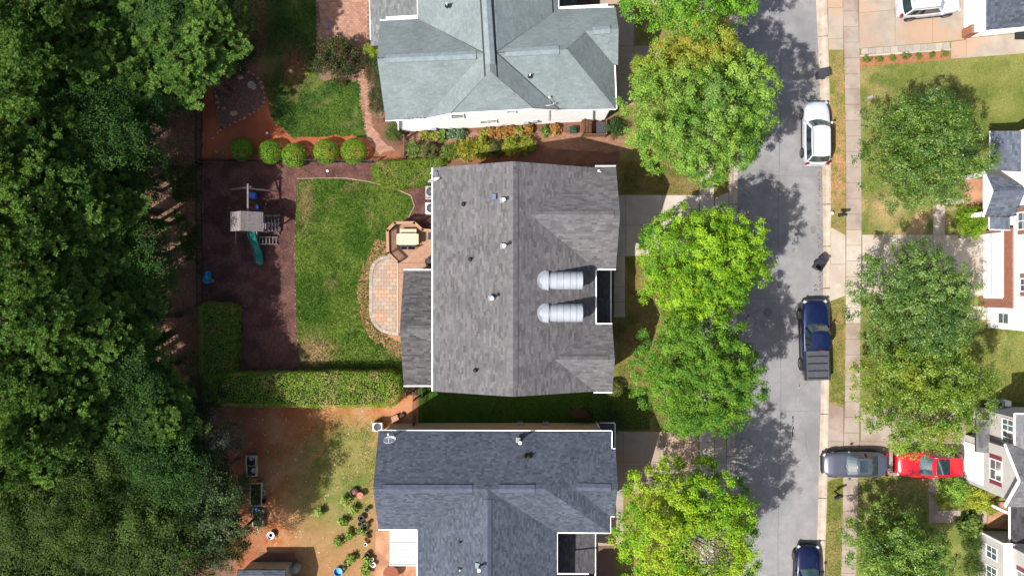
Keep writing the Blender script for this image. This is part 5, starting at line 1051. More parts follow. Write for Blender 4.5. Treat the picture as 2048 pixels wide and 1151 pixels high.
HG = (lit(74, 116, 20, 1.4), lit(156, 184, 56, 1.4), lit(200, 180, 116, 1.5))
hedge('hedge', 'tall clipped hedge running from the tree line to the house corner', [(400, 760), (440, 748), (560, 746), (680, 744), (780, 745), (798, 756), (801, 780), (796, 804), (780, 816), (640, 816), (440, 812), (402, 800)], 2.0, 30000, HG, 901, dry=.42)
hedge('hedge', 'shaded clipped hedge closing the end of the mulch play area', [(395, 612), (404, 606), (455, 607), (464, 616), (464, 700), (460, 752), (398, 764)], 1.9, 17000, (lit(66, 104, 22, 1.3), lit(132, 160, 56, 1.3), lit(156, 140, 80, 1.3)), 902, dry=.25)
hedge('ground_cover_hedge', 'low glossy evergreen hedge bed beside the rear of the dormer house', [(742, 330), (752, 322), (800, 318), (885, 314), (893, 322), (870, 340), (862, 366), (830, 372), (800, 378), (760, 368), (742, 355)], .8, 15000, (lit(70, 112, 22), lit(168, 196, 66), lit(206, 186, 120)), 903, dry=.3)

# ---- planting along the white wall
rs2 = random.Random(8)
for i, (px, py, c) in enumerate([(850, 271, 1), (868, 272, 1), (884, 270, 0), (905, 268, 2), (922, 268, 2), (968, 268, 1), (982, 266, 3), (996, 264, 3), (1010, 265, 3), (1024, 262, 3), (1038, 264, 1), (1090, 262, 0), (1110, 258, 3), (1056, 260, 3)]):
    pal = [((80, 120, 40), (150, 176, 80)), ((110, 130, 40), (206, 196, 90)), ((76, 116, 76), (140, 168, 130)), ((150, 120, 50), (226, 160, 84))][c]
    shrub('day_lily', ['green', 'yellow-green', 'blue-green', 'orange'][c] + ' strappy lily clump in the bed along the white wall', px, py, .34, .3, 420, (lit(*pal[0]), lit(*pal[1])), 840 + i, ls=(.12, .28), group='lily clumps along the white wall', cat='flower clump', nc=30, cr=.12)
for i, (px, py, r, pal, lb) in enumerate([(826, 300, .55, ((84, 120, 40), (160, 184, 84)), 'bright green bush beside the wooden garden gate'), (856, 302, .6, ((86, 100, 50), (140, 146, 80)), 'olive bush between the garden gate and the yellow bushes'), (900, 303, .62, ((80, 110, 34), (140, 162, 60)), 'plain green bush behind the low evergreen hedge'),
        (928, 300, .8, ((110, 140, 26), (212, 206, 76)), 'large yellow-green bush with orange tips by the gable peak'), (962, 300, .75, ((104, 134, 24), (200, 204, 70)), 'yellow-green bush in the middle of the side bed'), (990, 298, .6, ((70, 84, 40), (124, 128, 66)), 'dull reddish bush between two yellow-green ones'), (1022, 294, .7, ((110, 146, 26), (214, 214, 76)), 'yellow-green bush next to the brick path bend'), (1052, 290, .6, ((110, 146, 26), (220, 214, 80)), 'last yellow-green bush before the open brick path')]):
    shrub('shrub', lb, px, py, r, .6, 2600, (lit(*pal[0]), lit(*pal[1]), lit(206, 150, 60) if 'orange' in lb else lit(*pal[1])), 860 + i, ls=(.07, .14))
for i in range(7):
    px, py = 1733 + i * 26, 119 - i * 1.9
    shrub('bedding_plant', 'small green bedding plant in the red bark strip', px, py, .22 if i % 3 else .3, .2, 380, (lit(90, 124, 36), lit(160, 176, 70)), 880 + i, ls=(.05, .1), group='bedding plants in the red bark strip', cat='plant', nc=16, cr=.09)
for i, (px, py, r, lb) in enumerate([(640, 1022, .42, 'bushy young plant nearest the red patio cushion'), (690, 1000, .5, 'tallest leafy vegetable plant on the thin grass'), (708, 1018, .4, 'leafy vegetable plant next to the tallest one'), (684, 1042, .42, 'yellow-green vegetable plant in the middle of the plot'), (700, 1068, .5, 'dark vegetable plant beside the group of black pots'), (676, 1084, .42, 'pale vegetable plant at the lower end of the plot'), (702, 1116, .5, 'young shrub in front of the blue tub'), (735, 1120, .5, 'tall lime plant at the edge of the pink patio'), (730, 1140, .45, 'lime plant at the foot of the pink patio'), (722, 1060, .35, 'small plant between black pots')]):
    shrub('vegetable_plant', lb, px, py, r * .66, .34, 420, (lit(96, 136, 40, 1.7), lit(180, 204, 96, 1.7)), 890 + i, ls=(.08, .18), cat='plant', nc=26, cr=.14)
shrub('ornamental_grass', 'dark arching grass clump just outside the black fence', 372, 190, .9, .7, 1600, (lit(44, 70, 34), lit(96, 116, 60)), 905, ls=(.2, .5), cat='grass clump')
# ---------------------------------------------------------------- vehicles
def paint(name, c, rough=.25, metal=.0): return mat(name, c, tuple(x * .9 for x in c), scale=1.2, rough=rough, metal=metal, coat=.6, spec=.5)
paint('paint_white', (.38, .4, .44)); paint('paint_blue', lit(30, 46, 96, 2.4), metal=.3); paint('paint_grey', lit(112, 116, 134), metal=.4, rough=.3); paint('paint_red', lit(206, 20, 36, 1.7)); paint('paint_navy', lit(26, 38, 84, 2.4), metal=.3)
mat('car_glass', lit(40, 62, 66, 2.6), lit(66, 88, 90, 2.6), scale=1.4, rough=.04, spec=1.0, coat=.5)
mat('windscreen', lit(96, 122, 128, 2.4), lit(60, 84, 92, 2.4), scale=2.2, rough=.05, spec=1.0, coat=.5)
mat('tyre', lit(58, 58, 60, 3), lit(72, 71, 70, 3), scale=14, rough=.9)
mat('alloy', lit(180, 182, 186), lit(150, 152, 156), scale=8, rough=.3, metal=.7)
mat('trim_black', lit(40, 41, 44, 3), lit(52, 53, 56, 3), scale=8, rough=.55)
mat('tonneau', lit(84, 88, 96, 2.6), lit(98, 102, 110, 2.6), scale=5, rough=.7, fine=.1)
mat('lamp_clear', (.36, .38, .4), (.26, .28, .3), scale=20, rough=.1, spec=.8)
mat('lamp_red', lit(190, 24, 34), lit(150, 16, 24), scale=20, rough=.15, spec=.7)

def ring(xf, xr, w, z, bow, taper=.94):
    fr = [(xf - bow * abs(t) ** 2.2, w * .86 * t * .98, z) for t in np.linspace(-1, 1, 7)]
    lf = [(xf - bow - .16 + (xr + .12 - xf + bow + .16) * t, w * (taper + (1 - taper) * math.sin(math.pi * min(1, .18 + .75 * t))), z) for t in np.linspace(0, 1, 9)]
    re = [(xr + .06 * abs(t) ** 2.2, w * .86 * t, z) for t in np.linspace(1, -1, 7)]
    rt = [(x, -y, z) for x, y, z in lf[::-1]]
    return fr + lf + re + rt
def car(name, label, cat, loc, rz, L, Wd, prof, cab, pm, zbelt, zroof, wheel=.33, wb=(.31, -.29), roofrail=False, sunroof=None, bed=None, ribs=0, clad=False, rail_col='trim_black'):
    "x forward. prof: (x fraction, top height) of hood/deck line; cab: (xf0, xf1, xr1, xr0, w0, w1)"
    o = thing(name, label, cat, (0, 0, 0)); hl = L / 2
    xs = np.concatenate([[-1, -.995, -.98, -.95], np.linspace(-.9, .9, 25), [.95, .975, .99, .998, 1]]) * hl
    pf = np.array(prof); V = []; nseg = 0
    for x in xs:
        u = abs(x / hl); hw = Wd / 2 * (1 - .30 * u ** 7) * (1 - .06 * u ** 2); hw = hw * (1 if u < .97 else (1 - ((u - .97) / .03) ** 2 * .10))
        zt = float(np.interp(x / hl, pf[:, 0], pf[:, 1])) - (.0 if u < .97 else ((u - .97) / .03) ** 2 * .16); zb = .26 + (.12 * ((u - .8) / .2) ** 2 if u > .8 else 0)
        half = [(0, zt + .035), (.35, zt + .032), (.68, zt + .018), (.86, zt - .01), (.95, zt - .055), (.99, zt - .14), (1.0, zt - .26), (1.0, .52), (.985, .38), (.95, zb), (.6, zb - .02)]
        sec = [(x, y * hw, z) for y, z in half] + [(x, -y * hw, z) for y, z in half[:0:-1]]
        V += sec; nseg = len(sec)
    n = len(xs); fs = [(i * nseg + j, i * nseg + (j + 1) % nseg, (i + 1) * nseg + (j + 1) % nseg, (i + 1) * nseg + j) for i in range(n - 1) for j in range(nseg)]
    fs = [f[::-1] for f in fs]; fs += [tuple(range(nseg)), tuple((n - 1) * nseg + j for j in range(nseg))[::-1]]
    bd = MB().add(V, fs); body = bd.build('body', pm, o, smooth=True)
    xf0, xf1, xr1, xr0, w0, w1 = cab
    R0 = ring(xf0 * hl, xr0 * hl, w0 * Wd / 2, zbelt - .03, .16); R1 = ring(xf1 * hl, xr1 * hl, w1 * Wd / 2, zroof - .07, .12)
    R2 = [(c[0] * .985 + .015 * (xf1 + xr1) / 2 * hl, c[1] * .93, zroof - .015) for c in R1]; R3 = [(c[0] * .9 + .1 * (xf1 + xr1) / 2 * hl, c[1] * .55, zroof + .012) for c in R1]
    k = 32; A = R0 + R1 + R2 + R3
    def band(idx): return [(i, (i + 1) % k, k + (i + 1) % k, k + i) for i in idx]
    top = [(a * k + i, a * k + (i + 1) % k, (a + 1) * k + (i + 1) % k, (a + 1) * k + i) for a in (1, 2) for i in range(k)] + [tuple(3 * k + i for i in range(k))]
    bp_ = [10, 26] + ([13, 24] if zroof > 1.55 else []); pil = [6, 15, 22, 31] + bp_
    for i in bp_: MB().add(A, band([i])).build('pillar', 'trim_black', o)
    MB().add(A, band([6, 15, 22, 31]) + top).build('cabin', pm, o, smooth=True)
    def glass(nm, idx, mt):
        g = MB(); cen = Vector(((xf0 + xr0) / 2 * hl, 0, zbelt))
        g.add(A, band(idx)); g.build(nm, mt, o)
    glass('windshield', range(0, 6), 'windscreen'); glass('rear_window', range(16, 22), 'car_glass')
    glass('side_window', [7, 8, 9], 'car_glass'); glass('side_window', [11, 12] + ([14] if 13 in pil else [13, 14]), 'car_glass'); glass('side_window', [23, 25] if 24 in pil else [23, 24, 25], 'car_glass'); glass('side_window', [27, 28, 29, 30], 'car_glass')
    ww = .22
    for fx in wb:
        for sy in (1, -1):
            c = Vector((fx * L, sy * (Wd / 2 - .065), wheel)); M = Matrix.Rotation(math.pi / 2 * (-sy), 3, 'X')
            MB().lathe([(wheel * 1.16, -.06), (wheel * 1.2, .068), (wheel * 1.0, .074), (.05, .07)], 20, c, M).build('wheel_arch', 'trim_black', o)
            t = MB().lathe([(wheel * .6, -ww / 2), (wheel * .92, -ww / 2), (wheel, -ww / 2 + .04), (wheel, ww / 2 - .04), (wheel * .93, ww / 2), (wheel * .66, ww / 2), (wheel * .62, ww / 2 - .03)], 22, c, M).build('wheel', 'tyre', o, smooth=True)
            rm = MB().lathe([(wheel * .64, ww / 2 - .05), (wheel * .64, ww / 2 - .005), (wheel * .56, ww / 2 - .02), (wheel * .55, ww / 2 - .07), (.02, ww / 2 - .07)], 20, c, M)
            for q in range(5):
                a = q * 2 * math.pi / 5; d = Vector((math.cos(a), math.sin(a), 0)); rm.bar(c + M @ Vector((0, 0, ww / 2 - .03)), c + M @ (d * wheel * .58 + Vector((0, 0, ww / 2 - .025))), .06, .04)
            rm.build('rim', 'alloy', t)
    ht = lambda f: float(np.interp(f, pf[:, 0], pf[:, 1]))
    for sy in (1, -1):
        f = .935; MB().box((f * hl, sy * Wd * .36, ht(f) - .075), (.2, .26, .1), rz=-sy * .6).build('headlight', 'lamp_clear', o, smooth=True)
        f = -.955; MB().box((f * hl, sy * Wd * .385, ht(f) - .10), (.16, .26, .26), rz=sy * .35).build('taillight', 'lamp_red', o)
        p = Vector((xf0 * hl - .28, sy * (Wd / 2 + .06), zbelt + .04)); MB().lathe([(.03, -.09), (.085, -.05), (.095, .03), (.05, .07)], 10, p, Matrix.Rotation(math.pi / 2, 3, 'X') @ Matrix.Scale(1.1, 3)).build('wing_mirror', pm, o)
        MB().bar((wb[0] * L - wheel * 1.2, sy * (Wd / 2 - .0), .33), (wb[1] * L + wheel * 1.2, sy * (Wd / 2 - .0), .33), .05, .12).build('side_sill', 'trim_black', o)
        MB().bar((xf0 * hl - .75, sy * (Wd / 2 + .006), zbelt - .17), (xf0 * hl - .93, sy * (Wd / 2 + .006), zbelt - .17), .02, .03).build('door_handle', pm, o)
        MB().bar((xf0 * hl - .95, sy * (Wd / 2 + .0005), zbelt - .1), (xf0 * hl - .95, sy * (Wd / 2 - .001), .4), .012, .012).build('door_seam', 'trim_black', o)
        if roofrail: MB().tube([(xf1 * hl - .15, sy * w1 * Wd / 2 * .9, zroof - .02), (xf1 * hl - .3, sy * w1 * Wd / 2 * .9, zroof + .05), (xr1 * hl + .3, sy * w1 * Wd / 2 * .9, zroof + .05), (xr1 * hl + .15, sy * w1 * Wd / 2 * .9, zroof - .02)], .018, 6).build('roof_rail', rail_col, o)
        MB().bar((xf0 * hl + .16, sy * Wd * .3, ht(.45) + .032), (.86 * hl, sy * Wd * .2, ht(.86) + .022), .02, .015).build('hood_crease', pm, o)
    MB().box((.985 * hl, 0, ht(.97) * .62), (.06, Wd * .5, .2)).build('grille', 'trim_black', o); MB().box((hl * .97, 0, .36), (.14, Wd * .74, .14)).build('front_bumper', 'trim_black', o)
    MB().box((-hl * .985, 0, .42), (.1, Wd * .74, .2)).build('rear_bumper', pm, o); MB().box((-hl - .03, 0, .56), (.03, .36, .14)).build('number_plate', 'lamp_clear', o)
    for sy in (-1, 1): MB().bar((xf0 * hl - .02, sy * .15 - .1, zbelt + .02), (xf0 * hl - .18, sy * .15 + .35, zbelt + .11), .02, .015).build('wiper', 'trim_black', o)
    MB().lathe([(.03, 0), (.035, .02), (.012, .09)], 6, (xr1 * hl + .22, 0, zroof + .005)).build('antenna', 'trim_black', o)
    if sunroof:
        a, b = sunroof; MB().box(((a + b) / 2 * hl, 0, zroof + .012), ((a - b) * hl, Wd * (.44 if zroof < 1.5 else .58), .02)).build('sunroof', 'car_glass', o)
    for r_ in range(ribs):
        y = (r_ / (ribs - 1) - .5) * Wd * .5; MB().bar((xf1 * hl - .3, y, zroof + .008), (xr1 * hl + .2, y, zroof + .008), .035, .02).build('roof_rib', pm, o)
    if bed:
        a, b, z = bed; MB().box(((a + b) / 2 * hl, 0, z), ((a - b) * hl, Wd * .82, .06)).build('bed_cover', 'tonneau', o)
        for q in range(4): MB().box(((a + (b - a) * (q + .7) / 4) * hl, 0, z + .035), (.1, Wd * .72, .018)).build('cover_fold', 'trim_black', o)
        for sy in (1, -1): MB().bar((a * hl, sy * Wd * .435, z - .005), (b * hl, sy * Wd * .435, z - .005), .08, .07).build('bed_rail', 'trim_black', o)
        MB().box((xr0 * hl - .02, 0, zroof - .03), (.06, .3, .04)).build('brake_light', 'lamp_red', o)
    o.location = loc; o.rotation_euler = (0, 0, rz); return o
ZR_ = -.115
SUVP = [(-1, .86), (-.9, 1.0), (-.5, 1.06), (.3, 1.04), (.42, 1.03), (.7, .97), (.9, .86), (1, .7)]
SEDP = [(-1, .84), (-.93, .96), (-.62, 1.0), (.2, .96), (.36, .95), (.7, .86), (.9, .74), (1, .6)]
TRKP = [(-1, 1.0), (-.95, 1.05), (-.2, 1.08), (.35, 1.14), (.5, 1.14), (.8, 1.1), (.93, 1.0), (1, .8)]
def at(px, py, z=1.2): p = W(px, py, z); return p.x, p.y
x, y = at(1640, 263); car('suv', 'white suv parked against the right kerb by the dry verge', 'car', (x - .02, y, ZR_), math.radians(90.5), 4.62, 1.86, SUVP, (.42, .18, -.8, -.93, .92, .76), 'paint_white', 1.05, 1.66, roofrail=True, ribs=4)
x, y = at(1637, 680); car('pickup_truck', 'dark blue crew-cab pickup with a grey folding bed cover', 'truck', (x - .02, y, ZR_), math.radians(91.5), 5.85, 1.98, TRKP, (.42, .24, -.2, -.235, .88, .74), 'paint_blue', 1.15, 1.88, wheel=.41, wb=(.31, -.3), bed=(-.27, -.985, 1.1), ribs=6)
x, y = at(1716, 931); car('sedan', 'dark grey sedan with a small sunroof across the pavement', 'car', (x, y, .022), math.radians(180.5), 4.62, 1.83, SEDP, (.36, .08, -.42, -.72, .9, .7), 'paint_grey', .97, 1.44, sunroof=(0.0, -.24))
x, y = at(1866, 931, 1.3); car('suv', 'bright red car with a wide black sunroof nosed towards the sedan', 'car', (x, y, .022), math.radians(180), 4.75, 1.88, SUVP, (.38, .1, -.84, -.95, .92, .76), 'paint_red', 1.05, 1.66, sunroof=(-.02, -.42), roofrail=True, rail_col='alloy')
x, y = at(1622, 1160); car('sedan', 'dark blue car cut by the bottom edge on the street', 'car', (x, y, ZR_), math.radians(88.5), 4.6, 1.82, SEDP, (.36, .08, -.42, -.72, .9, .7), 'paint_navy', .97, 1.45)
x, y = at(1862, 4, 1.0); car('suv', 'white suv on the wide driveway by the white garage', 'car', (x, y, .022), math.radians(6), 4.45, 1.84, SUVP, (.42, .18, -.8, -.93, .92, .76), 'paint_white', 1.05, 1.66, roofrail=True)
# ---------------------------------------------------------------- yard things
mat('wood_grey', lit(168, 160, 160), lit(136, 128, 128), scale=7, rough=.9, bump=.004, bscale=30, rand=.14, fine=.12)
mat('wood_deck', lit(206, 164, 136), lit(192, 148, 120), scale=5, rough=.8, rand=.07, fine=.08)
mat('wood_rail', lit(206, 162, 134), lit(190, 146, 118), scale=5, rough=.8, fine=.06)
mat('wood_dark', lit(104, 66, 52), lit(84, 54, 44), scale=6, rough=.85, rand=.1)
mat('wood_fence', lit(158, 116, 90), lit(128, 92, 72), scale=6, rough=.9, rand=.12)
mat('cream_table', lit(244, 228, 200), lit(230, 212, 182), scale=5, rough=.6, rand=.05)
mat('plastic_green', lit(24, 126, 112, 1.6), lit(20, 112, 100, 1.6), scale=3, rough=.4)
mat('plastic_blue', lit(40, 110, 214, 1.5), lit(32, 96, 196, 1.5), scale=3, rough=.4)
mat('plastic_sky', lit(40, 150, 214, 1.6), lit(32, 136, 200, 1.6), scale=3, rough=.4)
mat('plastic_lime', lit(150, 206, 60), rough=.4, c2=lit(130, 190, 50), scale=4)
mat('chair_dark', lit(62, 62, 74, 2.6), lit(76, 76, 86, 2.6), scale=9, rough=.6)
mat('pot_black', lit(46, 46, 52, 2.8), lit(60, 60, 66, 2.8), scale=9, rough=.6)
mat('potting_soil', lit(70, 52, 44), lit(50, 38, 34), scale=14, rough=.95)
mat('red_cloth', lit(222, 110, 104), lit(236, 160, 150), scale=9, rough=.9)
mat('ac_grey', lit(190, 196, 198), lit(170, 176, 178), scale=5, rough=.5, fine=.06)
mat('bin_dark', lit(84, 88, 98, 2.6), lit(70, 74, 84, 2.6), scale=3, rough=.5)
mat('orange_crate', lit(216, 112, 40), lit(196, 96, 32), scale=6, rough=.6)
mat('terracotta', lit(176, 104, 76), lit(152, 88, 66), scale=7, rough=.85)
mat('shed_wall', lit(230, 220, 196), lit(216, 206, 182), scale=2, rough=.7)
mat('hose_green', lit(50, 104, 84), lit(42, 88, 72), scale=6, rough=.5)

# ---- black metal fence of the play yard
def fence(label, pts, hz=1.2, closed=False, gap=.115, m='black_metal'):
    c = sum((Vector((p.x, p.y, 0)) for p in pts), Vector()) / len(pts); o = thing('metal_fence', label, 'fence', c); pk = MB()
    for a, b in zip(pts[:-1], pts[1:]):
        L = (b - a).length; n = max(1, round(L / 2.2))
        for i in range(n + 1):
            p = a.lerp(b, i / n); MB().box((p.x, p.y, hz / 2 + .03), (.07, .07, hz + .1)).build('post', m, o)
        for z in (.18, hz - .2, hz - .03): MB().bar((a.x, a.y, z), (b.x, b.y, z), .035, .035).build('rail', m, o)
        k = int(L / gap)
        for i in range(1, k):
            p = a.lerp(b, i / k); pk.box((p.x, p.y, hz / 2 + .02), (.018, .018, hz))
    pk.build('pickets', m, o, kind='stuff'); return o
fence('black metal fence between the wood strip and the yards', [W(404, 128, 0), W(404, 330, 0), W(406, 612, 0)])
fence('black metal fence behind the row of round shrubs', [W(406, 323, 0), W(600, 324, 0), W(750, 326, 0)])
fence('black metal fence and gate between the two houses', [W(831, 778, 0), W(831, 845, 0)], 1.5); fence('short black fence panel beside the sunroom corner', [W(831, 796, 0), W(848, 790, 0), W(848, 776, 0)], 1.3)

# ---- wooden garden gate beside the white house
p0, p1 = W(812, 278, 0), W(812, 314, 0); o = thing('garden_gate', 'wooden slatted gate across the side bed', 'gate', (p0 + p1) / 2)
for i in range(9): p = p0.lerp(p1, i / 8); MB().bar((p.x - .1, p.y, .1), (p.x + .1, p.y, 1.25), .09, .03).build('slat', 'wood_fence', o)
for z in (.3, 1.1): MB().bar((p0.x, p0.y, z), (p1.x, p1.y, z), .06, .09).build('rail', 'wood_fence', o)
for p in (p0, p1): MB().box((p.x, p.y, .7), (.11, .11, 1.4)).build('post', 'wood_fence', o)

# ---- deck with railing
DZ = .85
dk = thing('deck', 'tan wooden deck with an octagonal bay and dark balusters', 'deck', W(825, 490, 0))
def D2(pts, z=DZ): return [(W(a, b, z).x, W(a, b, z).y) for a, b in pts]
def boards(poly, ang, w=.14):
    n = (-math.sin(ang), math.cos(ang)); ds = [p[0] * n[0] + p[1] * n[1] for p in poly]; d = min(ds)
    while d < max(ds):
        q = clip(clip(poly, n, d + w - .012), (-n[0], -n[1]), -d)
        if len(q) > 2: MB().prism(q, DZ - .04, DZ).build('board', 'wood_deck', dk)
        d += w
A_ = D2([(777, 460), (793, 445), (833, 445), (848, 460), (872, 461), (872, 525), (796, 525), (777, 507)]); boards(A_, math.radians(42))
boards(D2([(796, 525.5), (872, 525.5), (872, 545), (796, 545)]), math.radians(-42)); boards(D2([(796, 545.5), (812, 545.5), (812, 664), (796, 664)]), math.radians(-42))
MB().prism(D2([(779, 461), (794, 447), (832, 447), (847, 462), (871, 463), (871, 543), (811, 543), (811, 662), (798, 662), (798, 524), (779, 505)]), .0, DZ - .05).build('deck_frame', 'wood_dark', dk)
MB().bar((*D2([(795.4, 526)])[0], DZ - .06), (*D2([(795.4, 664)])[0], DZ - .06), .05, .2).build('fascia', 'cream_table', dk)
def rail(pts):
    P = [Vector((*D2([q])[0], 0)) for q in pts]
    for a, b in zip(P[:-1], P[1:]):
        d = (b - a).normalized() * .06
        MB().bar((a.x - d.x, a.y - d.y, DZ + .98), (b.x + d.x, b.y + d.y, DZ + .98), .2, .04).build('rail_cap', 'wood_rail', dk)
        MB().bar((a.x, a.y, DZ + .1), (b.x, b.y, DZ + .1), .05, .08).build('rail', 'wood_dark', dk); MB().bar((a.x, a.y, DZ + .9), (b.x, b.y, DZ + .9), .05, .08).build('rail', 'wood_dark', dk)
        n = max(2, int((b - a).length / .14))
        for i in range(1, n): p = a.lerp(b, i / n); MB().box((p.x, p.y, DZ + .5), (.045, .045, .84)).build('baluster', 'wood_dark', dk)
    for p in P: MB().box((p.x, p.y, (DZ + .95) / 2), (.1, .1, DZ + .95)).build('post', 'wood_dark', dk)
rail([(797, 524), (780, 507), (779, 462), (794, 447.5), (832, 447.5), (848, 462), (868, 463)])
for k in range(3): a = D2([(797 - k * 3, 560)], 0)[0]; b = D2([(797 - k * 3, 585)], 0)[0]
# table, bench, chairs
c = W(815, 478, DZ + .75); t = thing('patio_table', 'cream slatted patio table on the deck', 'table', (c.x, c.y, DZ))
for i in range(12): MB().box((c.x - .72 + i * .131, c.y, DZ + .72), (.125, .82 if 0 < i < 11 else .74, .04)).build('slat', 'cream_table', t)
for sx in (-.6, .6):
    for sy in (-.3, .3): MB().box((c.x + sx, c.y + sy, DZ + .35), (.07, .07, .7)).build('leg', 'cream_table', t)
b_ = thing('bench', 'cream slatted bench behind the patio table', 'bench', (c.x, c.y + .58, DZ))
for i in range(3): MB().box((c.x, c.y + .5 + i * .1, DZ + .44), (1.2, .09, .03)).build('slat', 'cream_table', b_)
for sx in (-.5, .5): MB().box((c.x + sx, c.y + .6, DZ + .21), (.06, .28, .42)).build('leg', 'cream_table', b_)
def chair(px, py, rz, label):
    p = W(px, py, DZ + .45); o = thing('patio_chair', label, 'chair', (0, 0, 0))
    m = MB()
    MB().box((0, 0, .43), (.46, .44, .05)).build('seat', 'chair_dark', o)
    MB().box((0, -.24, .7), (.46, .04, .5), M=Matrix.Rotation(.2, 3, 'X')).build('backrest', 'chair_dark', o)
    for sx in (-.2, .2):
        for sy in (-.19, .19): MB().box((sx, sy, .21), (.035, .035, .42)).build('leg', 'chair_dark', o)
        MB().bar((sx * 1.15, -.22, .64), (sx * 1.15, .2, .62), .04, .03).build('armrest', 'chair_dark', o)
    o.location = (p.x, p.y, DZ); o.rotation_euler = (0, 0, rz)
chair(808, 491, 0.0, 'dark patio chair at the table end nearest the balusters'); chair(824, 491, 0.0, 'dark patio chair on the same side of the table, nearer the house'); chair(862, 472, 1.5, 'dark chair under the house eave on the deck')
p = W(862, 522, 1.5); o = thing('grill', 'dark covered grill under the eave at the deck corner', 'grill', (p.x, p.y, DZ)); MB().box((p.x, p.y, DZ + .4), (.5, .7, .8), top=.9).build('cover', 'chair_dark', o); MB().lathe([(.3, 0), (.28, .1), (.12, .18)], 10, (p.x, p.y, DZ + .8)).build('lid', 'chair_dark', o)
p = W(802, 650, .5); o = thing('potted_plant', 'pale potted plant by the sunroom corner', 'plant', (p.x, p.y, 0)); MB().lathe([(.16, .0), (.2, .4), (.16, .4), (.15, .34)], 10, p + Vector((0, 0, -.46))).build('pot', 'terracotta', o)
rg = np.random.default_rng(4); q = sph(90, rg, 0); cloud('foliage', q * .28 + np.array([0, 0, .5]), unit(q + .4), rg.uniform(.1, .2, 90), mixc(lit(120, 116, 100), lit(190, 180, 160), rg.random(90)), 'leaf', o, rg)

# ---- air conditioners at the rear wall
for i, (px, py, lb) in enumerate([(862, 383, 'grey air conditioner under the satellite dish'), (862, 416, 'white air conditioner nearer the deck')]):
    p = W(px, py, .8); o = thing('air_conditioner', lb, 'air conditioner', (p.x, p.y, 0))
    MB().box((p.x, p.y, .05), (.95, .95, .1)).build('pad', 'concrete', o); MB().box((p.x, p.y, .47), (.8, .8, .74)).build('casing', 'ac_grey' if i == 0 else 'white_paint', o)
    MB().lathe([(.33, .84), (.33, .87), (.29, .87), (.29, .85), (.02, .85)], 18, (p.x, p.y, 0)).build('fan_guard', 'black_metal', o)
    for k in range(4): a = k * math.pi / 4; MB().bar((p.x - .3 * math.cos(a), p.y - .3 * math.sin(a), .88), (p.x + .3 * math.cos(a), p.y + .3 * math.sin(a), .88), .015, .012).build('guard_bar', 'ac_grey', o)
p = W(755, 853, .8); o = thing('air_conditioner', 'silver air conditioner at the corner of the blue-grey roof', 'air conditioner', (p.x, p.y, 0)); MB().box((p.x, p.y, .45), (.7, .6, .85)).build('casing', 'galvanised', o); MB().lathe([(.27, .87), (.27, .9), (.23, .9), (.02, .89)], 14, (p.x, p.y, 0)).build('fan_guard', 'black_metal', o)

# ---- swing set
ps = thing('swing_set', 'grey wooden playset with a planked gable roof, swing beam and climbing ladder', 'playset', W(495, 445, 0))
hz = 3.1; RA, RB, RC_ = W(460, 440, 2.75).x, W(482, 440, 3.3).x, W(527, 440, 2.5).x; ry0, ry1 = W(0, 462, 2.9).y, W(0, 423, 2.9).y
def plank_slope(x0, z0, x1, z1, n):
    for i in range(n):
        a, b = i / n, (i + .93) / n; P = [(x0 + (x1 - x0) * a, ry0, z0 + (z1 - z0) * a), (x0 + (x1 - x0) * b, ry0, z0 + (z1 - z0) * b), (x0 + (x1 - x0) * b, ry1, z0 + (z1 - z0) * b), (x0 + (x1 - x0) * a, ry1, z0 + (z1 - z0) * a)]
        MB().slab(P, .025).build('roof_plank', 'wood_grey', ps)
plank_slope(RA, 2.7, RB, 3.35, 6); plank_slope(RB, 3.35, RC_, 2.55, 12)
xa, xb_ = W(471, 0, 0).x, W(519, 0, 0).x; ya_, yb_ = ry0 + .12, ry1 - .12
for x_ in (RA + .3, RC_ - .35):
    for y_ in (ya_, yb_): MB().box((x_, y_, 1.35), (.1, .1, 2.7)).build('post', 'wood_grey', ps)
for i in range(9): MB().box(((RA + .4) + (RC_ - RA - .8) * i / 8, (ya_ + yb_) / 2, 1.4), (.17, yb_ - ya_, .03)).build('deck_board', 'wood_grey', ps)
beam0, beam1 = W(496, 424, 2.45), W(496, 370, 2.45); MB().bar(beam0, beam1 + Vector((0, .1, 0)), .11, .14).build('swing_beam', 'wood_grey', ps)
MB().bar(W(486, 375, 2.4), W(557, 383, .1), .09, .09).build('brace_leg', 'wood_grey', ps); MB().bar(W(502, 373, 2.4), W(474, 378, .9), .09, .09).build('brace_leg', 'wood_grey', ps); MB().bar(W(499, 373, 2.4), W(462, 379, .1), .09, .09).build('brace_leg', 'wood_grey', ps)
sw = W(508, 392, .6); sob = MB().lathe([(.02, .5), (.2, .5), (.24, .55), (.25, .75), (.22, .75), (.2, .58), (.02, .56)], 14, (sw.x, sw.y, .05)).build('swing_seat', 'plastic_blue', ps, label='blue bucket swing')
MB().box((sw.x - .02, sw.y, 1.0), (.5, .36, .05), rz=-.1).build('swing_canopy', 'plastic_blue', ps)
for sy in (-.16, .16): MB().tube([(beam1.x, sw.y + sy, 2.4), (sw.x, sw.y + sy, .7)], .012, 5).build('chain', 'galvanised', ps)
s2 = W(514, 414, .5); MB().box((s2.x, s2.y, .5), (.2, .4, .04)).build('belt_seat', 'plastic_blue', ps)
for sy in (-.2, .2): MB().tube([(beam0.x, s2.y + sy, 2.4), (s2.x, s2.y + sy, .5)], .01, 5).build('chain', 'galvanised', ps)
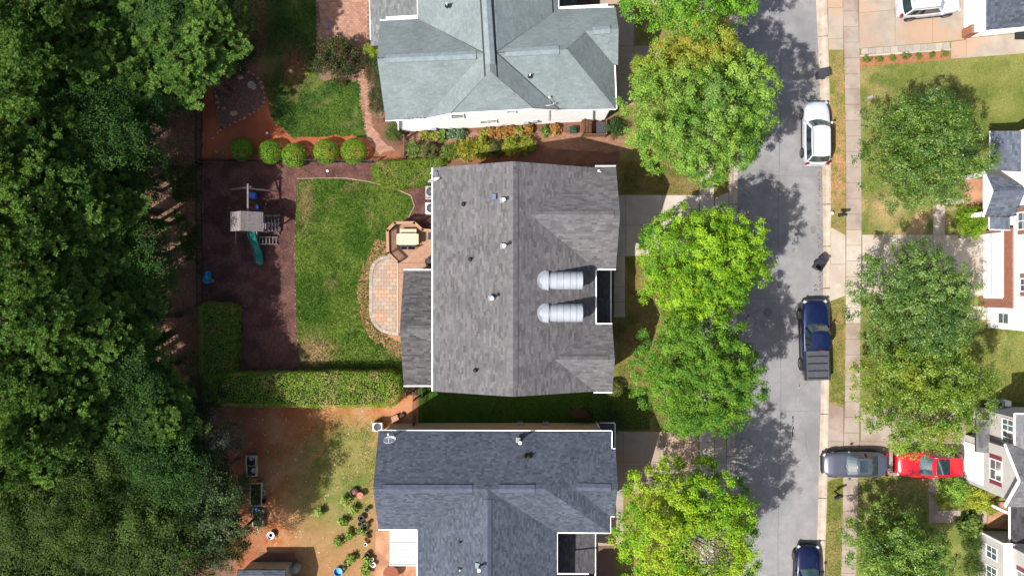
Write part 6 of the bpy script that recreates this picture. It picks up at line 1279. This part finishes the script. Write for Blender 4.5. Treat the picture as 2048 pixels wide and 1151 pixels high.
def ladder(x0, x1, y0, y1, z0, z1, n, rungw, label=None):
    for y_ in (y0, y1): MB().bar(W(x0, y_, z0), W(x1, y_, z1), .07, .09).build('ladder_rail', 'wood_grey', ps)
    for i in range(n):
        t = (i + .5) / n; MB().bar(W(x0 + (x1 - x0) * t, y0, z0 + (z1 - z0) * t) + Vector((0, 0, .04)), W(x0 + (x1 - x0) * t, y1, z0 + (z1 - z0) * t) + Vector((0, 0, .04)), rungw, .03).build('rung', 'wood_grey', ps)
ladder(527, 560, 431, 446, 1.5, .3, 5, .035); ladder(527, 560, 446, 462, 1.4, .2, 5, .14); ladder(516, 556, 474, 488, .9, .1, 6, .05)
MB().bar(W(472, 461, 1.9), W(472, 486, .1), .1, .1).build('brace_leg', 'wood_grey', ps); MB().bar(W(514, 461, 1.9), W(513, 487, .1), .09, .09).build('brace_leg', 'wood_grey', ps)
for a_, b_ in (((552, 434), (559, 428)), ((552, 462), (558, 468))): MB().bar(W(*a_, .5), W(*b_, .1), .08, .08).build('brace_leg', 'wood_grey', ps)
cl_ = [(503, 462, 1.55), (505, 472, 1.4), (508, 482, 1.1), (511, 491, .85), (515, 500, .75), (517, 508, .55), (518, 516, .28), (519, 526, .16)]
m = MB(); V = []; k = 9
for i, (a_, b_, z_) in enumerate(cl_):
    c0 = W(a_, b_, z_); w = .26 + (.05 if i > 4 else 0)
    for y_, dz in ((-1, -.02), (-1.02, .16), (-.9, .18), (-.82, .03), (0, 0), (.82, .03), (.9, .18), (1.02, .16), (1, -.02)): V.append((c0.x + y_ * w, c0.y + y_ * .05, c0.z + dz))
fs = [(i * k + j, i * k + j + 1, (i + 1) * k + j + 1, (i + 1) * k + j) for i in range(len(cl_) - 1) for j in range(k - 1)]
fs += [(i * k, (i + 1) * k, (i + 1) * k + k - 1, i * k + k - 1) for i in range(len(cl_) - 1)]
sl_ = m.add(V, fs); e = W(519, 526, .16)
for a in range(8): pass
sl_.add([(e.x + .31 * math.cos(a), e.y + .02 - .2 * math.sin(a), .14) for a in np.linspace(0, math.pi, 9)] + [(e.x + .31 * math.cos(a), e.y + .02 - .2 * math.sin(a), .30) for a in np.linspace(0, math.pi, 9)], [tuple(range(9))] + [(i, i + 1, i + 10, i + 9) for i in range(8)])
sl_.build('slide', 'plastic_green', ps, smooth=True, label='green wavy slide')

# ---- toddler toy by the fence
p = W(416, 555, .3); o = thing('water_table', 'blue plastic toddler water table beside the black fence', 'toy', (p.x, p.y, 0))
MB().lathe([(.2, .3), (.3, .32), (.33, .5), (.29, .5), (.25, .38), (.02, .37)], 16, (p.x, p.y - .12, 0)).build('basin', 'plastic_sky', o, smooth=True); MB().lathe([(.14, .3), (.2, .32), (.23, .46), (.2, .46), (.17, .38), (.02, .37)], 14, (p.x + .05, p.y + .28, 0)).build('basin', 'plastic_sky', o, smooth=True)
for sx, sy in ((-.2, -.3), (.22, -.3), (0, .35)): MB().box((p.x + sx, p.y + sy, .17), (.07, .07, .34)).build('leg', 'plastic_sky', o)
MB().lathe([(.1, .3), (.11, .34), (.04, .37)], 10, (p.x + .36, p.y - .22, 0)).build('cup', 'plastic_lime', o); MB().box((p.x + .02, p.y + .02, .5), (.2, .3, .06), rz=.4).build('toy_boat', 'plastic_lime', o)

# ---- upper yard: stones, bird bath, sphere light
ring_ = [(427, 150), (427, 163), (428, 173), (431, 184), (433, 193), (435, 205), (436, 216), (486, 141), (497, 144), (507, 150), (515, 157), (521, 165), (525, 175), (528, 186), (529, 196), (528, 205), (524, 213), (517, 220), (508, 225), (499, 229), (489, 236), (480, 240), (470, 244), (460, 250), (450, 255), (441, 260), (436, 265), (429, 272), (425, 276), (448, 217), (434, 304), (440, 308), (446, 306), (432, 311)]
rs3 = random.Random(5)
for i, (px, py) in enumerate(ring_):
    p = W(px, py, 0); s = rs3.uniform(.07, .13); o = MB(); pr = [(s * .9, -.02), (s * 1.05, .03), (s * .8, .08), (s * .3, .1)]
    o.lathe(pr, 7, (0, 0, 0), Matrix.Rotation(rs3.random() * 3, 3, 'Z') @ Matrix.Diagonal((1.3, .8, 1)))
    o.v = [Vector(v) + Vector((p.x, p.y, .012)) for v in o.v]; o.build('edging_stone', 'stone', label='small pale edging stone round the gravel bed', cat='stone', group='edging stones of the gravel bed')
for px, py, s, lb in ((481, 155, .2, 'pale boulder near the white-bloomed shrub'), (468, 227, .24, 'flat cream stone at the lower rim of the gravel bed'), (510, 171, .11, 'small cream stone leaning at the bird bath, upper'), (506, 178, .12, 'small cream stone leaning at the bird bath, lower')):
    p = W(px, py, 0); q = MB().lathe([(s * .9, 0), (s * 1.05, .05), (s * .85, .13), (s * .3, .16)], 7, (0, 0, 0), Matrix.Diagonal((1.2, .85, 1))); q.v = [Vector(v) + Vector((p.x, p.y, .01)) for v in q.v]; q.build('boulder', mat('cream_stone_' + str(int(px)), lit(236, 196, 156), lit(206, 160, 124), scale=6, rough=.9, bump=.01), label=lb, cat='stone')
p = W(503, 170, .6); o = thing('bird_bath', 'pale round bird bath in the gravel bed', 'bird bath', (p.x, p.y, 0)); MB().lathe([(.18, 0), (.08, .08), (.07, .5), (.1, .55)], 12, (p.x, p.y, 0)).build('pedestal', 'concrete', o, smooth=True); MB().lathe([(.08, .54), (.24, .6), (.26, .68), (.23, .68), (.18, .62), (.02, .61)], 18, (p.x, p.y, 0)).build('bowl', 'concrete', o, smooth=True)
p = W(534, 266, .1); MB().lathe([(.01, 0), (.07, .03), (.1, .1), (.07, .17), (.01, .2)], 12, (p.x, p.y, .0)).build('garden_ball', 'white_paint', smooth=True, label='small white garden ball on the clay', cat='garden ball')
p = W(655, 342, 0); MB().lathe([(.09, 0), (.1, .03), (.05, .06)], 7, (p.x, p.y, .01)).build('paper_scrap', 'white_paint', label='small white scrap on the mulch near the lawn edge', cat='scrap')
for x0_, y0_, x1_, y1_ in ((636, 18, 639, 45),): a, b = W(x0_, y0_, .05), W(x1_, y1_, .05); MB().bar(a, b, .12, .1).build('timber', 'wood_fence', label='short timber lying on the brick patio edge', cat='timber')
o = MB(); pts = [W(657, 42, .045), W(656, 48, .045), W(658, 54, .045), W(656, 60, .045)]; o.tube(pts, .03, 5).build('hose', 'plastic_blue', label='short blue hose on the brick patio', cat='hose')
# lawn edging of the play area
ed = [(594, 357), (640, 356), (690, 356), (742, 364), (790, 377), (822, 391), (829, 412), (816, 437)]
o = thing('lawn_edging', 'pale stone strip between the mulch and the top of the lawn', 'edging', W(690, 356, 0))
for a_, b_ in zip(ed[:-1], ed[1:]): MB().bar(W(*a_, .03), W(*b_, .03), .06, .07).build('edging_strip', 'stone', o)
o = thing('lawn_edging', 'broken line of pale stones between the mulch and the side of the lawn', 'edging', W(592, 560, 0))
for y_ in range(400, 722, 9):
    if rs3.random() < .6: p = W(591 + (max(0, y_ - 650)) * .14 + rs3.uniform(-1, 1), y_, 0); MB().box((p.x, p.y, .03), (.08, rs3.uniform(.1, .22), .05), rz=rs3.uniform(-.4, .4), top=.7).build('stone', 'stone', o)
# fence foot stones along the wood side
# ---- equipment screen, hose reel by the white wall
p = W(1188, 258, .5); o = thing('equipment_screen', 'brown wooden slatted screen with a dark bin inside', 'screen', (p.x, p.y, 0))
xs0, xs1, yy0, yy1 = W(1164, 0, .5).x, W(1211, 0, .5).x, W(0, 271, .5).y, W(0, 244, .5).y
for i in range(6): MB().box((xs0 + .04 + i * .11, (yy0 + yy1) / 2 + .05, .55), (.045, yy1 - yy0 - .1, 1.0)).build('slat', 'wood_fence', o)
for z_ in (.25, .6, .95): MB().bar((xs0, yy0, z_), (xs1, yy0, z_), .05, .25).build('slat', 'wood_fence', o)
for x_ in (xs0, xs1): MB().box((x_, yy0, .6), (.09, .09, 1.2)).build('post', 'wood_fence', o); MB().box((x_, yy1, .6), (.09, .09, 1.2)).build('post', 'wood_fence', o)
MB().bar((xs1, yy0, 1.0), (xs1, yy1, 1.0), .05, .1).build('slat', 'wood_fence', o)
MB().box((xs1 - .38, (yy0 + yy1) / 2, .5), (.6, .75, .95), top=1.08).build('storage_bin', 'bin_dark', label='dark storage bin inside the wooden screen', cat='bin')
p = W(1147, 259, .3); o = thing('hose_reel', 'green garden hose reel at the foot of the white wall', 'hose reel', (p.x, p.y, 0)); m = MB()
for k in range(5): 
    m.tube([(p.x + (.25 + .015 * (k % 2)) * math.cos(a), p.y - .12 + k * .06, .32 + .25 * math.sin(a)) for a in np.linspace(0, 2 * math.pi, 15)], .022, 5, cap=False)
m.build('hose', 'hose_green', o); MB().box((p.x, p.y, .3), (.4, .5, .06)).build('bracket', 'hose_green', o)
for sy in (-.22, .22): MB().box((p.x, p.y + sy, .2), (.5, .04, .4)).build('side_frame', 'hose_green', o)

# ---- bins, mailboxes, utility box on the street side
def bin_(px, py, rz, label, open_lid):
    p = W(px, py, .5); o = thing('wheelie_bin', label, 'bin', (0, 0, 0))
    m = MB(); V = []
    for z, sx, sy in ((.06, .21, .24), (.5, .25, .28), (1.0, .29, .33)): V += [(-sx, -sy, z), (sx, -sy, z), (sx, sy, z), (-sx, sy, z)]
    inn = [(-.26, -.30, 1.0), (.26, -.30, 1.0), (.26, .30, 1.0), (-.26, .30, 1.0), (-.2, -.23, .3), (.2, -.23, .3), (.2, .23, .3), (-.2, .23, .3)]
    fs = [(3, 2, 1, 0)] + [(a * 4 + i, a * 4 + (i + 1) % 4, a * 4 + 4 + (i + 1) % 4, a * 4 + 4 + i) for a in (0, 1) for i in range(4)]
    fs += [(8 + i, 8 + (i + 1) % 4, 12 + (i + 1) % 4, 12 + i) for i in range(4)] + [(12 + i, 12 + (i + 1) % 4, 16 + (i + 1) % 4, 16 + i) for i in range(4)] + [(16, 17, 18, 19)]
    m.add(V + inn, fs).build('body', 'bin_dark', o)
    for q in ((0, -.34), (0, .34)): MB().box((0, q[1], .98), (.64, .05, .06)).build('rim', 'bin_dark', o)
    if open_lid: MB().box((0, .5, .72), (.6, .08, .62), M=Matrix.Rotation(-.35, 3, 'X')).build('lid', 'bin_dark', o)
    else:
        lm = MB(); lm.add([(-.31, -.36, 1.02), (.31, -.36, 1.02), (.31, .36, 1.02), (-.31, .36, 1.02), (-.26, -.3, 1.1), (.26, -.3, 1.1), (.26, .28, 1.12), (-.26, .28, 1.12)], MB.BF).build('lid', 'bin_dark', o)
    MB().tube([(-.24, .36, .95), (-.24, .43, .97), (.24, .43, .97), (.24, .36, .95)], .018, 6).build('handle', 'bin_dark', o)
    for sx in (-.24, .24): MB().lathe([(.13, -.03), (.14, 0), (.13, .03), (.04, .035)], 14, (sx, .25, .14), Matrix.Rotation(math.pi / 2, 3, 'Y')).build('wheel', 'tyre', o)
    o.location = (p.x, p.y, -.11); o.rotation_euler = (0, 0, rz); return o
bin_(1643, 149, math.radians(-78), 'closed dark grey wheelie bin on the gutter near the tree shadow', False)
bin_(1637, 531, math.radians(-32), 'open black wheelie bin with its lid hanging back by the driveway', True)
def mailbox(px, py, rz, label, lean=0.0):
    p = W(px, py, 0); o = thing('mailbox', label, 'mailbox', (0, 0, 0))
    MB().box((0, 0, .55), (.1, .1, 1.1)).build('post', 'black_metal', o); MB().bar((0, 0, .72), (0, -.42, .98), .05, .05).build('brace', 'black_metal', o)
    m = MB(); pr = [(-.09, 0), (.09, 0), (.09, .12)] + [(.09 * math.cos(a), .12 + .08 * math.sin(a)) for a in np.linspace(.3, math.pi - .3, 6)] + [(-.09, .12)]
    n = len(pr); V = [(x, -.52, 1.1 + z) for x, z in pr] + [(x, .1, 1.1 + z) for x, z in pr]; m.add(V, [tuple(range(n)), tuple(range(n, 2 * n))[::-1]] + [(i, n + i, n + (i + 1) % n, (i + 1) % n) for i in range(n)]).build('box', 'black_metal', o)
    MB().box((.1, -.1, 1.3), (.015, .04, .14)).build('flag', 'red_cloth', o)
    o.location = (p.x, p.y, .0); o.rotation_euler = (0, 0, rz)
mailbox(1677, 432, math.radians(-90), 'black mailbox on a post on the dry verge'); mailbox(1669, 982, math.radians(-70), 'black mailbox on a bent arm on the verge below the sedan')
p = W(1664, 426, .2); MB().lathe([(.1, .0), (.11, .3), (.05, .36)], 10, (p.x, p.y, 0)).build('utility_marker', 'white_paint', label='white and blue utility marker beside the mailbox', cat='marker')
p = W(1741, 194, .1); MB().box((p.x, p.y, .09), (.42, .2, .16), rz=.35, top=.85).build('utility_box', 'ac_grey', label='pale low utility box on the lawn near the pavement', cat='utility box')
p = W(1676, 571, 0); MB().box((p.x, p.y, .026), (.35, .26, .012)).build('meter_cover', 'cream_table', label='square cream meter cover in the clean driveway apron', cat='cover')
# garden hose and small things on the tiled terrace
m = MB(); pts = [W(2000 + 14 * math.sin(k * .9) + k * 2.2, 625 + 7 * math.cos(k * 1.3), .05) for k in range(26)]; m.tube(pts, .02, 5).build('garden_hose', 'black_metal', label='dark garden hose tangled on the tiled terrace', cat='hose')
p = W(1973, 620, .05); MB().box((p.x, p.y, .06), (.25, .4, .05)).build('doormat', 'ac_grey', label='small grey mat on the tiled terrace', cat='mat')
p = W(1984, 601, .3); o = thing('bell_planter', 'small dark bowl planter on the red brick step', 'planter', (p.x, p.y, .12)); MB().lathe([(.1, .12), (.2, .3), (.17, .3), (.1, .24)], 12, (p.x, p.y, 0)).build('bowl', 'pot_black', o); MB().lathe([(.16, .25), (.05, .27)], 10, (p.x, p.y, 0)).build('soil', 'potting_soil', o)
p = W(2000, 809, 1.0); o = thing('air_conditioner', 'pale air conditioner in the shade beside the grey siding house', 'air conditioner', (p.x, p.y, 0)); MB().box((p.x, p.y, .4), (.8, .6, .8)).build('casing', 'ac_grey', o); MB().lathe([(.25, .81), (.25, .84), (.03, .83)], 14, (p.x, p.y, 0)).build('fan_guard', 'black_metal', o)
p = W(2022, 808, 1.0); MB().box((p.x, p.y, .35), (.5, .4, .7), top=.9).build('meter_cabinet', 'white_paint', label='small white cabinet beside the shaded air conditioner', cat='cabinet')

# ---- lower yard: shed, planters, pots
c = W(545, 1140, 0); sh = thing('garden_shed', 'cream garden shed with a dark roof at the bottom of the red clay yard', 'shed', c)
x0_, x1_, yt_, yb2 = W(502, 0, 0).x, W(584, 0, 0).x, W(0, 1122, 0).y, W(0, 1200, 0).y
MB().prism([(x0_, yb2), (x1_, yb2), (x1_, yt_), (x0_, yt_)], 0, 2.2).build('wall', 'shed_wall', sh)
for s_ in (-.12, .12): MB().box(((x0_ + x1_) / 2 + s_, yt_ + .02, 1.7), (.18, .05, .2)).build('vent', 'black_metal', sh)
roof(sh, [[(x0_ - .2, yt_ + .2, 2.25), (x1_ + .2, yt_ + .2, 2.25), (x1_ + .2, (yt_ + yb2) / 2, 2.8), (x0_ - .2, (yt_ + yb2) / 2, 2.8)], [(x0_ - .2, yb2 - .2, 2.25), (x0_ - .2, (yt_ + yb2) / 2, 2.8), (x1_ + .2, (yt_ + yb2) / 2, 2.8), (x1_ + .2, yb2 - .2, 2.25)]], PAL_B, seed=400)
MB().prism(PX([(512, 1122), (520, 1104), (590, 1104), (588, 1122)]), .0, .05).build('shed_ramp', 'wood_fence', label='wooden ramp on the yard side of the cream shed', cat='ramp')
p = W(592, 1136, .6); o = thing('water_butt', 'grey-green water butt at the shed corner', 'water butt', (p.x, p.y, 0)); MB().lathe([(.25, 0), (.3, .4), (.27, .85), (.1, .9)], 14, (p.x, p.y, 0)).build('barrel', 'ac_grey', o, smooth=True); MB().tube([(p.x - .1, p.y + .1, .9), (p.x - .25, p.y + .3, .6), (p.x - .1, p.y + .45, .03)], .03, 6).build('hose', 'hose_green', o)
def planter(px, py, w, l, label, fill):
    p = W(px, py, .3); o = thing('raised_planter', label, 'planter', (p.x, p.y, 0)); w /= PXM; l /= PXM
    for sx in (-1, 1): MB().box((p.x + sx * w / 2, p.y, .18), (.06, l + .06, .36)).build('side_board', 'shed_wall', o)
    for sy in (-1, 1): MB().box((p.x, p.y + sy * l / 2, .18), (w - .06, .06, .36)).build('end_board', 'shed_wall', o)
    MB().box((p.x, p.y, .15), (w - .07, l - .07, .24)).build('soil', 'potting_soil', o)
    rg = np.random.default_rng(int(px + py))
    if fill:
        q = rg.uniform(-1, 1, (260, 3)) * np.array([w * .45, l * .45, .12]) + np.array([0, 0, .38]); cloud('plants', q, unit(rg.normal(size=(260, 3)) * .5 + np.array([0, 0, 1])), rg.uniform(.07, .16, 260), mixc(lit(50, 84, 30), lit(110, 140, 60), rg.random(260)), 'leaf', o, rg)
planter(502, 921, 19, 19, 'raised planter with dark soil nearest the grey-green small tree', False); planter(503, 941, 19, 20, 'raised planter holding a silver tray', False); planter(512, 988, 22, 44, 'long raised planter filled with green seedlings', True); planter(516, 1036, 20, 32, 'raised planter with a dark bag beside the blue tarp', True)
p = W(505, 961, .3); MB().box((p.x, p.y, .16), (.5, .32, .3), top=1.1).build('crate', 'orange_crate', label='orange plastic crate between two raised planters', cat='crate')
p = W(511, 1018, .3); MB().box((p.x, p.y, .2), (.42, .5, .32), rz=.4, top=.8).build('storage_tub', 'plastic_blue', label='blue tub below the long raised planter', cat='tub')
p = W(525, 985, .2); o = MB(); o.box((p.x - .14, p.y, .1), (.05, .34, .2)); o.box((p.x + .14, p.y, .1), (.05, .34, .2)); o.box((p.x, p.y + .15, .1), (.24, .05, .2)); o.box((p.x, p.y - .15, .1), (.24, .05, .2)); o.build('square_pot', 'shed_wall', label='small square cream pot beside the long raised planter', cat='pot')
for px, py in ((503, 916), (507, 941)):
    p = W(px, py, .4); MB().lathe([(.16, .0), (.19, .05), (.15, .03), (.02, .02)], 9, (p.x, p.y, .29)).build('tray', 'galvanised', label='crumpled silver tray lying in ' + ('the raised planter nearest the small tree' if py < 930 else 'the second raised planter'), cat='tray')
def pot(px, py, r, label, m='pot_black', plant=False, hz=.35):
    p = W(px, py, hz); o = thing('plant_pot', label, 'pot', (p.x, p.y, 0), 'plant pots of the lower yard')
    MB().lathe([(r * .75, 0), (r * .95, hz * .9), (r * 1.05, hz * .9), (r * 1.05, hz), (r * .92, hz), (r * .88, hz * .8)], 14, (p.x, p.y, 0)).build('pot', m, o, smooth=True)
    MB().lathe([(r * .88, hz * .7), (r * .5, hz * .8), (.01, hz * .8)], 12, (p.x, p.y, 0)).build('soil', 'potting_soil', o)
    if plant:
        rg = np.random.default_rng(int(px)); q = sph(60, rg, 0); cloud('foliage', q * r * .9 + np.array([0, 0, hz]), unit(q + .5), rg.uniform(.08, .16, 60), mixc(lit(84, 110, 40), lit(150, 160, 80), rg.random(60)), 'leaf', o, rg)
for px, py, r, lb, m_, pl in [(734, 1018, .17, 'single black pot highest beside the house wall', 'pot_black', False), (722, 1036, .24, 'largest black pot of the cluster', 'pot_black', False), (720, 1047, .16, 'black pot just below the largest one', 'pot_black', False), (731, 1055, .17, 'black pot at the right of the cluster', 'pot_black', False), (719, 1060, .16, 'black pot lowest in the cluster', 'pot_black', False), (736, 1046, .14, 'dark red pot at the edge of the pink patio', 'terracotta', True), (734, 1068, .14, 'small pot with leaves below the cluster', 'pot_black', True), (733, 1077, .15, 'terracotta-rimmed pot below the small leafy pot', 'terracotta', False), (731, 1088, .13, 'grey metal pot in the row along the patio', 'galvanised', False), (734, 1109, .2, 'black pot beside the tall lime plant', 'pot_black', False), (744, 1118, .12, 'white pot on the pink patio edge', 'white_paint', False), (746, 1129, .18, 'wide white basin on the pink patio', 'white_paint', False),
        (527, 1001, .17, 'black pot next to the end of the long planter', 'pot_black', False), (541, 1070, .27, 'big ribbed pot standing alone on the clay', 'galvanised', False), (692, 1124, .2, 'terracotta pot with flowers behind the blue tub', 'terracotta', True), (690, 1134, .17, 'dark pot in front of the flower pot', 'pot_black', True)]: pot(px, py, r, lb, m_, pl)
p = W(708, 985, .4); o = thing('tire_planter', 'dark round planter beside the red cushion', 'planter', (p.x, p.y, 0)); MB().lathe([(.3, 0), (.34, .3), (.26, .34), (.24, .25)], 16, (p.x, p.y, 0)).build('tub', 'pot_black', o, smooth=True); MB().lathe([(.25, .2), (.1, .3), (.02, .3)], 10, (p.x, p.y, 0)).build('soil', 'terracotta', o)
p = W(720, 990, .5); o = thing('stool', 'round stool with a red and white cushion on the thin grass', 'stool', (p.x, p.y, 0)); MB().lathe([(.2, .42), (.25, .45), (.24, .53), (.1, .56)], 14, (p.x, p.y, 0)).build('cushion', 'red_cloth', o, smooth=True)
for k in range(4): a = k * math.pi / 2 + .6; MB().bar((p.x + .12 * math.cos(a), p.y + .12 * math.sin(a), .44), (p.x + .2 * math.cos(a), p.y + .2 * math.sin(a), 0), .03, .03).build('leg', 'wood_dark', o)
p = W(676, 1143, .3); MB().lathe([(.3, 0), (.33, .3), (.3, .3), (.28, .1), (.02, .08)], 16, (p.x, p.y, 0)).build('paddling_tub', 'plastic_sky', smooth=True, label='blue plastic tub at the bottom of the yard', cat='tub')
p = W(523, 1034, .4); q = MB().lathe([(.22, 0), (.3, .15), (.26, .38), (.1, .5)], 9, (p.x, p.y, 0)).build('rubbish_bag', 'pot_black', smooth=True, label='black rubbish bag slumped on the planter edge', cat='bag')
p = W(782, 1146, .7); o = thing('patio_table', 'round glass-topped table on the pink patio', 'table', (p.x, p.y, .03)); MB().lathe([(.55, .7), (.57, .72), (.55, .74), (.01, .74)], 22, (p.x, p.y, 0)).build('table_top', 'terracotta', o)
for k in range(4): a = k * math.pi / 2 + .8; MB().bar((p.x + .35 * math.cos(a), p.y + .35 * math.sin(a), .7), (p.x + .42 * math.cos(a), p.y + .42 * math.sin(a), .03), .04, .04).build('leg', 'black_metal', o)
for i, (px, py, s_, r_, lb, mm) in enumerate([(790, 836, .5, .4, 'cardboard-coloured box by the air conditioner wall', 'wood_deck'), (803, 831, .35, .9, 'brown box leaning by the black gate', 'wood_dark'), (823, 836, .3, .2, 'small tan box against the black gate', 'wood_deck'), (1172, 835, .55, 0, 'shaded wooden crate frame beside the cream wall', 'wood_dark')]):
    p = W(px, py, .3); o = thing('garden_box', lb, 'box', (p.x, p.y, 0)); MB().box((p.x, p.y, s_ * .35), (s_, s_ * .8, s_ * .7), rz=r_).build('carton', mm, o); MB().box((p.x, p.y, s_ * .7 + .02), (s_ * 1.04, s_ * .3, .02), rz=r_).build('flap', mm, o)
p = W(1158, 826, .5); o = thing('garden_swing', 'shaded metal frame bench between the houses', 'bench', (p.x, p.y, 0))
for sx in (-.6, .6): MB().bar((p.x + sx, p.y - .4, 0), (p.x + sx, p.y, 1.3), .04, .04).build('leg', 'black_metal', o); MB().bar((p.x + sx, p.y + .4, 0), (p.x + sx, p.y, 1.3), .04, .04).build('leg', 'black_metal', o)
MB().bar((p.x - .65, p.y, 1.3), (p.x + .65, p.y, 1.3), .05, .05).build('top_bar', 'black_metal', o); MB().box((p.x, p.y, .45), (1.1, .45, .05)).build('seat', 'wood_dark', o); MB().box((p.x, p.y - .22, .75), (1.1, .04, .45)).build('backrest', 'wood_dark', o)
